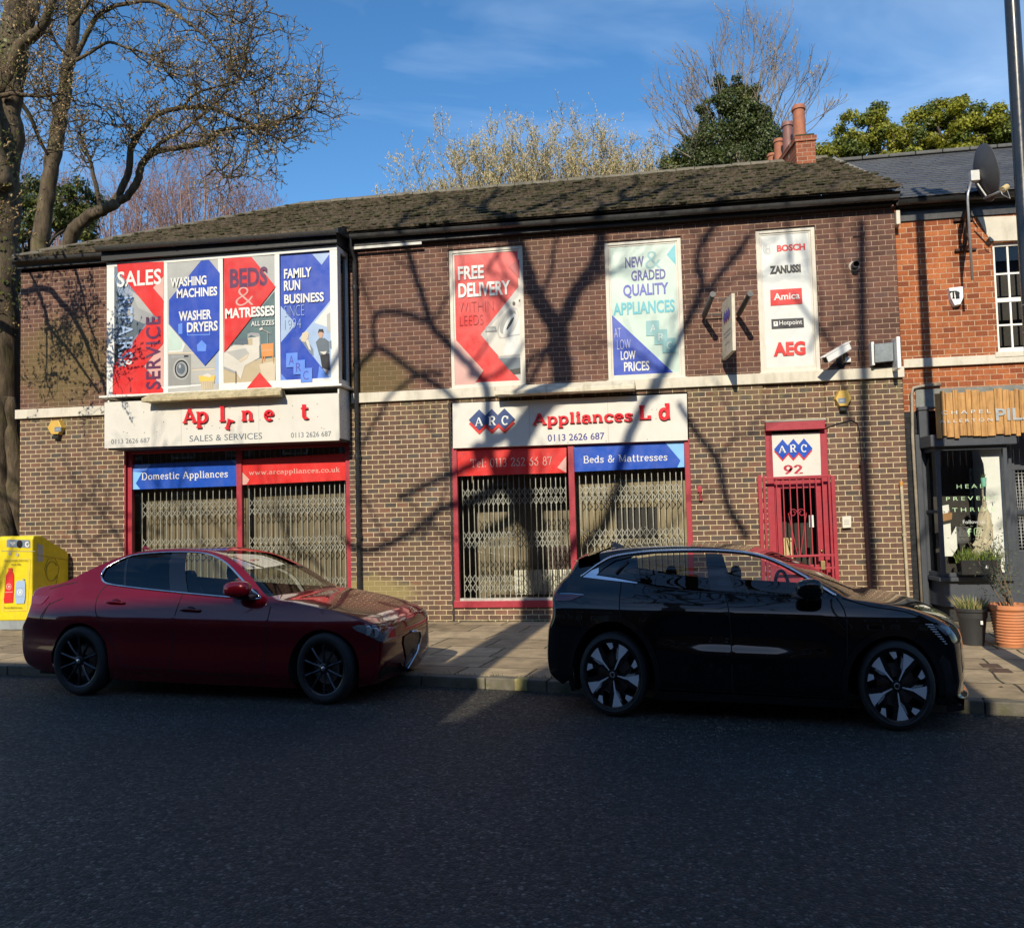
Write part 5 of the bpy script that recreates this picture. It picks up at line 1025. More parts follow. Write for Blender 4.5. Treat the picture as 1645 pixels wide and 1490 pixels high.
# dark pilaster, black pipe and grey render strip
mb = MB(); mb.box(NX + .10, NX + .17, NY - .10, NY, .1, 2.62); mb.box(NX + .18, sx0 - .005, NY - .05, NY, .1, 2.9); mb.box(NX + .15, sx0 + .08, NY - .14, NY - .06, 2.5, 2.95); mb.box(NX + .14, sx0 + .1, NY - .16, NY - .05, 2.952, 3.0); mb.build('pilaster', SLATEB, NB, bevel=.006)
mb = MB(); mb.tube([onY(1511, 617, NY - .05), onY(1480, 620, NY - .05), onY(1467, 623, NY - .05), onY(1465, 630, NY - .05), onY(1466, 700, NY - .05), onY(1482, 985, NY - .06)], .022, 8); mb.build('pipe', M('weathered_pipe', (.30, .26, .2), .6, vary=.4, dirt=.7, dcol=(.04, .04, .045)), NB, smooth=True)
mb = MB(); a, b = onY(1470, 623, NY - .02), onY(1700, 632, NY - .02); mb.box(a.x, b.x, NY - .03, NY + .01, b.z - .12, onY(1600, 620, NY - .02).z); mb.build('render_strip', M('grey_render', (.20, .21, .195), .9, vary=.3, bump=.5), NB, bevel=.01)
# timber shop sign
t_ = thing('timber_sign', 'sign of upright golden boards with pale lettering over the shop window', 'shop sign'); r2 = random.Random(4); TY = BZ - .12
wood, t = newmat('golden_board', .6); xs = t.xyz(t.pos()); n = t.noise(1.0, 7, .65, t.comb(t.math('MULTIPLY', xs[0], 34.), xs[1], t.math('MULTIPLY', xs[2], 2.6)), .6); n2 = t.noise(7, 3)
c = t.ramp(n.outputs[0], [(.28, (.20, .085, .02)), (.5, (.44, .225, .065)), (.72, (.55, .31, .11))]); t.link(t.mix(1.0, c, t.ramp(n2.outputs[0], [(.3, .8), (.7, 1.1)]), 'MULTIPLY'), t.b.inputs['Base Color']); t.bump(n.outputs[0], .4, .01)
a, b = onY(1502, 632, TY), onY(1502, 703, TY); x = a.x; k = 0
while x < 6.2:
    w = r2.uniform(.055, .105); mb = MB(); mb.box(x, x + w - .004, TY + r2.uniform(-.006, .006), TY + .03, b.z + r2.uniform(-.03, .025), a.z + .02 + r2.uniform(-.03, .02)); mb.build('board', wood, t_, bevel=.004); x += w; k += 1
def tl(c, txt, bl, tr, bold=0): wtxt(c, txt, bl, tr, TY - .012, t_, bold)
tl('off', 'C H A P E L', (1512, 666), (1592, 657), .0); tl('off', 'A L L E R T O N', (1510, 679.5), (1594, 671), .0)
mb = MB(); a, b = onY(1600, 676, TY - .014), onY(1722, 651, TY - .014); text_into(mb, 'PILATES', a.x, a.z, b.x, b.z, TY - .014, .02); mb.build('lettering', INK['sgrey'], t_, fix=False)
# satellite dish on a rusty bracket
t_ = thing('satellite_dish', 'dark satellite dish on a rusty wall bracket seen from behind', 'satellite dish'); dk = M('dish_grey', (.055, .055, .058), .45, vary=.15, dirt=.3, dcol=(.12, .09, .06)); galv = M('galvanised', (.42, .42, .43), .4, .6, vary=.2); rust = M('rusty_iron', (.055, .026, .018), .8, vary=.4, scale=20)
DC = onY(1573, 280, -.38); ax = Vector((.97, .08, .16)).normalized(); T = ax.to_track_quat('Z', 'Y').to_matrix().to_4x4()
mb = MB(); R0 = .375; mb.lathe([(0, .0), (R0 * .3, .006), (R0 * .6, .03), (R0 * .85, .07), (R0, .10), (R0 * 1.03, .10), (R0 * 1.03, .088), (R0 * .86, .055), (R0 * .6, .015), (R0 * .3, -.01), (0, -.018)], DC, 'Z', 40, mat=T @ Matrix.Diagonal((.85, 1, 1, 1))); mb.build('reflector', dk, t_, smooth=True, auto=40)
mast0, mast1 = onY(1562, 450, -.42), onY(1554.5, 322, -.42); mb = MB(); mb.tube([mast0, mast1, mast1 + Vector((.0, -.02, .08)), DC - ax * .06 + Vector((-.04, 0, -.06))], .017, 8); mb.build('mast', galv, t_, smooth=True)
mb = MB(); q = DC - ax * .03; mb.box(q.x - .09, q.x + .02, q.y - .05, q.y + .05, q.z - .09, q.z + .05); mb.bar(q + Vector((.0, 0, -.12)), q + Vector((.1, 0, -.3)), .02, .02); mb.build('clamp', M('pale_clamp', (.55, .55, .53), .4), t_, bevel=.006)
mb = MB(); l0 = DC + Vector((.03, -.02, -.34)); l1 = onY(1614, 304, -.75); mb.tube([l0, l1], .013, 6); mb.tube([l1 + Vector((.03, 0, -.02)), l1 + Vector((.06, 0, -.13)), l1 + Vector((-.03, 0, -.07)), l1 + Vector((-.05, 0, -.02))], .006, 5); mb.build('feed_arm', galv, t_, smooth=True); mb = MB(); mb.tube([l1 + Vector((-.02, .02, .0)), l1 + Vector((.05, .06, .05))], .04, 10); mb.build('receiver', M('cream_plastic', (.55, .42, .2), .5), t_, smooth=True, auto=40)
t_b = t_; mb = MB(); w0 = onY(1547, 354, NY); w1 = onY(1550, 402, NY); o0 = mast1 + Vector((0, .02, -.12)); o1 = mast1.lerp(mast0, .55)
for p, q in ((w0, o0), (w0, w1), (w1, o1), (w0 + Vector((.02, 0, -.1)), o1), (w1, o0), (w0 + Vector((-.13, -.02, 0)), w0 + Vector((.12, -.02, 0))), (w1 + Vector((-.14, -.02, 0)), w1 + Vector((.14, -.02, 0)))): mb.bar(p + Vector((0, -.02, 0)), q, .03, .03)
mb.build('bracket', rust, t_b)
# white alarm box
def prismbox(name, px, Y, d, mat, root=None, taper=.85, label=None, cat=None):
    P = [onY(u, v, Y) for u, v in px]; c = sum(P, Vector()) / len(P); F = [c + (p - c) * taper - Vector((0, d, 0)) for p in P]; n = len(P)
    mb = MB(); mb.add(P + F, [tuple(range(n, 2 * n))] + [(i, (i + 1) % n, (i + 1) % n + n, i + n) for i in range(n)]); return mb.build(name, mat, root, bevel=.006)
t_ = thing('alarm_box', 'white tapered alarm box with a black T on orange brick', 'alarm box', 'alarm boxes on the fronts'); prismbox('case', ((1520, 464), (1546, 461), (1546, 478), (1540, 492), (1530, 494), (1524, 482)), NY, .09, M('alarm_white', (.78, .78, .77), .35, vary=.04), t_, .92)
yy = NY - .093; a = onY(1527, 480, yy); b = onY(1540.5, 466.5, yy); mb = MB(); serif_into(mb, 'T', a.x, a.z, a.x + (b.x - a.x) * .72, b.z - a.z, yy, weight=.2, thin=.15); c2 = onY(1535.5, 480, yy); serif_into(mb, 'i', c2.x, c2.z, c2.x + .05, .085, yy, weight=.3, thin=.15); mb.build('lettering', INK['black'], t_, fix=False)
# ================================================================== things on the front and in the street
AY = M('alarm_yellow', (.56, .36, .075), .4, vary=.1, dirt=.2)
def hexbox(label, c, r, h, Y):
    t_ = thing('alarm_box', label, 'alarm box', 'alarm boxes on the fronts'); u, v = c; P = [(u - r, v - 2), (u - r * .5, v - h), (u + r * .55, v - h - 1), (u + r, v - 3), (u + r * .5, v + h * .62), (u - r * .45, v + h * .66)]
    prismbox('case', P, Y, .085, AY, t_, .86)
    B = [(u - r * .45, v + h * .66), (u + r * .5, v + h * .62), (u + r * .42, v + h), (u - r * .38, v + h)]; prismbox('sounder', B, Y, .08, BLKP, t_, .9)
    yy = Y - .088; a, b = onY(u - r * .42, v + h * .22, yy), onY(u + r * .40, v - h * .30, yy); mb = MB(); mb.quad((a.x, yy, a.z), (b.x, yy, a.z), (b.x, yy, b.z), (a.x, yy, b.z)); mb.build('badge', INK['gblue'], t_, fix=False)
    mb = MB(); text_into(mb, 'ADT', a.x + .02, a.z + .03, b.x - .02, b.z - .03, yy - .002, .02); mb.build('lettering', INK['white'], t_, fix=False)
hexbox('yellow six sided alarm box at the left end under the painted band', (93, 690), 13, 15, 0); hexbox('yellow six sided alarm box above and right of the red barred door', (1353, 644), 14.5, 17, 0)
# projecting sign with its two tube lamps
t_ = thing('projecting_sign', 'weathered cream sign board standing out from the wall between two tube lamps', 'shop sign'); a0, a1 = onY(1159.5, 488, -.14), onY(1160.5, 579, -.14); b0, b1 = onY(1175, 471, -.80), onY(1177, 563, -.80)
old = M('weathered_cream', (.55, .50, .40), .6, vary=.2, dirt=.6, dcol=(.2, .16, .1)); th = Vector((.045, .0, 0)); Q = [a0, b0, b1, a1]; mb = MB(); mb.add(Q + [q + th for q in Q], [(0, 1, 2, 3), (7, 6, 5, 4), (0, 4, 5, 1), (1, 5, 6, 2), (2, 6, 7, 3), (3, 7, 4, 0)]); mb.build('board', old, t_, bevel=.005)
def onb(fx, fz, o=.003): return (a0.lerp(b0, fx)).lerp(a1.lerp(b1, fx), fz) - Vector((o, 0, 0))
mb, m2 = MB(), MB()
for k in range(3):
    cx = .3 + .2 * k
    for mm, dz, o in ((m2, .03, .002), (mb, 0, .004)): mm.add([onb(cx, .18 + dz, o), onb(cx - .14, .29 + dz, o), onb(cx, .40 + dz, o), onb(cx + .14, .29 + dz, o)], [(0, 1, 2, 3)])
m2.build('logo_edge', INK['dred'], t_, fix=False); mb.build('logo_diamonds', INK['indigo'], t_, fix=False); mb = MB()
for (f0, f1, z) in ((.15, .85, .56), (.2, .8, .63), (.3, .7, .76)): mb.add([onb(f0, z), onb(f1, z), onb(f1, z + .025), onb(f0, z + .025)], [(0, 1, 2, 3)])
mb.build('faded_lines', INK['mgrey'], t_, fix=False)
iron = M('grey_iron', (.09, .09, .088), .5, vary=.2)
mb = MB(); mb.tube([onY(1128, 506, -.08), onY(1190, 504, -.08)], .010, 6); mb.tube([onY(1148, 480, -.2), onY(1160, 481, -.2), onY(1174, 478, -.2)], .007, 6)
for z in (.12, .9): p = onb(.0, z); mb.tube([p, Vector((p.x + .02, .0, p.z))], .012, 6)
mb.build('fixing_rods', iron, t_)
for lab, w_, o_ in (('left of two grey tube lamps aimed at the projecting sign', (1131, 507), (1144.5, 474)), ('right of two grey tube lamps aimed at the projecting sign', (1187, 504), (1204.5, 473))):
    t_ = thing('tube_lamp', lab, 'lamp', 'tube lamps beside the projecting sign'); a, b = onY(*w_, -.10), onY(*o_, -.75); mb = MB(); mb.tube([a, b], .038, 12); mb.build('tube', M('grey_tube', (.07, .075, .078), .4, vary=.2), t_, smooth=True, auto=40); mb = MB(); d = (b - a).normalized(); mb.tube([b, b + d * .03], .042, 12); mb.build('end_cap', iron, t_, smooth=True, auto=40); mb = MB(); mb.tube([a + Vector((0, .1, 0)), a], .02, 8); mb.build('wall_fixing', iron, t_)
# security camera
t_ = thing('security_camera', 'white security camera on a short arm angled down to the left', 'camera'); a, b = onY(1326, 578, -.42), onY(1363, 556, -.20); wp = M('white_metal', (.74, .74, .72), .3, vary=.06); mb = MB(); d = (b - a).normalized(); mb.bar(a, b, .085, .10); cam_ = mb.build('housing', wp, t_, bevel=.012)
mb = MB(); mb.bar(a - d * .07 + Vector((0, 0, .058)), b + Vector((0, 0, .058)), .10, .012); mb.build('sunshield', wp, t_, bevel=.004); mb = MB(); mb.bar(a - d * .004, a + d * .02, .066, .078); mb.build('lens_window', MATS['dark_glass'], t_); mb = MB(); p = b - d * .09 + Vector((0, 0, -.05)); mb.tube([p, p + Vector((.0, .05, -.09)), p + Vector((.0, .2, -.12))], .025, 8); mb.lathe([(.06, 0), (.06, -.02), (0, -.02)], (p.x, -.0, p.z - .12), 'Y', 14); mb.build('arm', BLKP, t_, smooth=True, auto=40); mb = MB(); q = onY(1362, 578, -.05); mb.box(q.x - .05, q.x + .04, -.06, 0, q.z - .03, q.z + .03); mb.build('junction', wp, t_, bevel=.006)
# floodlight and the flat white aerial box at the corner
t_ = thing('floodlight', 'square grey glass floodlight in a white bracket near the corner', 'lamp'); P = [onY(1404, 552, -.18), onY(1435, 549, -.18), onY(1436, 580, -.18), onY(1405, 583, -.18)]; mb = MB(); B = [p + Vector((0, .12, .0)) for p in P]; mb.add(P + B, [(3, 2, 1, 0), (4, 5, 6, 7), (0, 1, 5, 4), (1, 2, 6, 5), (2, 3, 7, 6), (3, 0, 4, 7)]); mb.build('case', BLKP, t_, bevel=.008)
mb = MB(); c = sum(P, Vector()) / 4; mb.add([c + (p - c) * .95 - Vector((0, .004, 0)) for p in P], [(0, 1, 2, 3)]); mb.build('lens', M('lamp_lens', (.22, .25, .27), .25, vary=.25), t_, fix=False); mb = MB(); q0, q1 = onY(1399, 551, -.06), onY(1403, 588, -.06); mb.box(q0.x - .02, q1.x + .0, -.16, -.0, q1.z, q0.z); mb.build('bracket', wp, t_, bevel=.004)
t_ = tag(MB().box(onY(1440, 570, -.3).x, onY(1440, 570, -.3).x + .05, -.34, -.06, onY(1445, 594, -.2).z, onY(1445, 543, -.2).z).build('aerial_box', wp, None, bevel=.012), 'flat white box standing out from the corner beside the floodlight', 'aerial box')
t_ = thing('flue_pipe', 'round flue outlet in the brick to the right of the white makers poster', 'flue'); p = onY(1372, 428, 0); mb = MB(); mb.lathe([(.052, .0), (.052, -.14), (.040, -.14), (.040, .02)], p, 'Y', 20); mb.build('pipe', BLKP, t_, smooth=True, auto=40); mb = MB(); mb.lathe([(.075, .002), (.075, -.012), (.052, -.02)], p, 'Y', 20); mb.build('collar', M('flue_collar', (.36, .31, .27), .6, vary=.3), t_, smooth=True, auto=40)
t_ = thing('entry_panel', 'small cream entry panel on the brick right of the red door', 'entry panel'); P = ((1351, 829), (1366.5, 828), (1366.5, 847.5), (1352, 848.5)); prismbox('case', P, 0, .06, M('cream_box', (.62, .59, .50), .5, vary=.08), t_, .94); mb = MB()
for k in range(3): a = onY(1356, 835 + 3 * k, -.062); mb.box(a.x, a.x + .07, -.065, -.055, a.z - .008, a.z)
mb.build('buttons', INK['mgrey'], t_)
t_ = thing('wall_bell', 'small red bell fitting on the brick right of the Appliances window', 'bell'); p = onY(1124, 787, 0); mb = MB(); mb.box(p.x - .03, p.x + .03, -.04, 0, p.z - .03, p.z + .06); mb.tube([p + Vector((0, -.03, -.03)), p + Vector((.01, -.03, -.13))], .014, 8); mb.lathe([(.0, .02), (.025, 0), (.03, -.02)], p + Vector((.01, -.03, -.13)), n=10); mb.build('fitting', REDF, t_, bevel=.004)
# red steel gate in front of the door
t_ = thing('security_gate', 'red barred steel gate standing in front of the red door', 'gate', None); GY = -.16; mb = MB()
def gp(x, y, Y=GY): return onY(1200 + x / 4.382, 620 + y / 4.382, Y)
for xa, xb, w in ((88, 110, .055), (118, 128, .035), (575, 612, .03), (602, 628, .05)):
    a = gp(xa, 628); b = Vector((a.x + (gp(xb, 1150).x - gp(xa, 1150).x) * .0, GY, .1)); mb.bar(a, (a.x, GY, .1), w, .04)
mb.bar(gp(112, 650), gp(590, 630), .03, .03, (0, 1, 0)); mb.bar(gp(200, 1200), gp(620, 1188), .03, .03, (0, 1, 0)); mb.bar(gp(200, 1290), gp(620, 1278), .03, .03, (0, 1, 0)); mb.build('frame', REDF, t_, bevel=.004)
for x in (205, 252, 300, 348, 394, 440, 484, 530): mb = MB(); a = gp(x, 645); mb.bar(a, (a.x, GY, gp(x, 1195).z), .014, .014); mb.build('bar', REDF, t_)
for x in (440, 480, 520, 560): mb = MB(); a = gp(x, 1195); mb.bar(a, (a.x, GY, .2), .014, .014); mb.build('bar', REDF, t_)
mb = MB(); c = gp(355, 892)
for s in (1, -1): mb.tube([c + Vector((s * .055 + s * .055 * (1 - k * .05) * math.cos(k * .6) * -1, .01, .06 * (1 - k * .05) * math.sin(k * .6))) for k in range(14)], .007, 6); mb.tube([c + Vector((s * .12, .01, 0)), c + Vector((s * .06, .01, -.35)), c + Vector((s * .015, .01, -.6))], .007, 6)
mb.build('scroll', REDF, t_); mb = MB(); p = gp(535, 1270); mb.box(p.x - .03, p.x + .03, GY - .03, GY + .02, p.z - .04, p.z + .08); mb.build('lock', M('brass_dull', (.3, .22, .1), .5, .6), t_, bevel=.006)
# recycling bin
t_ = thing('recycling_bin', 'bright yellow bottle and can recycling bin by the left corner', 'bin'); YEL = M('bin_yellow', (.66, .52, .010), .42, vary=.14, dirt=.38, dcol=(.34, .28, .05), bump=.05); X0, X1, FY_, BY_ = -10.0, -9.41, -.85, -.02; zt = 1.47
mb = MB(); pr = [(FY_, .24), (FY_, 1.46), (FY_ + .03, 1.52), (FY_ + .2, 1.515), (BY_ - .05, 1.25), (BY_, 1.2), (BY_, .24)]; n = len(pr); mb.add([(X0, y, z) for y, z in pr] + [(X1, y, z) for y, z in pr], [tuple(range(n)), tuple(reversed(range(n, 2 * n)))] + [(i, (i + 1) % n, (i + 1) % n + n, i + n) for i in range(n)]); mb.build('body', YEL, t_, bevel=.02)
mb = MB(); mb.box(X0 + .01, X1 - .01, FY_ + .02, BY_, .10, .24); mb.build('base', M('bin_base_grey', (.24, .27, .29), .5, vary=.2, dirt=.5), t_, bevel=.01)
A = Art(FY_ - .003, 0, 840, 7.838)
A.poly('gblue', (84, 212), (100, 205), (370, 212), (380, 225), (380, 312), (84, 300)); A.ell('black', 247, 264, 38, 50); A.poly('white', (128, 240), (190, 240), (190, 252), (128, 252)); A.poly('white', (138, 262), (186, 262), (160, 282)); A.ell('white', 342, 266, 28, 36); A.ell('gblue', 344, 266, 15, 20); A.poly('gblue', (345, 255), (372, 240), (372, 262)); A.poly('grey', (10, 346), (440, 352), (440, 357), (10, 351))
A.ell('mgrey', 122, 382, 19, 23); A.ell('tan', 122, 382, 12, 14); A.ell('mgrey', 215, 396, 19, 22); A.ell('tan', 215, 396, 12, 14)
A.poly('red', (104, 565), (154, 562), (154, 602), (172, 650), (172, 760), (160, 1000), (50, 1006), (46, 960), (60, 860), (66, 760), (72, 660), (104, 602)); A.poly('pink', (60, 866), (158, 860), (158, 868), (60, 874)); A.ell('pink', 110, 798, 33, 40); A.ell('red', 110, 798, 25, 31); A.ell('pink', 112, 798, 15, 18)
A.poly('lblue', (212, 725), (308, 722), (318, 770), (318, 920), (302, 1010), (200, 1012), (186, 930), (196, 780)); A.poly('grey', (196, 818), (318, 815), (318, 820), (196, 823)); A.poly('grey', (188, 924), (318, 921), (318, 926), (188, 929)); A.poly('grey', (280, 705), (300, 692), (312, 712), (290, 722)); A.ell('white', 250, 868, 36, 38); A.ell('lblue', 250, 868, 27, 29); A.ell('white', 252, 868, 15, 17)
A.text('dark', 'Empty bottles and cans,', (70, 490), (362, 456)); A.text('dark', 'nowt else.', (150, 530), (275, 498)); A.text('dark', '#LeedsByExample', (60, 1080), (285, 1045))
for q in ((52, 455, 370, 449), ):
    A.poly('tan', (52, 455), (372, 449), (372, 452), (52, 458)); A.poly('tan', (30, 1102), (330, 1095), (330, 1098), (30, 1105)); A.poly('tan', (52, 455), (55, 455), (33, 1102), (30, 1102)); A.poly('tan', (370, 449), (373, 449), (332, 1095), (329, 1095))
A.done(t_)
mb = MB(); xs_ = X1 + .003
def sp(y, z): return Vector((xs_, FY_ + (BY_ - FY_) * y, z))
mb.add([sp(.12, 1.40), sp(.28, 1.36), sp(.28, 1.12), (xs_, FY_ + (BY_ - FY_) * .12, 1.12)], [(0, 1, 2, 3)]); mb.build('side_sticker', INK['mgrey'], t_, fix=False)
mb = MB(); c = sp(.52, .95); ring = [c + Vector((0, .13 * math.cos(a), .15 * math.sin(a))) for a in [.6 + 5.2 * k / 20 for k in range(21)]]; mb.tube(ring, .012, 5); mb.tube([sp(.36, .9), sp(.32, 1.0), sp(.42, 1.15), sp(.6, 1.15), sp(.72, 1.0), sp(.66, .8), sp(.55, .5)], .006, 5); mb.tube([sp(.0, 1.24), sp(1, 1.10)], .005, 5); mb.build('side_emblem', M('bin_ochre', (.42, .33, .02), .5), t_)
# street lamp column
t_ = thing('street_lamp', 'black painted street lamp column rising past the right edge', 'street lamp'); LP = Vector((3.36, -4.25, .1)); blk = M('column_black', (.018, .018, .019), .28, vary=.1, coat=.5); mb = MB(); mb.lathe([(.10, 0), (.10, 1.0), (.085, 1.1), (.066, 1.14), (.066, 5.0), (.058, 8.2)], LP, n=24); mb.build('column', blk, t_, smooth=True, auto=40); mb = MB(); mb.tube(catmull([LP + Vector((0, 0, 8.2)), LP + Vector((0, 0, 8.8)), LP + Vector((.05, -.5, 9.2)), LP + Vector((.1, -1.2, 9.3))], 5), .035, 10); mb.build('bracket_arm', blk, t_, smooth=True)
mb = MB(); mb.box(LP.x - .0, LP.x + .25, LP.y - 1.8, LP.y - 1.15, 9.32, 9.44); mb.build('lantern', M('lantern_grey', (.3, .3, .3), .4), t_, bevel=.03)
mb = MB()
for z in (3.1, 3.35): mb.lathe([(.0665, -.006), (.070, 0), (.0665, .006)], LP + Vector((0, 0, z)), n=24)
mb.build('strap', galv, t_, smooth=True)
# railings behind the bin
t_ = thing('iron_railings', 'black iron railings behind the yellow bin', 'railings'); mb = MB(); 
for k in range(26): x = -13.0 + k * .11; mb.bar((x, 1.1, .05), (x, 1.1, 1.72), .02, .02); mb.add([(x - .018, 1.082, 1.72), (x + .018, 1.082, 1.72), (x + .018, 1.118, 1.72), (x - .018, 1.118, 1.72), (x, 1.1, 1.82)], [(0, 1, 4), (1, 2, 4), (2, 3, 4), (3, 0, 4)])
mb.build('uprights', BLKP, t_); mb = MB(); mb.box(-13.1, -10.2, 1.08, 1.12, 1.56, 1.60); mb.box(-13.1, -10.2, 1.08, 1.12, .2, .24); mb.build('rails', BLKP, t_)
t_ = tag(MB().box(-10.62, -10.36, .9, .94, 1.40, 1.62).build('warning_board', M('orange_red_plastic', (.70, .10, .05), .5), None, bevel=.01), 'small orange red board showing above the yellow bin', 'board')
# pots and planters
LEAF = [M('blade_green', (.10, .14, .03), .65, vary=.3), M('blade_straw', (.32, .27, .11), .75, vary=.3), M('olive_leaf', (.075, .095, .045), .6, vary=.35), M('stem_brown', (.15, .11, .07), .8)]
def blades(root, c, r, n, h, mats, seed, name='foliage', lean=.5, w=.006):
    r2 = random.Random(seed)
    for mi, m_ in enumerate(mats):
        mb = MB()
        for k in range(n // len(mats)):
            a = r2.uniform(0, 6.28); q = r * math.sqrt(r2.random()); p = c + Vector((q * math.cos(a) * .9, q * math.sin(a), 0)); hh = h * r2.uniform(.45, 1.0); d = Vector((math.cos(a) * lean * r2.uniform(.2, 1) + r2.uniform(-.2, .2), math.sin(a) * lean * r2.uniform(.2, 1), 1)).normalized(); s = Vector((r2.uniform(-1, 1), r2.uniform(-1, 1), 0)).normalized() * w * r2.uniform(.7, 1.3); m1 = p + d * hh * .55; m2 = m1 + (d + Vector((d.x * .8, d.y * .8, -.1))).normalized() * hh * .45
            mb.add([p - s, p + s, m1 + s * .8, m1 - s * .8, m2], [(0, 1, 2, 3), (3, 2, 4)])
        mb.build(name, m_, root, fix=False)
def pot(name, label, cat, c, prof, m_, seed, n=36): t_ = thing(name, label, cat, 'pots along the shopfront'); mb = MB(); mb.lathe(prof, c, n=n, sx=.86); mb.build('pot', m_, t_, smooth=True, auto=35); mb = MB(); rr = prof[-1][0]; mb.lathe([(0, 0), (rr * 1.02, 0)], c + Vector((0, 0, prof[-1][1] + .03)), n=24, sx=.86); mb.build('soil', M('potting_soil', (.03, .022, .015), .95), t_, fix=False); return t_
c = onZ(1571, 1037, .1); c.y += .14; k = 1.0
t_ = pot('plant_pot', 'dark plastic pot of straggly grassy lavender beside the ribbed terracotta pot', 'plant pot', c, [(.125, 0), (.165, .28), (.172, .29), (.178, .31), (.182, .365), (.2, .37), (.205, .40), (.19, .405), (.18, .38), (.17, .30)], M('pot_charcoal', (.035, .036, .038), .5, vary=.15), 1)
blades(t_, c + Vector((0, 0, .34)), .15, 260, .24, [LEAF[0], LEAF[1], LEAF[1]], 3); mb = MB(); p = onY(1577.5, 1000, c.y - .2); mb.box(p.x - .012, p.x + .012, p.y + .005, p.y + .012, p.z - .02, p.z + .02); mb.build('price_tag', MATS['paper_white'], t_)
c = onZ(1632, 1040, .1); c.y += .14; prof = [(.155, 0)]
for k in range(11): z = .03 + k * .032; r = .16 + .048 * k / 10; prof += [(r, z), (r + .009, z + .010), (r + .009, z + .018), (r, z + .028)]
prof += [(.222, .40), (.235, .41), (.235, .45), (.22, .455), (.205, .44), (.19, .33)]
t_ = pot('plant_pot', 'ribbed terracotta pot holding a thin olive bush at the right edge', 'plant pot', c, prof, M('terracotta_pot', (.52, .20, .085), .75, vary=.15, dirt=.25, dcol=(.5, .4, .3)), 2)
r2 = random.Random(11); mb, lf = MB(), MB(); base = c + Vector((0, 0, .38))
for k in range(9):
    d = Vector((r2.uniform(-.5, .3), r2.uniform(-.3, .3), 1)).normalized(); p = base + Vector((r2.uniform(-.05, .05), r2.uniform(-.05, .05), 0)); pts = [p]
    L = r2.uniform(.5, 1.0)
    for j in range(6): p = p + d * L / 6 + Vector((r2.uniform(-.04, .04), r2.uniform(-.04, .04), 0)); pts.append(p.copy())
    mb.tube(pts, [.008 - .001 * j for j in range(7)], 5)
    for q in pts[2:]:
        for j in range(11): o = q + Vector((r2.gauss(0, .07), r2.gauss(0, .07), r2.gauss(0, .05))); dd = Vector((r2.uniform(-1, 1), r2.uniform(-1, 1), r2.uniform(-.4, 1))).normalized() * .035; s = dd.orthogonal().normalized() * .009; lf.add([o, o + dd * .5 + s, o + dd, o + dd * .5 - s], [(0, 1, 2, 3)])
mb.build('stems', LEAF[3], t_, smooth=True); lf.build('foliage', LEAF[2], t_, fix=False)
a, b = onY(1540, 920, -.45), onY(1604, 905, -.45); t_ = thing('window_box', 'black trough of green grasses on the blue grey sill', 'window box'); mb = MB(); cx = (a.x + b.x) / 2; z0 = a.z - .02; hw = (b.x - a.x) / 2; mb.add([(cx - hw * .94, -.54, z0), (cx + hw * .94, -.54, z0), (cx + hw * .94, -.36, z0), (cx - hw * .94, -.36, z0), (cx - hw, -.56, z0 + .19), (cx + hw, -.56, z0 + .19), (cx + hw, -.34, z0 + .19), (cx - hw, -.34, z0 + .19)], [(0, 3, 2, 1), (0, 1, 5, 4), (1, 2, 6, 5), (2, 3, 7, 6), (3, 0, 4, 7)]); mb.build('trough', BLKP, t_, bevel=.008)
mb = MB(); mb.box(cx - hw * .97, cx + hw * .97, -.55, -.35, z0 + .12, z0 + .15); mb.build('soil', MATS['potting_soil'], t_)
for k in range(6): blades(t_, Vector((cx - hw * .85 + hw * 1.7 * k / 5, -.45, z0 + .15)), .06, 60, .24, [LEAF[0], M('fresh_green', (.16, .22, .035), .6, vary=.3)], 20 + k, 'grass_tuft')
mb = MB(); mb.box(cx + .05, cx + .08, -.566, -.562, z0 + .08, z0 + .12); mb.build('price_tag', MATS['paper_white'], t_)
# ================================================================== the two parked cars
def paint(name, col, metal=0.0, rough=0.25, flake=0.0):
    m, t = newmat(name, rough, metal, col, 0.12, 1.0)
    n = t.noise(1.6, 4, .6); t.link(t.mix(1.0, tuple(col), t.ramp(n.outputs[0], [(0.3, .9), (0.7, 1.08)]), 'MULTIPLY'), t.b.inputs['Base Color'])
    d = t.noise(30, 5, .7); t.link(t.ramp(d.outputs[0], [(0.4, .008), (0.75, .04)]), t.b.inputs['Coat Roughness'])
    zs = t.xyz(t.pos())[2]
    return m
P_RED = paint('maroon_paint', (.105, .0012, .006), .1, .22); P_BLK = paint('black_paint', (.0018, .0018, .0024), 0, .12)
GLOSSB = M('gloss_black', (.004, .004, .005), .08, vary=.05, coat=.6); RUB = M('tyre_rubber', (.014, .014, .015), .75, vary=.2, scale=30, bump=.15); CHR = M('satin_chrome', (.62, .63, .66), .16, 1.0, vary=.04)
WELL = M('wheel_well', (.006, .006, .006), .9); SEAT = M('seat_cloth', (.016, .016, .018), .8); RIMB = M('dark_alloy', (.055, .055, .06), .32, .85, vary=.06); RIMS = M('machined_alloy', (.66, .67, .70), .45, .25, vary=.05); RIMK = M('black_alloy', (.008, .008, .009), .25)
TINT = glass_mat('tinted_glass', (.10, .11, .12), 1.15); CLEAR = glass_mat('car_glass', (.55, .62, .58), 1.15); DISC = M('brake_disc', (.25, .24, .23), .35, .8); TRIMB = M('black_trim', (.010, .010, .011), .4, vary=.2)
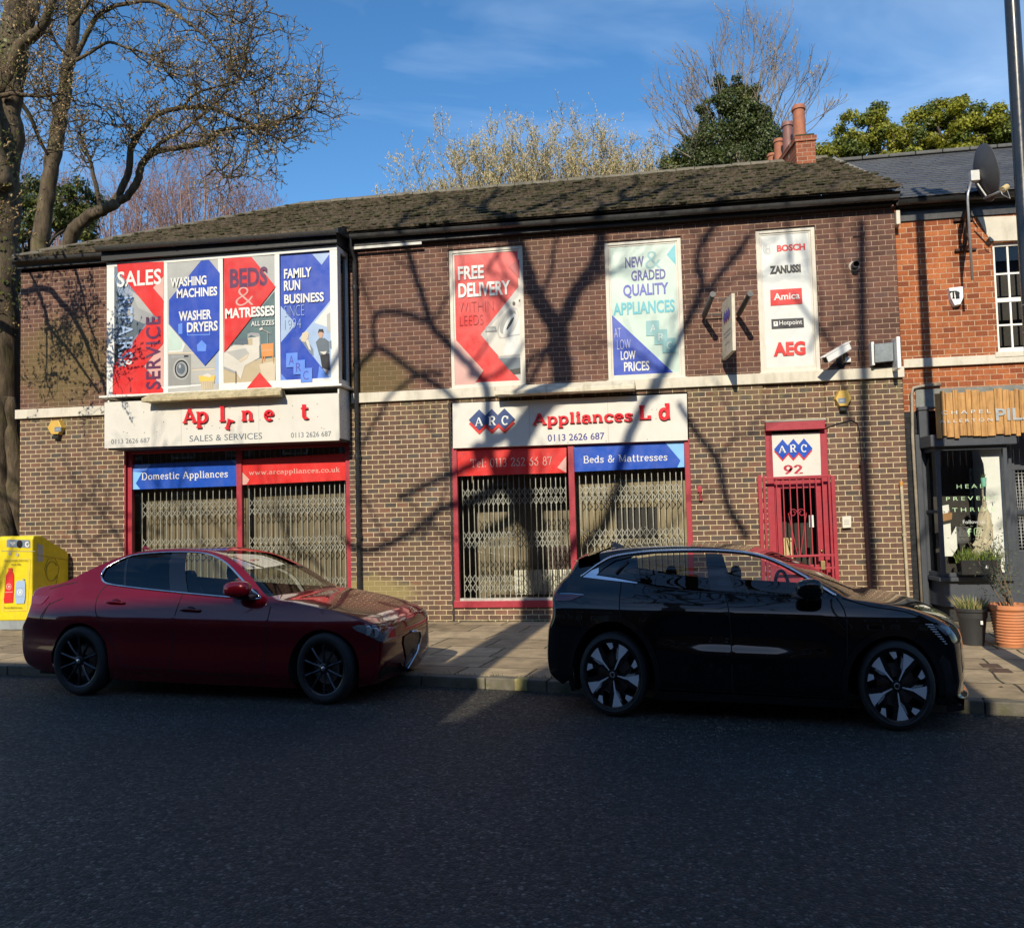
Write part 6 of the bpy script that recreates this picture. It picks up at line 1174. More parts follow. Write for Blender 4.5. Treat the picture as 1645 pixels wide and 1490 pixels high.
LAMPG = M('lamp_glass', (.16, .18, .20), .05, 0.0, vary=.5, scale=25, coat=1.0); LAMPR = M('tail_lamp_red', (.12, .004, .006), .08, coat=1.0, vary=.4, scale=20); LAMPW = M('lamp_reflector', (.62, .64, .66), .12, .6); GAP = M('panel_gap', (.003, .002, .002), .9)
def interp(tab, x):
    if x <= tab[0][0]: return tab[0][1]
    for i in range(len(tab) - 1):
        if x <= tab[i + 1][0]:
            a, b, c, d = tab[max(i - 1, 0)], tab[i], tab[i + 1], tab[min(i + 2, len(tab) - 1)]; t = (x - b[0]) / (c[0] - b[0])
            m0 = (c[1] - a[1]) / max(c[0] - a[0], 1e-6) * (c[0] - b[0]); m1 = (d[1] - b[1]) / max(d[0] - b[0], 1e-6) * (c[0] - b[0])
            return (2 * t ** 3 - 3 * t * t + 1) * b[1] + (t ** 3 - 2 * t * t + t) * m0 + (-2 * t ** 3 + 3 * t * t) * c[1] + (t ** 3 - t * t) * m1
    return tab[-1][1]
def inside(p, poly):
    x, y = p; c = False; j = len(poly) - 1
    for i in range(len(poly)):
        xi, yi = poly[i]; xj, yj = poly[j]
        if (yi > y) != (yj > y) and x < (xj - xi) * (y - yi) / (yj - yi + 1e-12) + xi: c = not c
        j = i
    return c
def resample(pts, step):
    out = []
    for a, b in zip(pts, pts[1:] + pts[:1]):
        L = math.hypot(b[0] - a[0], b[1] - a[1]); k = max(1, int(L / step))
        for i in range(k): out.append((a[0] + (b[0] - a[0]) * i / k, a[1] + (b[1] - a[1]) * i / k))
    return out
class Car:
    def __init__(s, name, label, cat, o, th, W, mat):
        s.root = thing(name, label, cat, None, o, th); s.o = Vector(o); s.th = th; s.W = W; s.mat = mat
        s.u = Vector((math.cos(th), math.sin(th), 0)); s.n = Vector((-math.sin(th), math.cos(th), 0))
    def px(s, u, v, y=0.0):
        if 0 < y < .3 and hasattr(s, 'prof'):         # follow the curved flank itself
            for _ in range(8): a, z = s.px(u, v, y + 10); y = .5 * y + .5 * max(-.02, min(.6, s.wrap(a, z)))
            return s.px(u, v, y + 10)
        if y > 5: y -= 10
        p = onP(u, v, s.o + s.n * y, s.n) - s.o; return (p.dot(s.u), p.z)
    def pxs(s, P, y=0.0): return [s.px(u, v, y) for u, v in P]
    prof2 = None
    def Y(s, x, z):
        zz = z - s.zoff(x); p = interp(s.prof, zz)
        if s.prof2:
            a, b, f = s.span; w = max(0, min(1, (x - a) / f + .5)) * max(0, min(1, (b - x) / f + .5)); w = w * w * (3 - 2 * w); p = p * w + interp(s.prof2, zz) * (1 - w)
        return interp(s.plan, x) + p
    zbase = 0.0
    def zoff(s, x): return 0.0
    def wrap(s, x, z):
        '''beyond the front edge line the surface turns round the corner towards the nose'''
        if not hasattr(s, 'nose'): return s.Y(x, z)
        P = s.nose
        for (a, b), (a2, b2) in zip(P, P[1:]):
            if a2[1] <= z <= a[1] or (a is P[0][0] and z > a[1]):
                t = min(1, max(0, (a[1] - z) / max(a[1] - a2[1], 1e-6))); e = a[0] + (a2[0] - a[0]) * t; c = b[0] + (b2[0] - b[0]) * t
                if x <= e: return s.Y(x, z)
                ye = s.Y(e, z); q = min(.995, (x - e) / max(c - e, 1e-4)); return ye + (s.W / 2 - ye) * (1 - math.sqrt(1 - q * q))
        return s.Y(x, z)
    def N(s, x, z):
        e = .004; f = s.wrap; return Vector(((f(x + e, z) - f(x - e, z)) / (2 * e), -1.0, (f(x, z + e) - f(x, z - e)) / (2 * e))).normalized()
    def sheet(s, name, verts2, tris, mat, parent, off=0.0, both=False, mirror=False):
        used = sorted({i for t in tris for i in t}); ix = {k: j for j, k in enumerate(used)}; V = []; NN = []
        for k in used:
            x, z = verts2[k]; n = s.N(x, z); y = s.wrap(x, z); p = Vector((x, y, z)) + n * off; V.append(p); NN.append(n)
        F = []
        for t in tris:
            a, b, c = (ix[q] for q in t); nn = (V[b] - V[a]).cross(V[c] - V[a]); F.append((a, b, c) if nn.dot(NN[a]) > 0 else (a, c, b))
        if mirror: V = [Vector((p.x, s.W - p.y, p.z)) for p in V]; NN = [Vector((n.x, -n.y, n.z)) for n in NN]; F = [(a, c, b) for a, b, c in F]
        me = bpy.data.meshes.new(name); me.from_pydata([tuple(p) for p in V], [], F); me.materials.append(mat); me.polygons.foreach_set('use_smooth', [True] * len(F)); me.update()
        me.normals_split_custom_set_from_vertices([tuple(n) for n in NN])
        o = bpy.data.objects.new(name, me); COL.objects.link(o); o.parent = parent or s.root; return o
    def cdt(s, loops, step, inner_test, grid=True):
        pts, edges = [], []
        for lp in loops:
            o = len(pts); pts += [Vector((p[0], p[1])) for p in lp]; edges += [(o + i, o + (i + 1) % len(lp)) for i in range(len(lp))]
        xs = [p.x for p in pts]; zs = [p.y for p in pts]
        if grid:
            x = min(xs); r = 0
            while x < max(xs):
                z = s.zbase + s.zoff(x); dz = step * .44
                while z < max(zs):
                    if z > min(zs) and inner_test((x, z)): pts.append(Vector((x, z)))
                    z += dz
                x += step * 1.2
        v, e, f, _, _, _ = delaunay_2d_cdt(pts, edges, [], 0, 1e-5)
        V = [(p.x, p.y) for p in v]; return V, f
    def shell(s, E, C, segs, arches, sill, dlo, doors):
        """E, C: edge and centre lines (s, z) rear-bottom over the roof to front-bottom; segs: (i0, i1, name, material)"""
        W = s.W; E = [tuple(p) for p in E]
        bottom = []
        for (cx, cz, rl, rr, rz, zl, zr) in reversed(arches):        # front to rear along the underside
            a1 = math.asin(max(-1, min(1, (zr - cz) / rz))); a0 = math.pi - math.asin(max(-1, min(1, (zl - cz) / rz)))
            bottom += [(cx + (rr if math.cos(a1 + (a0 - a1) * k / 22) > 0 else rl) * math.cos(a1 + (a0 - a1) * k / 22), cz + rz * math.sin(a1 + (a0 - a1) * k / 22)) for k in range(23)]
        outline = resample(E, .05) [: ] if False else list(E)
        outer = E + bottom
        holes = [resample(h, .04) for h in dlo]; dl = [resample(d, .04) for _, d in doors]
        def clear(p, lp, r=.014): return all((p[0] - q[0]) ** 2 + (p[1] - q[1]) ** 2 > r * r for q in lp)
        op = resample(outer, .04)
        ok = lambda p: inside(p, op) and clear(p, op) and all(clear(p, h) for h in holes) and all(clear(p, d) for d in dl)
        V, F = s.cdt([op] + holes + dl, .05, ok)
        groups = {'body': []}; far = []
        for f in F:
            c = (sum(V[i][0] for i in f) / 3, sum(V[i][1] for i in f) / 3)
            if not inside(c, op) or any(inside(c, h) for h in holes): continue
            far.append(f)
            for k, (nm, d) in enumerate(doors):
                if inside(c, d): groups.setdefault(k, []).append(f); break
            else: groups['body'].append(f)
        # body with its mirror and the crown between
        s.sheet('body', V, groups['body'], s.mat, s.root); s.sheet('far_side', V, far, s.mat, s.root, mirror=True)
        s.doors = [s.sheet(nm, V, groups.get(k, []), s.mat, s.root) for k, (nm, _) in enumerate(doors)]
        NT_ = 12
        for (i0, i1, nm, mat) in segs:
            rows = []
            for i in range(i0, i1 + 1):
                e, c = E[i], C[i]; ye = s.Y(*e); row = []
                for k in range(2 * NT_ + 1):
                    ph = math.pi / 2 * min(k, 2 * NT_ - k) / NT_; f, g = math.sin(ph), 1 - math.cos(ph); y = ye + (W / 2 - ye) * g
                    if k > NT_: y = W - y
                    row.append((e[0] + (c[0] - e[0]) * f, y, e[1] + (c[1] - e[1]) * f))
                rows.append(row)
            mb = MB(); mb.grid(rows); mb.build(nm, mat, s.root, smooth=True, auto=40)
        # wheel wells and underside
        mb = MB()
        for (cx, cz, rl, rr, rz, zl, zr) in arches:
            ring = [(cx + (rr if math.cos(a) > 0 else rl) * math.cos(a), cz + rz * math.sin(a)) for a in [(-.35 + (math.pi + .7) * k / 20) for k in range(21)]]
            mb.grid([[(x, s.Y(x, max(z, .2)) + .012, z) for x, z in ring], [(x, .42, z) for x, z in ring]]); mb.grid([[(x, W - .45, z) for x, z in ring], [(x, W - s.Y(x, max(z, .2)) - .012, z) for x, z in ring]])
            mb.add([(x, .42, z) for x, z in ring], [tuple(range(len(ring)))])
        x0, x1 = min(p[0] for p in E) + .25, max(p[0] for p in E) - .25; mb.box(x0, x1, .12, W - .12, sill + .03, sill + .06)
        mb.build('underside', WELL, s.root, fix=False)
        s.V = V
    def line(s, pts, r, mat, name, parent=None, off=.0, n=6, sq=1.0, closed=False):
        mb = MB(); P = [Vector((x, s.wrap(x, z), z)) + s.N(x, z) * off for x, z in (pts + pts[:1] if closed else pts)]
        mb.tube(P, r, n, sq=sq); return mb.build(name, mat, parent or s.root, smooth=True)
    def gap(s, P, name='panel_gap', w=.0045):
        mb = MB(); pts = catmull([Vector((p[0], p[1])) for p in s.pxs(P)], 5); A, B = ribbon(pts, w * 2); q = lambda p: Vector((p[0], s.wrap(p[0], p[1]), p[1])) + s.N(p[0], p[1]) * .0012
        mb.grid([[q(p) for p in A], [q(p) for p in B]]); return mb
    def patch(s, name, poly, mat, off=.004, parent=None, step=.03):
        lp = resample(poly, .025); V, F = s.cdt([lp], step, lambda p: inside(p, lp)); F = [f for f in F if inside((sum(V[i][0] for i in f) / 3, sum(V[i][1] for i in f) / 3), lp)]
        return s.sheet(name, V, F, mat, parent or s.root, off)
def spoke_wheel(car, cx, cz, rx, rz, y, kind, rrat, label=None, dz=0.0, far=False):
    """tyre and alloy; built round, then fitted to the ellipse measured"""
    w = thing('wheel', None, None); w.parent = car.root; w.location = (cx, y, cz + dz); sg = -1 if not far else 1
    kx = rx / rz; R = rz; T = Matrix.Diagonal((kx, 1, 1, 1)); d = .19
    prof = [(R * rrat * .98, .0), (R * rrat * 1.03, -.012), (R * .86, -.022), (R * .94, -.012), (R * .985, .012), (R, .05), (R, d - .05), (R * .97, d - .01), (R * .86, d + .01), (R * rrat, d)]
    mb = MB(); mb.lathe([(r, h) for r, h in prof], (0, 0, 0), 'Y', 48, mat=T, cap=False)
    for k in range(3): pass
    ty = mb.build('tyre', RUB, w, smooth=True, auto=50)
    rr = R * rrat; mb = MB(); mb.lathe([(rr * .985, -.006), (rr * 1.01, -.014), (rr * .95, -.008), (rr * .92, .02), (rr * .90, .15), (rr * .5, .155), (0, .155)], (0, 0, 0), 'Y', 48, mat=T, cap=False)
    lip = mb.build('rim', RIMB if kind == 'red' else RIMK, w, smooth=True, auto=40)
    mb = MB(); mb.lathe([(rr * .62, .06), (rr * .62, .085), (rr * .2, .085)], (0, 0, 0), 'Y', 40, mat=T, cap=False); mb.build('brake_disc', DISC, w, smooth=True, auto=40)
    mb = MB()
    def P(r, a, yy): return (kx * r * math.cos(a), yy, r * math.sin(a))
    if kind == 'red':           # five pairs of slim spokes
        for k in range(10):
            a = R_(90 + 36 * k); q = R_(4.2) * (1 if k % 2 else -1); sp = [(.17, .085 / 2, .012), (.55, .030, -.002), (.93, .035, -.006)]
            L = []; 
            for (f, hw, yy) in sp:
                r = rr * f; c = Vector((math.cos(a), math.sin(a))); tn = Vector((-c.y, c.x)); hw *= rr * 1.5
                L.append([(kx * (c.x * r - tn.x * hw), yy, c.y * r - tn.y * hw), (kx * (c.x * r), yy - .010, c.y * r), (kx * (c.x * r + tn.x * hw), yy, c.y * r + tn.y * hw), (kx * (c.x * r), yy + .03, c.y * r)])
            for A, B in zip(L, L[1:]):
                for j in range(4): mb.quad(A[j], B[j], B[(j + 1) % 4], A[(j + 1) % 4])
        mb.build('spokes', RIMB, w)
        mb = MB(); mb.lathe([(rr * .22, .01), (rr * .2, -.004), (rr * .12, -.012), (0, -.013)], (0, 0, 0), 'Y', 24, mat=T); mb.build('hub_cap', RIMB, w, smooth=True, auto=40)
        mb = MB(); mb.lathe([(rr * .095, -.0125), (rr * .085, -.015), (0, -.0155)], (0, 0, 0), 'Y', 20, mat=T); mb.build('hub_badge', CHR, w, smooth=True)
    else:                       # five broad blades, machined faces with fine black slots
        a00 = R_(97 if dz == 0 else 90); fb = MB(); sb = MB()
        for k in range(5):
            a = R_(-83 + 72 * k)
            def Q(f, dg, yy): return P(rr * f, a + R_(dg), yy)
            back = [(.16, -14), (.55, -21), (.95, -17), (.95, 17), (.55, 21), (.16, 14)]
            bq = [Q(f, g, -.002) for f, g in back]; bb = [Q(f, g, .04) for f, g in back]; mb.add(bq + bb, [tuple(range(6))] + [(i, (i + 1) % 6, (i + 1) % 6 + 6, i + 6) for i in range(6)])
            # bright face: narrow at the hub, wide at the rim on one side
            face = [(.17, -4), (.17, 6), (.52, 4), (.97, 13), (.97, -10), (.55, -3.0)]
            fb.add([Q(f, g, -.006) for f, g in face], [(0, 1, 2, 5), (5, 2, 3, 4)])
            tip = [(.97, 28), (.97, 42), (.74, 33), (.80, 25)]
            fb.add([Q(f, g, -.006) for f, g in tip], [(0, 1, 2, 3)])
            for j in range(6):
                f0 = .44 + .045 * j; fb.add([Q(f0, 4.2, -.0062), Q(f0 + .018, 4.2, -.0062), Q(f0 + .16, 15, -.0062), Q(f0 + .142, 15, -.0062)], [(0, 1, 2, 3)])
            arm = [(.78, 26), (.96, 27), (.97, 43), (.72, 34), (.5, 24), (.46, 18)]; mb.add([Q(f, g, .0) for f, g in arm] + [Q(f, g, .03) for f, g in arm], [tuple(range(6))] + [(i, (i + 1) % 6, (i + 1) % 6 + 6, i + 6) for i in range(6)])
        mb.build('spokes', RIMK, w); fb.build('spoke_faces', RIMS, w, fix=False)
        mb = MB(); mb.lathe([(rr * .17, .005), (rr * .165, -.010), (rr * .10, -.014), (0, -.015)], (0, 0, 0), 'Y', 24, mat=T); mb.build('hub_cap', RIMK, w, smooth=True, auto=40)
        mb = MB(); mb.lathe([(rr * .10, -.0145), (rr * .085, -.0175), (rr * .07, -.0145)], (0, 0, 0), 'Y', 20, mat=T); mb.build('hub_badge', CHR, w, smooth=True)
    if far: w.scale = (1, -1, 1)
    return w
def mirror_part(car, c, y, sz, mat, glass_dir, name='door_mirror', footp=None):
    mb = MB(); n = 14; x0, z0 = c; L, H, D = sz; rows = []
    for i in range(9):
        ph = math.pi * i / 8; row = []
        for k in range(n + 1):
            a = 2 * math.pi * k / n; q = math.copysign(abs(math.cos(a)) ** .6, math.cos(a)), math.copysign(abs(math.sin(a)) ** .75, math.sin(a)); r = math.sin(ph) ** .55
            row.append((x0 - L / 2 * math.cos(ph), y + D / 2 * q[0] * r, z0 + H / 2 * q[1] * r * (1 - .10 * math.cos(ph))))
        rows.append(row)
    mb.grid(rows); m_ = mb.build(name, mat, car.root, smooth=True)
    mb = MB(); mb.box(x0 - L * .1, x0 + L * .45, y + .02, y + .19, z0 - H * .62, z0 - H * .42); mb.build('mirror_foot', TRIMB, m_, bevel=.012)
    return m_
def seats(car, xs, z0, z1, W):
    for x in xs:
        for y in (.36, W - .36):
            mb = MB(); rows = []
            for i in range(8):
                f = i / 7; zz = z0 + (z1 - z0) * f; hw = .19 - .05 * f; th = .09 - .03 * f; xx = x - .14 * f
                rows.append([(xx + th * math.cos(a), y + hw * math.copysign(abs(math.sin(a)) ** .6, math.sin(a)), zz) for a in [2 * math.pi * k / 14 for k in range(15)]])
            mb.grid(rows); xx = x - .16; rows = []
            for i in range(7):
                ph = math.pi * i / 6; rows.append([(xx + .05 * math.cos(a) * math.sin(ph) ** .6, y + .105 * math.copysign(abs(math.sin(a)) ** .7, math.sin(a)) * math.sin(ph) ** .5, z1 + .10 - .08 * math.cos(ph)) for a in [2 * math.pi * k / 12 for k in range(13)]])
            mb.grid(rows); mb.build('seat', SEAT, car.root, smooth=True)
# ---------------------------------------------------------------- red saloon
def red_car():
    c = Car('red_saloon', 'dark red saloon with chrome window trim parked by the bay shopfront', 'car', (-5.67, -4.90, 0), R_(-5.5), 1.5, P_RED); W = 1.5
    x0 = c.px(34, 1030)[0]; x1 = c.px(650, 1040)[0]
    c.plan = [(x0 - .5, .42), (x0 - .28, .25), (x0 - .1, .12), (x0 + .15, .05), (x0 + .5, .01), (x0 + .9, .0), (x0 + 1.4, -.02), (x1 - 1.3, -.02), (x1 - .85, .0), (x1 - .5, .04), (x1 - .2, .10), (x1, .14), (x1 + .3, .2)]
    c.prof = [(0.1, .10), (.2, .05), (.27, .012), (.36, .004), (.46, .012), (.55, .018), (.62, .012), (.68, .003), (.73, .004), (.79, .022), (.86, .050), (.93, .082), (1.0, .12), (1.1, .175), (1.2, .245), (1.3, .335), (1.36, .41), (1.45, .55)]
    c.zoff = lambda x: -.035 * (x - x0 - 2) / 2
    Ep = [(58, 1074), (44, 1064), (37, 1040), (36, 1012), (43, 993), (50, 972), (53, 957), (60, 946), (80, 940), (104, 935), (132, 921), (166, 905), (200, 892), (235, 884.5), (280, 881.5), (325, 883), (352, 889), (372, 898), (400, 922), (430, 958), (462, 966), (495, 973), (530, 981), (560, 990), (585, 1000), (598, 1011), (603, 1030), (604, 1050), (602, 1076), (594, 1100)]
    E = c.pxs(Ep, .06); ce = W / 2
    cc = sorted(c.pxs([(125, 938), (160, 934), (190, 926), (215, 912), (240, 899), (262, 889), (285, 882), (320, 878.3), (360, 880.5), (400, 889), (440, 912), (476, 941), (500, 956.5), (520, 957.5), (545, 960.5), (583, 967), (621, 979), (648, 992), (668, 1010)], ce))
    ds = {0: -.08, 1: -.1, 2: -.1, 3: -.1, 4: -.1, 5: -.09, 6: -.08, 7: -.06, 8: -.03, 17: .02, 18: .06, 19: .10, 20: .10, 21: .10, 22: .11, 23: .13, 24: .085, 25: .085, 26: .085, 27: .08, 28: .07, 29: .06}
    C = []
    for i, e in enumerate(E):
        x = e[0] + ds.get(i, 0); z = e[1] if i < 7 or i > 25 else max(interp(cc, x), e[1] + .006)
        if i == 7: z = e[1] + .012
        if i == 25: z = e[1] + .02
        C.append((x, z))
    n = 4; E2 = [tuple(p) for p in catmull(E, n)]; C2 = [tuple(p) for p in catmull(C, n)]; c.nose = list(zip(E2, C2))[24 * n:]
    ar = []
    for (cu, cv, lu, ru, tv, zlv, zrv) in ((125.5, 1062.5, 79, 174, 1000, 1083, 1093), (517.5, 1075.5, 464, 573, 1011, 1107, 1108)):
        a = c.px(cu, cv); ar.append((a[0], a[1], a[0] - c.px(lu, cv)[0], c.px(ru, cv)[0] - a[0], c.px(cu, tv)[1] - a[1], c.px(lu, zlv)[1], c.px(ru, zrv)[1]))
    dlo_p = [(163, 924), (170, 912.5), (191, 900.5), (214, 892), (247, 888), (292, 886.5), (326, 888.5), (347, 894.5), (366, 906), (388, 929), (408, 950), (418, 961.5), (369, 959), (283, 951), (202, 942), (173, 937), (165, 931)]
    dlo = c.pxs(dlo_p, .1)
    fd = c.pxs([(292, 884.5), (284.5, 951), (279, 1010), (276, 1076), (345, 1082), (421, 1085), (429, 1015), (431, 975), (421, 963), (388, 926.5), (366, 903.5), (347, 892), (326, 886)], .05)
    rd = c.pxs([(292, 884.5), (284.5, 951), (279, 1010), (276, 1076), (193.5, 1068), (180, 1036), (166, 1006), (150, 982), (146.5, 962), (150, 948), (160, 938), (161, 923), (168.5, 911), (190, 898.5), (214, 889.5), (247, 885.5)], .05)
    c.shell(E2, C2, [(0, 10 * n, 'rear_panel', c.mat), (10 * n, 12 * n, 'rear_window', TINT), (12 * n, 16 * n, 'roof', c.mat), (16 * n, 19 * n, 'windscreen', CLEAR), (19 * n, 25 * n, 'bonnet', c.mat), (25 * n, 29 * n, 'front_bumper', c.mat)], ar, c.px(320, 1098)[1], [dlo], [('front_door', fd), ('rear_door', rd)])
    # glass, divided at the pillars
    q = lambda P: c.pxs(P, .1)
    c.patch('front_window', q([(302, 888), (326, 890), (347, 896), (366, 908), (388, 931), (406, 950.5), (414, 959.5), (369, 957), (303, 951.5)]), CLEAR, -.006, c.doors[0]); c.patch('rear_window_side', q([(207, 895), (230, 891), (258, 889), (276, 888.5), (272, 948.5), (203, 940.5)]), TINT, -.006, c.doors[1]); c.patch('quarter_window', q([(166, 925), (172, 914), (192, 902), (203, 898), (198.5, 939.5), (174, 935.5), (167, 930)]), TINT, -.006, c.doors[1])
    c.patch('pillar', q([(277, 887.5), (301, 887.5), (302, 951.5), (273, 948.5)]), GLOSSB, -.002, c.doors[0]); c.patch('window_bar', q([(203, 897), (207, 895), (203, 941), (198.5, 940)]), GLOSSB, -.003, c.doors[1])
    tr = [tuple(p) for p in catmull([Vector(p) for p in dlo], 3)]; c.line(tr, .011, CHR, 'window_trim', off=.002, n=6, closed=True)
    g = MB()
    for P in ([(284.5, 952), (279, 1010), (276, 1076)], [(431, 975), (429, 1015), (421, 1085)], [(193.5, 1068), (180, 1036), (166, 1006), (150, 982), (146.5, 962), (150, 948), (160, 938)], [(193.5, 1068), (276, 1076), (345, 1082), (421, 1085)], [(56, 1002), (62, 985), (70, 972), (90, 962)], [(70, 1007), (62, 997), (70, 968)], [(592, 1004), (600, 1036), (576, 1052)], [(104, 937), (80, 942), (60, 948)]): w = c.gap(P); g.add(w.v, w.f)
    g.build('panel_gaps', GAP, c.root, fix=False)
    for d, (u, v) in ((c.doors[1], (180, 968)), (c.doors[0], (304, 979.5))):
        x, z = c.px(u, v); mb = MB(); y = c.Y(x, z); pts = [(x - .11, y + .004, z + .002), (x - .09, y - .022, z + .006), (x, y - .032, z + .006), (x + .09, y - .022, z - .002), (x + .11, y + .004, z - .004)]; mb.tube(catmull([Vector(p) for p in pts], 4), .013, 8, sq=.8); mb.build('handle', c.mat, d, smooth=True)
        mb = MB(); mb.lathe([(.055, -.001), (.05, .0), (0, .0)], (x, y - .002, z), 'Y', 20, mat=Matrix.Diagonal((1, 1, .62, 1))); mb.build('handle_shade_disc', M('maroon_shadow', (.05, .002, .005), .3), d, smooth=True)  # flat disc; the shade behind the handle is put into its darker maroon
    x, z = c.px(382, 946, -.05); mirror_part(c, (x, z), -.06, (.265, .155, .15), c.mat, 1)
    seats(c, (c.px(330, 950, .4)[0], c.px(225, 950, .4)[0]), .55, 1.02, W)
    mb = MB(); xa, xb = c.px(370, 950, .7)[0], c.px(440, 950, .7)[0]; zb = c.px(430, 960, .3)[1]; mb.box(xa, xb, .2, W - .2, zb - .22, zb - .05); mb.box(c.px(160, 950, .5)[0], xb, .15, W - .15, .42, .46); mb.box(c.px(150, 950, .5)[0], c.px(200, 950, .5)[0], .2, W - .2, .5, .86); mb.build('dashboard', SEAT, c.root, bevel=.03)
    # lamps and nose
    hl = c.pxs([(566, 1007), (575, 1003.5), (599, 1003.5), (622, 1010), (638, 1018.5), (628, 1027), (616, 1031), (601, 1025), (584, 1017), (572, 1012)], .1); h_ = c.patch('headlight', hl, LAMPG, .006)
    for (u, v, r) in ((592, 1012.5, .048), (604, 1016, .05)): x, z = c.px(u, v, .1); mb = MB(); mb.lathe([(r, -.012), (r * .8, -.016), (r * .5, -.012), (0, -.02)], (x, c.wrap(x, z) + .006, z), 'Y', 18, mat=Matrix.Diagonal((.7, 1, 1, 1))); mb.build('projector', LAMPW, h_, smooth=True)
    c.patch('tail_light', c.pxs([(52, 957), (62, 956), (79, 957.5), (72, 966), (66, 971), (51, 970)], .05), LAMPR, .006)
    c.patch('lower_intake', c.pxs([(609, 1090), (613, 1074), (622, 1062), (638, 1061), (646, 1074), (645, 1086), (628, 1092)], .2), TRIMB, .004)
    mb = MB(); x, z = c.px(622, 1078, .2); mb.lathe([(.03, -.012), (.03, -.003), (0, -.003)], (x, c.wrap(x, z) - .002, z), 'Y', 16); mb.build('fog_lamp', RIMK, c.root, smooth=True, auto=40)
    # shield grille on the nose, in its bright surround
    gz1, gz0 = c.px(668, 1014, ce)[1], c.px(670, 1080, ce)[1]; gx = c.px(671, 1045, ce)[0]
    def face(y, z, o):
        f = (z - gz0) / (gz1 - gz0); i = 25 * n; best = min(range(25 * n, 29 * n + 1), key=lambda k: abs(C2[k][1] - z)); e, cc = E2[best], C2[best]; ye = c.Y(*e); gg = min(1, abs(y - ye) / max(W / 2 - ye, .01)) if y < W / 2 else min(1, abs(W - y - ye) / max(W / 2 - ye, .01)); ph = math.acos(max(0, 1 - gg)); return Vector((e[0] + (cc[0] - e[0]) * math.sin(ph) + o, y, z))
    sh = [(-.20, .95), (-.22, .80), (-.14, .45), (-.04, .06), (0, .0), (.04, .06), (.14, .45), (.22, .80), (.20, .95), (.0, 1.0)]
    P = [face(ce + a, gz0 + (gz1 - gz0) * b, .012) for a, b in sh]; mb = MB(); mid = face(ce, gz0 + (gz1 - gz0) * .6, .012)
    for a, b in zip(P, P[1:] + P[:1]): mb.add([mid, a, b], [(0, 1, 2)])
    g_ = mb.build('grille', TRIMB, c.root, fix=False); mb = MB(); mb.tube([p + Vector((.004, 0, 0)) for p in P[3:] + P[9:]], .012, 8); mb.build('grille_surround', CHR, g_, smooth=True)
    mb = MB(); q0 = face(ce - .27, gz0 + .04, .02); mb.box(q0.x - .03, q0.x - .012, ce + .2, ce + .5, gz0 + .06, gz0 + .16); mb.build('number_plate', M('plate_white', (.75, .75, .72), .4), c.root)
    mb = MB(); x = c.px(237, 880, .75)[0]; z = c.px(237, 880, .75)[1]; mb.add([(x - .06, .73, z - .015), (x + .05, .73, z - .015), (x + .05, .77, z - .015), (x - .06, .77, z - .015), (x - .05, .748, z + .022), (x - .03, .752, z + .022)], [(0, 1, 5, 4), (1, 2, 5), (2, 3, 4, 5), (3, 0, 4)]); mb.build('roof_aerial', c.mat, c.root)
    for (cu, cv, lu, ru, tv, bv) in ((125.5, 1062, 84, 168.5, 1006.5, 1118.5), (519, 1075, 474.5, 564.5, 1016.5, 1133)):
        a = c.px(cu, cv); rx = (c.px(ru, cv)[0] - c.px(lu, cv)[0]) / 2; rz = (c.px(cu, tv)[1] - c.px(cu, bv)[1]) / 2; cz = rz
        spoke_wheel(c, a[0], cz, rx, rz, .012, 'red', .74); spoke_wheel(c, a[0], cz, rx, rz, W - .012, 'red', .74, dz=.1, far=True)
    return c
red_car()
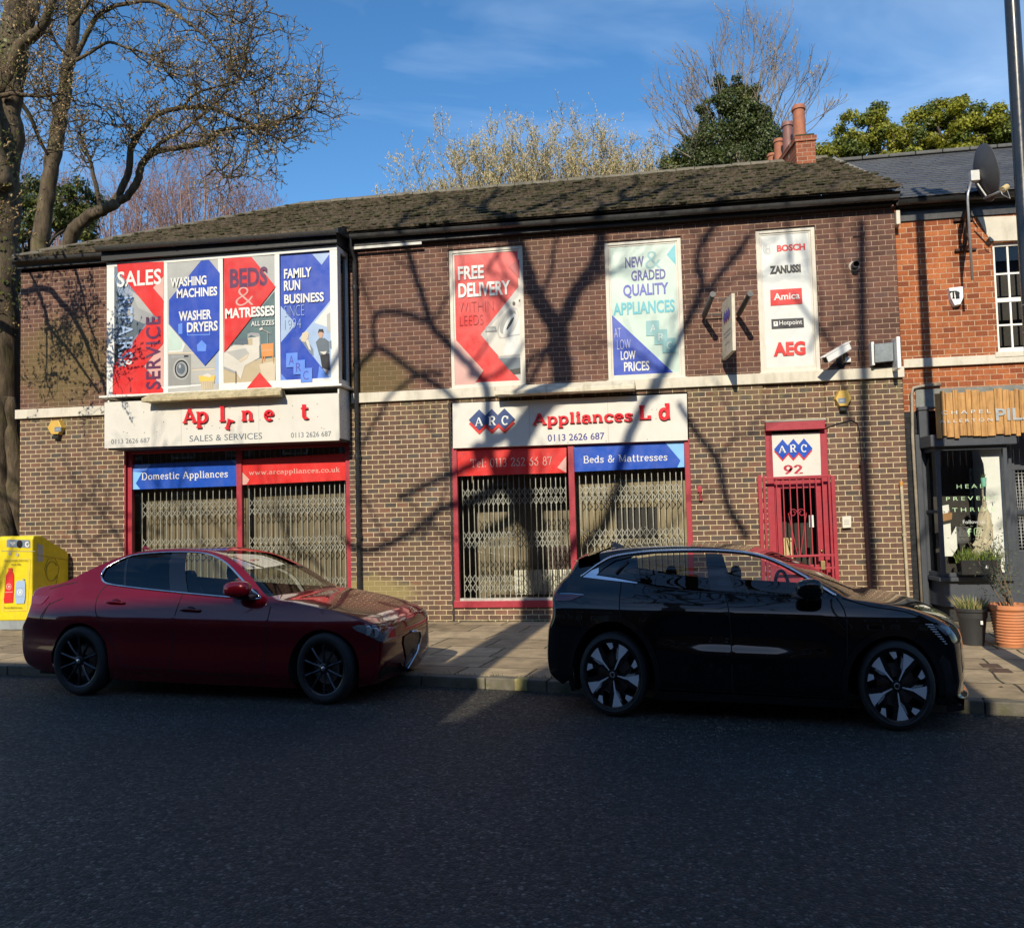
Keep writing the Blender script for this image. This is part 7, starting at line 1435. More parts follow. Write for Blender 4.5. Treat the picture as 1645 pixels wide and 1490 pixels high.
# ---------------------------------------------------------------- black electric hatchback
def black_car():
    c = Car('black_hatchback', 'glossy black hatchback with big five spoke wheels parked by the red door', 'car', (-.43, -5.46, 0), R_(-8.6), 1.5, P_BLK); W = 1.5
    x0 = c.px(884, 1020)[0]; x1 = c.px(1540, 1060)[0]
    c.plan = [(x0 - .4, .40), (x0 - .2, .22), (x0 - .05, .10), (x0 + .15, .04), (x0 + .5, .0), (x0 + .9, -.025), (x1 - .9, -.025), (x1 - .5, .01), (x1 - .25, .06), (x1 - .1, .10), (x1, .14), (x1 + .3, .25)]
    c.prof = [(0.1, .10), (.17, .07), (.22, .048), (.34, .030), (.44, .010), (.49, -.004), (.515, -.003), (.59, .0275), (.66, .036), (.74, .026), (.80, .014), (.835, .018), (.89, .046), (.95, .084), (1.0, .115), (1.1, .17), (1.2, .225), (1.3, .31), (1.4, .41), (1.5, .53)]
    c.zoff = lambda x: -.02 * (x - x0 - 1.6) + .03
    c.prof2 = [(0.1, .10), (.17, .06), (.25, .025), (.4, .008), (.55, .004), (.68, .006), (.80, .018), (.87, .042), (.95, .084), (1.0, .115), (1.1, .17), (1.2, .225), (1.3, .31), (1.4, .41), (1.5, .53)]; c.span = (c.px(1085, 1050)[0], c.px(1300, 1055)[0], .66)
    Ep = [(905, 1098), (888, 1082), (884, 1058), (885.5, 1012), (892, 988), (893, 957), (903, 940), (920, 922), (929, 909), (936, 899.5), (956, 891.5), (981, 886), (1008, 882), (1053, 878.5), (1102, 877.5), (1150, 879.5), (1198, 885), (1228, 893), (1255, 904), (1290, 921), (1324, 942), (1353, 960), (1386, 966), (1433, 974), (1468, 984), (1500, 1000), (1514, 1016), (1524, 1036), (1529, 1066), (1532, 1094), (1530, 1114), (1536, 1124), (1530, 1134)]
    E = c.pxs(Ep, .05); ce = W / 2
    cc = sorted(c.pxs([(952, 887.5), (981, 880.5), (1006, 876.8), (1053, 873.6), (1102, 872.4), (1150, 873.8), (1200, 878.6), (1230, 885), (1256, 895.5), (1282, 909), (1310, 927), (1335, 945), (1350, 954.5), (1384, 957.5), (1420, 962), (1450, 968.5), (1475, 976), (1500, 987)], ce))
    ds = {i: -.10 for i in range(7)}; ds.update({7: -.09, 8: -.08, 9: -.07, 10: -.03, 18: .03, 19: .06, 20: .09, 21: .11, 22: .11, 23: .12, 24: .13, 25: .15, 26: .16, 27: .16, 28: .15, 29: .14, 30: .13, 31: .15, 32: .13})
    C = []
    for i, e in enumerate(E):
        x = e[0] + ds.get(i, 0); z = e[1] if i < 8 else e[1] + .03 if i < 10 else max(interp(cc, x), e[1] + .006) if i < 26 else e[1] + (.02 if i < 28 else 0)
        C.append((x, z))
    n = 4; E2 = [tuple(p) for p in catmull(E, n)]; C2 = [tuple(p) for p in catmull(C, n)]; c.nose = list(zip(E2, C2))[24 * n:]
    ar = []
    for (cu, cv, lu, ru, tv, zlv, zrv) in ((984, 1086, 918, 1053, 997, 1090, 1122), (1441, 1104, 1362, 1512, 1021, 1136, 1138)):
        a = c.px(cu, cv); ar.append((a[0], a[1], a[0] - c.px(lu, cv)[0], c.px(ru, cv)[0] - a[0], c.px(cu, tv)[1] - a[1], c.px(lu, zlv)[1], c.px(ru, zrv)[1]))
    dlo = c.pxs([(958, 923), (970, 912), (988, 900), (1014, 893.5), (1053, 889), (1102, 887.5), (1146, 887.5), (1190, 890), (1225, 896.5), (1255, 909), (1288, 927), (1318, 946), (1326, 953), (1290, 960), (1230, 956), (1181, 952.5), (1144, 950), (1090, 946.5), (1053, 942), (1024, 934.5), (990, 928)], .12)
    fd = c.pxs([(1150, 886), (1162, 952), (1170.5, 980), (1175, 1033), (1176.6, 1112), (1358, 1121), (1361, 1060), (1359, 990), (1344, 960), (1326, 950), (1290, 925.5), (1256, 907), (1226, 894.5), (1190, 888)], .06)
    rd = c.pxs([(1150, 886), (1162, 952), (1170.5, 980), (1175, 1033), (1176.6, 1112), (1062, 1106), (1056, 1060), (1040, 1022), (1012, 1002), (998, 985), (993, 960), (994, 930), (1014, 896), (1053, 887), (1102, 885.5)], .06)
    c.shell(E2, C2, [(0, 5 * n, 'rear_bumper', c.mat), (5 * n, 6 * n, 'rear_light_bar', LAMPR), (6 * n, 9 * n, 'rear_window', TINT), (9 * n, 17 * n, 'roof', c.mat), (17 * n, 21 * n, 'windscreen', TINT), (21 * n, 25 * n, 'bonnet', c.mat), (25 * n, 32 * n, 'front_bumper', c.mat)], ar, c.px(1200, 1126)[1], [dlo], [('front_door', fd), ('rear_door', rd)])
    q = lambda P: c.pxs(P, .12)
    c.patch('front_window', q([(1160, 890), (1190, 892), (1225, 898.5), (1255, 911), (1288, 929), (1316, 947), (1322, 953), (1290, 957.5), (1230, 954), (1181, 951)]), CLEAR, -.006, c.doors[0]); c.patch('rear_window_side', q([(1024, 895.5), (1053, 891), (1102, 889.5), (1133, 889.5), (1141, 947), (1090, 943.5), (1055, 939), (1029, 932.5)]), TINT, -.006, c.doors[1])
    c.patch('pillar', q([(1133, 888.5), (1160, 889), (1181, 951.5), (1141, 948)]), GLOSSB, -.002, c.doors[0]); c.patch('quarter_panel', q([(960, 922.5), (972, 912.5), (990, 901.5), (1014, 895.5), (1024, 894.5), (1029, 933), (1024, 933.5), (990, 926.5)]), GLOSSB, -.002)
    mb = MB(); a, b = c.px(990, 921, .12), c.px(1009, 901, .12); mb.tube([Vector((a[0], c.Y(*a) - .006, a[1])), Vector((b[0], c.Y(*b) - .006, b[1]))], .014, 8); mb.build('handle', TRIMB, c.doors[1], smooth=True)
    tp = q([(934, 926), (950, 914), (966, 903), (984, 894.5), (1014, 889), (1053, 885.5), (1102, 884), (1146, 884), (1190, 887), (1226, 894), (1257, 906.5), (1290, 924.5), (1320, 943), (1342, 957)]); tr = [tuple(p) for p in catmull([Vector(p) for p in tp], 4)]
    c.line(tr, .016, CHR, 'window_trim', off=.0, n=8)
    c.patch('trim_foot', q([(933, 926.5), (948, 917), (962, 912), (962, 920), (958, 924), (990, 929), (1024, 935.5), (1024, 937), (975, 931.5)]), CHR, .006)
    c.line(q([(1024, 936), (1053, 943.5), (1090, 948), (1144, 951.5), (1181, 954), (1230, 957.5), (1290, 961.5)]), .005, TRIMB, 'window_seal', off=.002)
    # arch cladding and sills in plain black
    for k, (cx, cz, rl, rr, rz, zl, zr) in enumerate(ar):
        ring, out = [], []
        for j in range(25):
            a = R_(-28 + 236 * j / 24); f = rr if math.cos(a) > 0 else rl; ring.append(((cx + f * math.cos(a)), cz + rz * math.sin(a))); out.append((cx + (f + .045) * math.cos(a), cz + (rz + .05) * math.sin(a)))
        mb = MB(); h = lambda p, o: Vector((p[0], c.Y(p[0], max(p[1], .2)), p[1])) + Vector((0, -o, 0))
        keep = [j for j in range(25) if ring[j][1] > .17]
        mb.grid([[h(ring[j], -.01) for j in keep], [h(ring[j], .022) for j in keep], [h(out[j], .022) for j in keep], [h(out[j], -.004) for j in keep]]); mb.build('arch_cladding', GLOSSB, c.root, smooth=True, auto=35)
    c.patch('sill_cladding', c.pxs([(1056, 1108), (1176, 1113), (1362, 1122), (1366, 1135), (1200, 1127), (1054, 1121)], .05), TRIMB, .012)
    g = MB()
    for P in ([(1162, 952), (1170.5, 980), (1175, 1033), (1176.6, 1112)], [(1344, 961), (1359, 990), (1361, 1060), (1358, 1121)], [(993, 935), (994, 975), (1000, 996)], [(1062, 1106), (1176, 1112), (1358, 1121)], [(1478, 1010), (1466, 1028)], [(1353, 962), (1400, 975), (1450, 983), (1478, 992)], [(906, 985), (930, 1000), (936, 1016)]): w = c.gap(P); g.add(w.v, w.f)
    g.build('panel_gaps', GAP, c.root, fix=False)
    mirror_part(c, c.px(1300, 945, -.06), -.07, (.20, .155, .15), c.mat, 1)
    seats(c, (c.px(1205, 950, .4)[0], c.px(1090, 950, .4)[0]), .55, .98, W)
    mb = MB(); zb = c.px(1330, 957, .3)[1]; mb.box(c.px(1270, 950, .7)[0], c.px(1345, 950, .7)[0], .2, W - .2, zb - .25, zb - .06); mb.box(c.px(960, 950, .5)[0], c.px(1345, 950, .5)[0], .15, W - .15, .42, .46); mb.build('dashboard', SEAT, c.root, bevel=.03)
    mb = MB(); a = c.px(1256, 940, .4); pts = [(a[0] + .05 * math.cos(t), .4 + .15 * math.cos(t + 1.57), a[1] + .13 * math.sin(t)) for t in [2 * math.pi * k / 20 for k in range(21)]]; mb.tube(pts, .014, 6); mb.build('steering_wheel', SEAT, c.root, smooth=True)
    # lamps
    c.patch('tail_light', c.pxs([(894, 953), (912, 953.5), (938, 954.5), (930, 959), (918, 964), (893, 965)], .06), LAMPR, .006)
    mb = MB(); P = [c.px(u, v, .06) for u, v in ((900, 953), (918, 953), (938, 955))]; mb.tube([Vector((p[0], c.Y(*p) - .008, p[1])) for p in P], .004, 6); mb.build('tail_light_strip', CHR, c.root)
    hl = c.pxs([(1499, 1003), (1513, 1004), (1523, 1008), (1526, 1017), (1519, 1020), (1510, 1012)], .15); h_ = c.patch('headlight', hl, LAMPG, .006)
    mb = MB()
    for k in range(9):
        f = k / 8; u, v = 1487 + 31 * f, 1002 + 31 * f; w = 12 - 9 * f; a, b = c.px(u, v, .1), c.px(u + w, v + .6, .1); mb.bar((a[0], c.Y(*a) - .006, a[1]), (b[0], c.Y(*b) - .006, b[1]), .010, .006)
    mb.build('running_light', M('running_light_white', (.80, .78, .80), .2), c.root)
    c.patch('bumper_intake', c.pxs([(1500, 1085), (1512, 1050), (1526, 1062), (1534, 1100), (1532, 1118), (1514, 1122)], .2), TRIMB, .004)
    mb = MB(); P = [c.px(u, v, .1) for u, v in ((1516, 1137), (1535, 1133), (1550, 1129))]; a, b = P[0], P[-1]
    mb.grid([[(a[0], .03, a[1]), (a[0] + .12, .05, a[1] + .02), (b[0] - .03, .28, b[1])], [(a[0], .03, a[1] + .05), (a[0] + .12, .05, a[1] + .055), (b[0], .30, b[1] + .05)]]); mb.build('front_lip', GLOSSB, c.root, fix=False)
    mb = MB(); p = c.px(988, 877, ce); mb.add([(p[0] - .04, ce - .02, p[1] - .012), (p[0] + .1, ce - .02, p[1] - .008), (p[0] + .1, ce + .02, p[1] - .008), (p[0] - .04, ce + .02, p[1] - .012), (p[0] - .03, ce, p[1] + .045), (p[0] + .0, ce, p[1] + .04)], [(0, 1, 5, 4), (1, 2, 5), (2, 3, 4, 5), (3, 0, 4)]); mb.build('roof_aerial', GLOSSB, c.root)
    p = c.px(925, 899, .2); mb = MB(); mb.grid([[(p[0], y, p[1] + .01 * math.sin(math.pi * (y - .15) / 1.2)) for y in (.17, .4, .75, 1.1, 1.33)], [(p[0] + .2, y, p[1] + .055 + .03 * math.sin(math.pi * (y - .15) / 1.2)) for y in (.2, .4, .75, 1.1, 1.3)]]); mb.grid([[(p[0], y, p[1] - .005) for y in (.17, .4, .75, 1.1, 1.33)], [(p[0] + .16, y, p[1] - .02) for y in (.2, .4, .75, 1.1, 1.3)]]); mb.build('spoiler', c.mat, c.root, smooth=True)
    for (cu, cv, lu, ru, tv, bv) in ((984, 1086, 929, 1039, 1017.5, 1154), (1441, 1104, 1378, 1504, 1031, 1177)):
        a = c.px(cu, cv); rx = (c.px(ru, cv)[0] - c.px(lu, cv)[0]) / 2; rz = (c.px(cu, tv)[1] - c.px(cu, bv)[1]) / 2
        spoke_wheel(c, a[0], rz, rx, rz, .012, 'black', .80); spoke_wheel(c, a[0], rz, rx, rz, W - .012, 'black', .80, dz=.1, far=True)
    return c
black_car()
# ================================================================== trees
bark = {}
def barkm(name, a, b, green=0.0):
    m, t = newmat(name, .9, spec=.2); xs = t.xyz(t.pos()); n = t.noise(1., 7, .7, t.comb(t.math('MULTIPLY', xs[0], 9.), t.math('MULTIPLY', xs[1], 9.), t.math('MULTIPLY', xs[2], 2.2)), .4); n2 = t.noise(2.2, 4)
    c = t.ramp(n.outputs[0], [(.3, a), (.72, b)]); c = t.mix(t.math('MULTIPLY', t.ramp(n2.outputs[0], [(.5, 0), (.7, 1)]), green), c, (.11, .115, .03)); t.link(c, t.b.inputs['Base Color']); t.bump(n.outputs[0], .8, .03); bark[name] = m; return m
BK = barkm('sycamore_bark', (.024, .018, .013), (.165, .125, .082), .28); BKP = barkm('birch_twig', (.20, .13, .115), (.34, .23, .20)); BKY = barkm('willow_twig', (.24, .185, .09), (.42, .34, .19)); BKG = barkm('ash_twig', (.17, .14, .11), (.30, .25, .20)); BKD = barkm('dark_bark', (.03, .025, .02), (.09, .075, .055))
BUD = M('brown_bud', (.46, .33, .16), .8, vary=.4); BUDG = M('green_bud', (.20, .21, .05), .7, vary=.4); CAT = M('pale_catkin', (.54, .46, .29), .8, vary=.3); BUDP = M('pink_bud', (.40, .22, .19), .8, vary=.3)
def leafm(name, c, tr=.35):
    m = bpy.data.materials.new(name); m.use_nodes = True; t = NT(m); t.n.clear(); o = t.new('ShaderNodeOutputMaterial'); b = t.new('ShaderNodeBsdfPrincipled'); x = t.new('ShaderNodeBsdfTranslucent'); mx_ = t.new('ShaderNodeMixShader'); mx_.inputs[0].default_value = tr; b.inputs['Roughness'].default_value = .45
    n = t.noise(2.3, 5); n2 = t.noise(17, 2); cc = t.mix(1.0, t.mix(1.0, c, t.ramp(n.outputs[0], [(.3, .6), (.7, 1.35)]), 'MULTIPLY'), t.ramp(n2.outputs[0], [(.3, .75), (.7, 1.2)]), 'MULTIPLY'); t.link(cc, b.inputs['Base Color']); t.link(cc, x.inputs[0]); t.link(b.outputs[0], mx_.inputs[1]); t.link(x.outputs[0], mx_.inputs[2]); t.link(mx_.outputs[0], o.inputs[0]); return m
IVY = leafm('ivy_leaf', (.075, .10, .026)); IVY2 = leafm('ivy_leaf_bright', (.17, .185, .045)); GRN = leafm('spring_leaf', (.31, .31, .035), .45); GRN2 = leafm('spring_leaf_dark', (.13, .16, .025), .4)
class Tree:
    def __init__(s, name, label, group, seed): s.root = thing(name, label, 'tree', group); s.r = random.Random(seed); s.wood = MB(); s.big = MB(); s.bud = [MB(), MB()]; s.p = 0
    def limb(s, pts, r0, r1, n=8, sub=5, big=True):
        P = catmull([Vector(p) for p in pts], sub) if len(pts) > 2 else [Vector(p) for p in pts]; k = len(P); rs = [r0 + (r1 - r0) * (i / (k - 1)) for i in range(k)]
        q = [p + Vector((s.r.gauss(0, 1), s.r.gauss(0, 1), s.r.gauss(0, 1))) * rs[i] * .10 for i, p in enumerate(P)]; (s.big if big else s.wood).tube(q, [a * s.r.uniform(.94, 1.07) for a in rs], n, caps=big); return P
    def twig(s, p, d, L, r, depth, wig=.35, up=.12, nb=3, bud=0.0, bsize=.03, spread=.8, minr=.0025, seg=4):
        """a branch that wanders, forks and ends in buds"""
        R = s.r; pts = [p.copy()]; dirs = []
        for i in range(seg):
            d = (d + Vector((R.gauss(0, wig), R.gauss(0, wig), R.gauss(0, wig) + up))).normalized(); p = p + d * (L / seg); pts.append(p.copy()); dirs.append(d.copy())
        r1 = max(minr, r * .55); s.wood.tube(pts, [r + (r1 - r) * i / seg for i in range(seg + 1)], 4 if r > .012 else 3, caps=False)
        if bud > 0 and depth <= 1:
            for i in range(1, seg + 1):
                if R.random() < bud: s.buds(pts[i], dirs[i - 1], bsize)
        if depth <= 0: return
        for j in range(nb):
            i = R.randint(1, seg) if j else seg; a = R.uniform(0, 6.283); e = dirs[i - 1]; o = e.orthogonal().normalized(); o2 = e.cross(o); nd = (e + (o * math.cos(a) + o2 * math.sin(a)) * spread * R.uniform(.5, 1.2)).normalized()
            s.twig(pts[i], nd, L * R.uniform(.55, .85), r1 * R.uniform(.7, 1.0), depth - 1, wig, up, nb, bud, bsize, spread, minr, seg)
    def buds(s, p, d, size):
        R = s.r; mb = s.bud[0 if R.random() < .8 else 1]; dd = (d + Vector((R.gauss(0, .4), R.gauss(0, .4), R.gauss(0, .4) + .3))).normalized(); L = size * R.uniform(.7, 1.5); o = dd.orthogonal().normalized() * L * .28; o2 = dd.cross(o)
        mb.add([p, p + dd * L * .5 + o, p + dd * L, p + dd * L * .5 - o], [(0, 1, 2, 3)]); mb.add([p, p + dd * L * .5 + o2, p + dd * L, p + dd * L * .5 - o2], [(0, 1, 2, 3)])
    def sprout(s, P, n, L, r, depth, t0=.15, **kw):
        k = len(P)
        for _ in range(n):
            i = min(k - 2, int((t0 + (1 - t0) * s.r.random()) * (k - 1))); e = (P[i + 1] - P[i]).normalized(); a = s.r.uniform(0, 6.283); o = e.orthogonal().normalized(); o2 = e.cross(o); d = (e * .6 + (o * math.cos(a) + o2 * math.sin(a)) + Vector((0, 0, .25))).normalized(); s.twig(P[i], d, L * s.r.uniform(.6, 1.25), r * s.r.uniform(.7, 1.2), depth, **kw)
    def done(s, bk, b0=None, b1=None):
        if s.big.v: s.big.build('trunk', bk, s.root, smooth=True, fix=False)
        if s.wood.v: s.wood.build('crown', bk, s.root, smooth=True, fix=False)
        for mb, m_ in zip(s.bud, (b0, b1)):
            if mb.v and m_: mb.build('buds', m_, s.root, fix=False)
TG = 'trees around and behind the shop'
def PX(L, y, dy=0.0):
    k = len(L) - 1; return [onY(u, v, y + dy * i / max(k, 1)) for i, (u, v) in enumerate(L)]
# --- left edge: big trunk in front of the corner
t1 = Tree('sycamore_tree', 'thick pale trunk with budding branches at the left edge in front of the brick corner', TG, 1); kw = dict(bud=.5, bsize=.046, wig=.36, up=.10, nb=3)
P = t1.limb(PX([(18, 880), (2, 800), (-6, 640), (-4, 480), (2, 330), (10, 200), (22, 90), (30, -30), (36, -160)], .35, 1.2), .43, .19, 14)
t1.limb([onY(14, 890, .3), onY(22, 800, .35), onY(10, 640, .4)], .30, .14, 10); t1.limb([onY(0, 900, .0), onY(-8, 780, .2), onY(-10, 640, .3)], .3, .2, 10)
for L, r0, r1, y0, dy in (([(2, 330), (22, 110), (30, 60), (52, 20), (62, -60)], .18, .09, 1.0, .5), ([(4, 150), (28, 80), (60, 52), (74, 32), (88, -10), (100, -60)], .12, .05, 1.0, -.4), ([(0, 155), (24, 150), (62, 155), (96, 150), (118, 158)], .045, .02, .8, .2), ([(30, 160), (50, 190), (62, 222), (78, 250)], .05, .03, 3.0, .8), ([(2, 300), (-20, 180), (-60, 20)], .2, .1, .6, 0)):
    Q = t1.limb(PX(L, y0, dy), r0, r1, 8); t1.sprout(Q, 16, .62, .014, 2, **kw)
t1.sprout(P, 34, .55, .012, 2, t0=.3, **kw)
mb = MB(); r2 = random.Random(6)
for k in range(1500):
    i = r2.randint(int(len(P) * .32), len(P) - 3); p = P[i].lerp(P[i + 1], r2.random()); a = r2.uniform(2.4, 6.6); rr = .38 * r2.uniform(.92, 1.25) * (1 - .45 * i / len(P)); o = p + Vector((math.cos(a) * rr, math.sin(a) * rr, 0))
    if math.sin(i * .9) + r2.gauss(0, .5) < .35: continue
    n_ = Vector((math.cos(a), math.sin(a), r2.uniform(-.3, .5))).normalized(); x_ = n_.orthogonal().normalized(); x_ = Quaternion(n_, r2.uniform(0, 6)) @ x_; y_ = n_.cross(x_); z = r2.uniform(.025, .05); mb.add([o - x_ * z, o - y_ * z * .7, o + x_ * z, o + y_ * z * .7], [(0, 1, 2, 3)])
mb.build('ivy', IVY2, t1.root, fix=False); t1.done(BK, BUD, BUDG)
# --- the second tree: an upright stem and a long bough sweeping over the roof
t2 = Tree('sycamore_tree', 'budding tree whose long bough sweeps right over the hipped roof end', TG, 2); Y2 = 4.6
stem = t2.limb(PX([(62, 440), (66, 390), (76, 310), (90, 230), (100, 170), (108, 120), (116, 60), (118, 0), (122, -80)], Y2, .4), .19, .12, 12)
base = t2.limb(PX([(104, 410), (116, 374), (138, 352), (164, 338), (186, 327)], Y2, -.4), .165, .105, 12)
boughs = [([(176, 332), (190, 314), (206, 278), (211, 238), (224, 215), (247, 188), (282, 175), (335, 173), (370, 186), (416, 205), (440, 220), (458, 230)], .145, .028), ([(184, 328), (204, 316), (221, 290), (229, 262), (246, 246), (268, 240), (317, 233), (338, 226), (350, 212), (367, 207), (416, 203), (440, 196), (470, 188), (505, 170)], .15, .022), ([(232, 255), (247, 240), (268, 222), (293, 211), (316, 190), (333, 180), (352, 160), (367, 141)], .085, .02), ([(162, 336), (152, 290), (146, 262), (137, 240), (131, 222), (127, 210)], .085, .03), ([(108, 112), (122, 90), (132, 70), (141, 52), (155, 28), (176, 14), (197, 7), (240, 2), (268, 12), (296, 32), (322, 52), (338, 68), (352, 84), (358, 100), (372, 112), (392, 130)], .11, .018), ([(112, 100), (132, 92), (152, 80), (168, 70), (183, 69), (205, 78), (226, 83), (245, 92), (258, 102), (270, 118), (278, 128)], .07, .018), ([(110, 90), (96, 78), (86, 60), (78, 40), (74, 12)], .06, .03), ([(96, 200), (86, 178), (80, 150), (74, 130), (62, 110)], .06, .025), ([(294, 172), (316, 150), (340, 142), (372, 132), (400, 122), (416, 118)], .05, .016), ([(116, 40), (140, 6), (160, -30)], .08, .05), ([(112, 196), (138, 192), (172, 199), (206, 206), (212, 208)], .028, .014), ([(345, 225), (340, 245), (348, 262), (358, 276), (372, 288)], .02, .010), ([(318, 196), (330, 212), (350, 218)], .03, .016), ([(410, 206), (422, 222), (428, 228)], .03, .015), ([(285, 0), (302, 14), (326, 18), (346, 24), (372, 38), (392, 36)], .035, .014)]
for i, (L, r0, r1) in enumerate(boughs):
    Q = t2.limb(PX(L, Y2 - .1 - .05 * i, -.4 - .12 * (i % 3)), r0 * .6, r1 * .66, 9); n = int(len(L) * 2.9)
    t2.sprout(Q, n, .62, .017, 2, t0=.25, bud=.5, bsize=.048, wig=.46, up=.10, nb=3, minr=.0048)
for (u, v) in ((416, 205), (440, 195), (458, 190), (470, 188), (490, 180), (505, 170), (458, 230), (400, 150), (430, 150), (450, 120), (392, 130), (367, 141), (380, 90), (400, 70), (400, 40), (470, 215), (485, 150), (420, 20)):
    for k in range(2): t2.twig(onY(u + t2.r.uniform(-8, 8), v + t2.r.uniform(-8, 8), Y2 - .6), Vector((.5 + t2.r.uniform(-.5, .5), t2.r.uniform(-.4, .4), t2.r.uniform(-.2, .9))).normalized(), .68, .016, 2, bud=.5, bsize=.048, wig=.46, up=.08, nb=3, minr=.0048)
t2.sprout(stem, 26, .6, .012, 2, t0=.2, bud=.3, bsize=.045, wig=.4, nb=3); t2.done(BK, BUD, BUDG)
# --- behind: pinkish birches, pale catkin trees, bare ash in ivy
def brush(name, label, x, y, zt, w, n, bk, b0, b1, seed, bud, bsize, L=1.5, r=.022, depth=3, z0=3.5, spread=.42, fan=.35, wig=.16):
    t = Tree(name, label, TG, seed); R = t.r
    t.limb([(x, y, 0), (x + R.uniform(-.2, .2), y, z0)], .22, .13, 8)
    for k in range(n):
        f = R.uniform(-1, 1); zz = z0 + (zt - L * 1.25 - z0) * R.uniform(.72, 1.0) * (1 - .12 * abs(f)); p0 = Vector((x + f * w * .18, y + R.uniform(-.3, .3), z0 - .4)); p1 = Vector((x + f * w * .6, y + R.uniform(-.8, .8), (z0 + zz) / 2)); p2 = Vector((x + f * w * R.uniform(.7, 1.0), y + R.uniform(-1, 1), zz))
        Q = t.limb([p0, p1, p2], .06, .018, 5, 4, False); t.twig(p2, Vector((f * fan + R.gauss(0, .12), R.gauss(0, .15), 1)).normalized(), L * R.uniform(.7, 1.2) * (1 - .3 * abs(f)), r, depth, wig=wig, up=.14, nb=3, bud=bud, bsize=bsize, spread=spread, minr=.004, seg=5); t.sprout(Q, 3, L * .7, r * .7, depth - 1, t0=.4, wig=.18, up=.16, nb=3, bud=bud, bsize=bsize, spread=spread, minr=.004)
    t.done(bk, b0, b1); return t
def top(u, v, y): return onY(u, v, y)
for i, (u, v, y, w) in enumerate(((70, 250, 15, 2.0), (175, 245, 14, 2.0), (265, 215, 15.5, 2.0), (330, 210, 14, 1.5), (400, 290, 15, 1.4))):
    p = top(u, v, y); brush('birch_tree', ['pinkish bare birch behind the big trunk', 'pinkish bare birch behind the forked tree', 'tall pinkish birch behind the sweeping bough', 'pinkish birch left of the blue gap over the roof', 'low pinkish birch at the right end of the pink group'][i], p.x, y, p.z, w, 46, BKP, BUDP, BUDP, 30 + i, .4, .04, L=1.05, r=.016, spread=.6, wig=.24)
for i, (u, v, y, w) in enumerate(((660, 258, 13.5, 1.0), (745, 226, 14, 1.5), (800, 238, 15, 1.3), (865, 205, 14, 1.6), (930, 215, 15, 1.5), (985, 222, 14, 1.4), (1045, 235, 14.5, 1.2))):
    p = top(u, v, y); brush('catkin_tree', ['sparse pale twiggy tree at the left end over the roof ridge', 'pale catkin tree second from the left over the ridge', 'pale catkin tree in a dip of the row over the ridge', 'tallest pale catkin tree over the middle of the ridge', 'dense tan catkin tree right of the tallest one', 'pale catkin tree left of the ivy tree', 'short pale catkin tree touching the ivy tree'][i], p.x, y, p.z, w, 22 if i == 0 else 62, BKY, CAT, BUDG, 50 + i, .8, .055, L=.9, r=.012, spread=.58, wig=.22)
def leaves(mb, c, rad, n, size, R, shell=.55):
    for k in range(n):
        d = Vector((R.gauss(0, 1), R.gauss(0, 1), R.gauss(0, 1))).normalized(); q = (shell + (1 - shell) * R.random()) ** .6; p = Vector(c) + Vector((d.x * rad[0], d.y * rad[1], d.z * rad[2])) * q * R.uniform(.8, 1.08)
        nn = (d + Vector((R.gauss(0, .6), R.gauss(0, .6), R.gauss(0, .6) + .4))).normalized(); a = nn.orthogonal().normalized(); a = Quaternion(nn, R.uniform(0, 6.28)) @ a; b = nn.cross(a); z = size * R.uniform(.6, 1.3); mb.add([p - a * z, p - b * z * .62 + nn * z * .15, p + a * z, p + b * z * .62 + nn * z * .15], [(0, 1, 2, 3)])
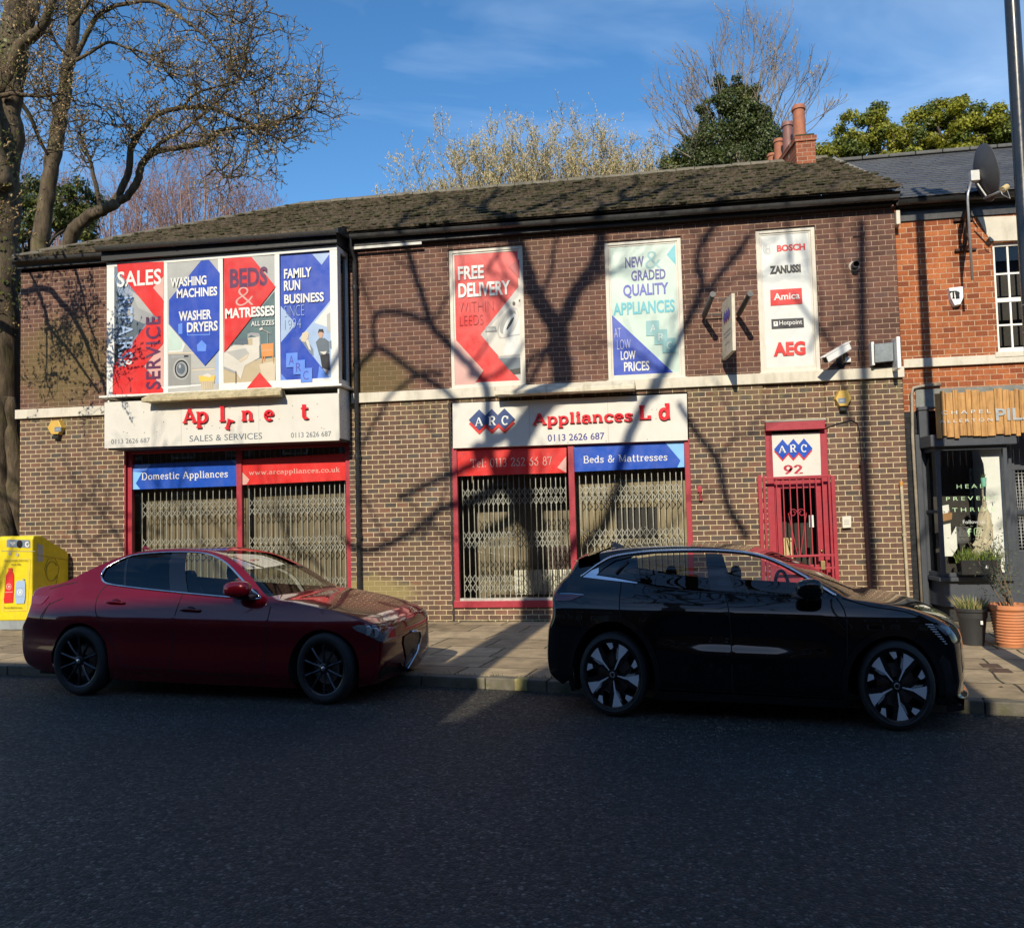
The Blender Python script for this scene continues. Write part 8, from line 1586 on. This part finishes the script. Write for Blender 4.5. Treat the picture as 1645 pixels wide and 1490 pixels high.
def ivytree():
    y = 11.5; t = Tree('ivy_clad_tree', 'bare grey tree wrapped in dark green ivy left of the chimney', TG, 71); R = t.r; A_, B_ = MB(), MB()
    t.limb(PX([(1185, 320), (1185, 220), (1190, 140)], y), .25, .12, 8)
    for (u, v) in ((1062, 205), (1080, 190), (1052, 160), (1100, 170), (1128, 130), (1122, 105), (1160, 90), (1172, 75), (1205, 62), (1215, 72), (1235, 44), (1240, 70), (1228, 100), (1258, 120), (1275, 105), (1262, 85), (1290, 150), (1312, 140), (1318, 155), (1145, 120), (1190, 95), (1110, 140), (1072, 150), (1325, 195), (1300, 190), (1068, 235), (1090, 160), (1112, 120), (1140, 95), (1152, 110), (1178, 100), (1196, 75), (1222, 95), (1250, 95), (1268, 135), (1285, 125), (1240, 110), (1100, 215), (1060, 180), (1118, 165), (1132, 150)):
        p0 = onY(1180 + (u - 1180) * .30, 262, y); p2 = onY(u - (u - 1180) * .22, v + (260 - v) * .32, y + R.uniform(-.6, .6)); Q = t.limb([p0, p0.lerp(p2, .5) + Vector((0, 0, -.1)), p2], .045, .014, 5, 4, False); e = onY(u, v, y) - p2
        t.twig(p2, (e.normalized() + Vector((0, R.uniform(-.2, .2), 0))).normalized(), e.length * 1.02, .015, 2, wig=.14, up=.1, nb=4, spread=.42, minr=.006, seg=5, bud=.12, bsize=.05); t.sprout(Q, 3, .8, .010, 1, t0=.4, wig=.15, up=.15, nb=3, spread=.4, minr=.0045)
    for (u, v, rx, rz, n) in ((1172, 165, .42, .40, 1100), (1195, 200, .7, .6, 2000), (1150, 225, .75, .55, 2000), (1225, 225, .6, .55, 1700), (1110, 250, .6, .42, 1500), (1180, 262, 1.1, .45, 2400), (1245, 250, .45, .45, 1300), (1090, 268, .45, .3, 800), (1205, 165, .3, .4, 700), (1222, 190, .35, .42, 800), (1135, 195, .25, .5, 450), (1140, 262, .8, .4, 1500), (1255, 275, .5, .35, 700), (1160, 145, .18, .25, 260), (1187, 143, .16, .22, 220)):
        c = onY(u, v, y + R.uniform(-.4, .4)); leaves(A_ if R.random() < .65 else B_, c, (rx, rx * .9, rz), int(n * 1.6), .040, R)
        for k in range(5): a = R.uniform(0, 6.28); leaves(R.choice((A_, A_, B_)), c + Vector((rx * math.cos(a), R.uniform(-.4, .4), rz * math.sin(a))), (.18, .18, .15), 130, .038, R, .1)
    A_.build('ivy', IVY, t.root, fix=False); B_.build('ivy', IVY2, t.root, fix=False); t.done(BKG, BUD, BUD)
ivytree()
def greentree(name, label, cs, y, seed, A_m, B_m, size=.045, stemuv=None, per=720):
    t = Tree(name, label, TG, seed); R = t.r; A_, B_ = MB(), MB(); b = onY(*stemuv, y)
    t.limb([(b.x, y, 0), (b.x, y, b.z * .6), b], .2, .1, 8)
    for (u, v, rx, rz) in cs:
        c = onY(u, v, y + R.uniform(-.7, .7)); t.limb([b - Vector((0, 0, .8)), b.lerp(c, .5) + Vector((0, 0, .1)), c], .05, .015, 5, 4, False)
        n = max(5, int(rx * rz * 60))
        for k in range(n): a = R.uniform(0, 6.28); q = math.sqrt(R.random()); p = c + Vector((rx * q * math.cos(a), R.uniform(-.6, .6) * rx, rz * q * math.sin(a))); s_ = R.uniform(.12, .34); leaves(A_ if R.random() < .7 else B_, p, (s_, s_, s_ * .75), int(per * s_ * s_ * 5), size, R, .1); t.limb([c, p], .012, .006, 3, 2, False)
    A_.build('foliage', A_m, t.root, fix=False); B_.build('foliage', B_m, t.root, fix=False); t.done(BKD)
greentree('leafy_tree', 'yellow green leafy tree over the slate roof right of the chimney', ((1345, 245, .45, .35), (1390, 215, .8, .55), (1400, 240, .9, .4), (1440, 225, .6, .5), (1398, 185, .35, .3)), 11, 81, GRN, GRN2, stemuv=(1400, 262))
greentree('leafy_tree', 'yellow green leafy tree over the slate roof beside the lamp column', ((1500, 205, .9, .6), (1470, 235, .9, .45), (1560, 235, 1.1, .5), (1540, 190, .5, .4), (1575, 200, .5, .45), (1605, 205, .45, .4), (1535, 170, .12, .12), (1490, 180, .35, .3), (1615, 240, .4, .35)), 11.5, 82, GRN, GRN2, stemuv=(1530, 255))
greentree('holly_bush', 'dark evergreen bush between the two trunks at the left', ((30, 345, .6, .6), (60, 320, .5, .45), (100, 350, .6, .4), (120, 320, .6, .4), (10, 380, .9, .7), (25, 480, .9, .9), (20, 560, .9, .9), (35, 640, .6, .6), (130, 360, .5, .4), (150, 330, .3, .3)), 7.0, 83, IVY, IVY2, size=.045, stemuv=(40, 420), per=420)
# --- across the road: the bare trees, and houses shaped to lay shade over the street (outside the picture)
def back(u, v, yt): p = onY(u, v, 0.0); k = (yt - p.y) / SUNV.y; return p + SUNV * k
t3 = Tree('street_tree', 'big bare tree across the road throwing its shadow on the shop', 'trees across the road', 91); YT = -13.2
def sh(L, r0, r1, dy=0.0, n=10, yt=YT): k = len(L) - 1; return t3.limb([back(u, v, yt + dy * i / k) for i, (u, v) in enumerate(L)], r0, r1, n)
q0 = back(862, 960, YT); t3.limb([(q0.x + .3, YT, 0), (q0.x + .15, YT, 4), (q0.x, YT, q0.z)], .42, .22, 14)
sh([(862, 965), (842, 850), (832, 770), (838, 705), (868, 660), (902, 622), (899, 570), (895, 523)], .17, .16)
sh([(895, 523), (877, 503), (858, 470), (845, 430), (830, 380), (815, 355), (790, 325), (760, 290)], .13, .10, .6); sh([(897, 520), (909, 504), (922, 474), (942, 446), (958, 416), (966, 378), (970, 350), (985, 310)], .11, .08, -.7); sh([(868, 480), (887, 430), (888, 408), (896, 378), (905, 350)], .035, .025)
for L, r0, r1 in (([(640, 330), (646, 380), (654, 400), (666, 438), (680, 480), (694, 524), (720, 551), (751, 582), (782, 625), (785, 690), (790, 740), (820, 790)], .035, .06), ([(545, 640), (572, 594), (596, 568), (610, 558), (660, 594), (708, 624), (735, 650)], .035, .04), ([(603, 560), (600, 530), (603, 508), (624, 500), (660, 506), (694, 522)], .03, .04), ([(710, 600), (680, 600), (640, 625), (600, 680), (580, 720)], .03, .02), ([(842, 640), (845, 590), (856, 574), (877, 562), (888, 540)], .03, .035), ([(835, 660), (850, 618), (866, 586), (884, 552)], .035, .03), ([(540, 850), (566, 878), (592, 884), (628, 872), (672, 847), (704, 820), (730, 812), (790, 780), (830, 740)], .035, .055), ([(640, 800), (672, 786), (698, 772), (728, 760), (770, 735), (800, 700)], .035, .05), ([(1160, 340), (1145, 364), (1124, 396), (1120, 430), (1128, 458), (1111, 504), (1082, 557), (1066, 596), (1036, 650), (1013, 700), (992, 755), (960, 830), (900, 900), (866, 960)], .03, .07), ([(1200, 380), (1192, 398), (1166, 430), (1134, 468)], .03, .035), ([(1090, 650), (1122, 700), (1150, 735), (1168, 808), (1200, 864)], .035, .05), ([(750, 600), (790, 600), (822, 575), (842, 545)], .025, .02), ([(770, 460), (800, 470), (820, 500), (815, 540)], .035, .03), ([(740, 800), (790, 770), (840, 700)], .05, .05), ([(1275, 470), (1340, 560), (1352, 610), (1366, 680)], .02, .03), ([(758, 295), (738, 210), (722, 100), (700, -40)], .085, .04), ([(822, 365), (856, 260), (872, 150), (915, 10)], .07, .03), ([(982, 315), (1036, 230), (1058, 110), (1118, -30)], .085, .035), ([(1000, 290), (978, 180), (990, 60), (970, -60)], .06, .03), ([(640, 335), (614, 240), (622, 130), (590, 20)], .045, .025), ([(1160, 345), (1222, 250), (1254, 140), (1320, 20)], .045, .025), ([(900, 360), (925, 280), (940, 180), (1000, 90)], .045, .025), ([(1130, 300), (1160, 320), (1200, 300), (1240, 260)], .05, .03), ([(760, 730), (790, 715), (815, 700), (840, 690)], .07, .06)):
    Q = sh(L, r0 * 1.3, r1 * 1.25, t3.r.uniform(-.5, .5), 7)
r9 = random.Random(17)
for (u, v, du, dv, r, L) in ((760, 290, -.3, 1, .08, 1.5), (985, 310, .4, 1, .07, 1.5), (905, 350, 0, 1, .03, 1.0), (640, 330, -.2, 1, .04, 1.1), (1160, 340, .3, 1, .035, 1.0), (1240, 260, .4, 1, .035, .8), (604, 506, -.4, .8, .025, .6), (720, 420, .2, 1, .022, .8), (1366, 470, .1, 1, .022, .7), (690, 520, .5, .9, .03, .9), (845, 430, -.6, .8, .035, 1.0), (830, 380, -.8, .6, .035, 1.0), (870, 480, -.9, .3, .03, .9), (922, 474, .9, .5, .035, 1.0), (945, 440, 1, .4, .03, .9), (966, 378, .8, .8, .035, 1.1), (1110, 504, .8, .7, .03, .9), (1128, 458, -.7, .8, .025, .8), (1036, 650, .9, .5, .03, .9), (1066, 596, -.8, .6, .025, .8), (1166, 430, .8, .8, .025, .8), (1000, 360, .5, .8, .03, 1.0), (1060, 380, .4, .9, .03, .9), (1270, 420, .3, 1, .03, .9), (1300, 560, .5, .8, .025, .8), (666, 438, -.7, .8, .025, .7), (751, 582, .7, .6, .03, .8), (780, 430, .6, .9, .03, .8), (620, 870, -.6, .5, .025, .6), (1150, 735, .6, .5, .03, .8), (700, 340, .2, 1, .03, 1.0), (735, 200, -.2, 1, .05, 1.2), (870, 180, .3, 1, .045, 1.2), (1050, 160, .3, 1, .045, 1.2), (620, 180, 0, 1, .035, 1.1), (1245, 180, .3, 1, .035, 1.1), (960, 120, -.2, 1, .04, 1.2), (800, 60, .1, 1, .035, 1.2), (880, 300, .2, 1, .04, 1.1), (1080, 310, .3, 1, .04, 1.1), (1330, 330, .2, 1, .025, .8)): t3.twig(back(u, v, YT + r9.uniform(-.3, .3)), Vector((du, r9.uniform(-.1, .1), dv)).normalized(), L, r, 2, wig=.22, up=.06, nb=3, spread=.75, minr=.009)
# the upright stem casting the straight shadow by the maroon pipe
t3.limb([(1.70, -14.4, 0), (1.68, -14.4, 6), (1.62, -14.4, 11), (1.70, -14.4, 14)], .10, .055, 8)
q = back(860, 985, YT)
for k in range(22):         # the lower crown that dapples the pavement
    x = t3.r.uniform(-12, 6); z = t3.r.uniform(7.2, 9.6); t3.twig(Vector((x, YT + t3.r.uniform(-1.2, 1.2), z)), Vector((t3.r.uniform(-1, 1), t3.r.uniform(-.4, .4), .5)).normalized(), 1.1, .03, 2, wig=.3, nb=3, minr=.008)
t3.done(BK)
# the overhanging limb, just out of frame on the left, that draws twig shadows on the left wall and the bay
t4 = Tree('street_tree', 'tree standing out of frame on the left, its limb shading the left wall', 'trees across the road', 92); YB = -3.0
t4.limb([(-14.2, -3.2, 0), (-14.1, -3.2, 4), (-13.6, -3.1, 6.5)], .24, .16, 10); t4.limb([(-13.6, -3.1, 6.5), (-12.2, YB, 7.1), back(37, 469, YB)], .12, .055, 8)
for L, r0, r1 in (([(37, 469), (75, 464), (96, 483), (117, 508), (139, 551), (148, 575), (166, 615), (178, 660)], .05, .022), ([(62, 469), (73, 501), (80, 526), (107, 558), (123, 579), (160, 632)], .035, .016), ([(112, 400), (120, 430), (132, 469), (142, 515), (158, 556)], .03, .014), ([(75, 529), (75, 579), (74, 608), (87, 643)], .016, .008), ([(40, 425), (52, 446), (62, 464)], .02, .02), ([(120, 470), (118, 505), (130, 510), (146, 505)], .012, .008), ([(160, 600), (185, 612), (205, 598), (225, 610), (250, 600)], .018, .008), ([(170, 630), (195, 600), (204, 575), (222, 560), (238, 545)], .016, .007), ([(200, 600), (212, 622), (222, 650)], .012, .006), ([(80, 560), (100, 545), (108, 520)], .010, .006)):
    Q = t4.limb([back(u, v, YB + t4.r.uniform(-.1, .1)) for u, v in L], r0, r1, 6); t4.sprout(Q, 9, .34, .007, 2, t0=.2, bud=.5, bsize=.05, wig=.4, nb=3, spread=.9)
t4.done(BK, BUD, BUDG)
def house(name, label, x0, x1, y0, y1, eave, ridge, wallm, nwin):
    t = thing(name, label, 'building', 'houses across the road'); mb = MB(); mb.box(x0, x1, y0, y1, 0, eave); mb.build('walls', wallm, t); mb = MB(); ym = (y0 + y1) / 2
    mb.add([(x0, y1 + .3, eave), (x1, y1 + .3, eave), (x1, ym, ridge), (x0, ym, ridge), (x0, y0 - .3, eave), (x1, y0 - .3, eave)], [(0, 1, 2, 3), (3, 2, 5, 4), (0, 3, 4), (1, 5, 2), (0, 4, 5, 1)]); rf = mb.build('roof', slate_m, t, fix=False)
    for k in range(nwin):
        xx = x0 + (x1 - x0) * (k + .5) / nwin
        for z in (1.2, 4.2):
            mb = MB(); mb.box(xx - .55, xx + .55, y1 - .02, y1 + .05, z, z + 1.6); w_ = mb.build('window', UPVC, t); mb = MB(); mb.box(xx - .47, xx + .47, y1 + .03, y1 + .06, z + .08, z + 1.52); mb.build('pane', MATS['dark_glass'], w_)
    mb = MB(); mb.box(x0 + .1, x0 + .5, ym - 3.5, ym - 2.5, ridge - 3, ridge - .8); mb.build('chimney', wallm, rf)
HB = M('across_brick', (.20, .09, .06), .85, vary=.2)  # unseen houses; ridge heights and the gap are shaped to place the shade
for lab, x0, x1, rz in (('long brick terrace across the road at the far left', -30, -8.25, 12.5), ('tall brick house across the road shading the red car', -8.2, -4.0, 12.56), ('narrow lower brick house between two taller ones across the road', -3.95, -2.95, 11.2), ('tall brick house across the road shading the black car', -2.9, .62, 13.05), ('lower brick terrace across the road on the right', .66, 40, 11.45)): house('unseen_shade_house', lab, x0, x1, -30, -20, 8.0, rz, HB, max(1, int((x1 - x0) / 2.2)))
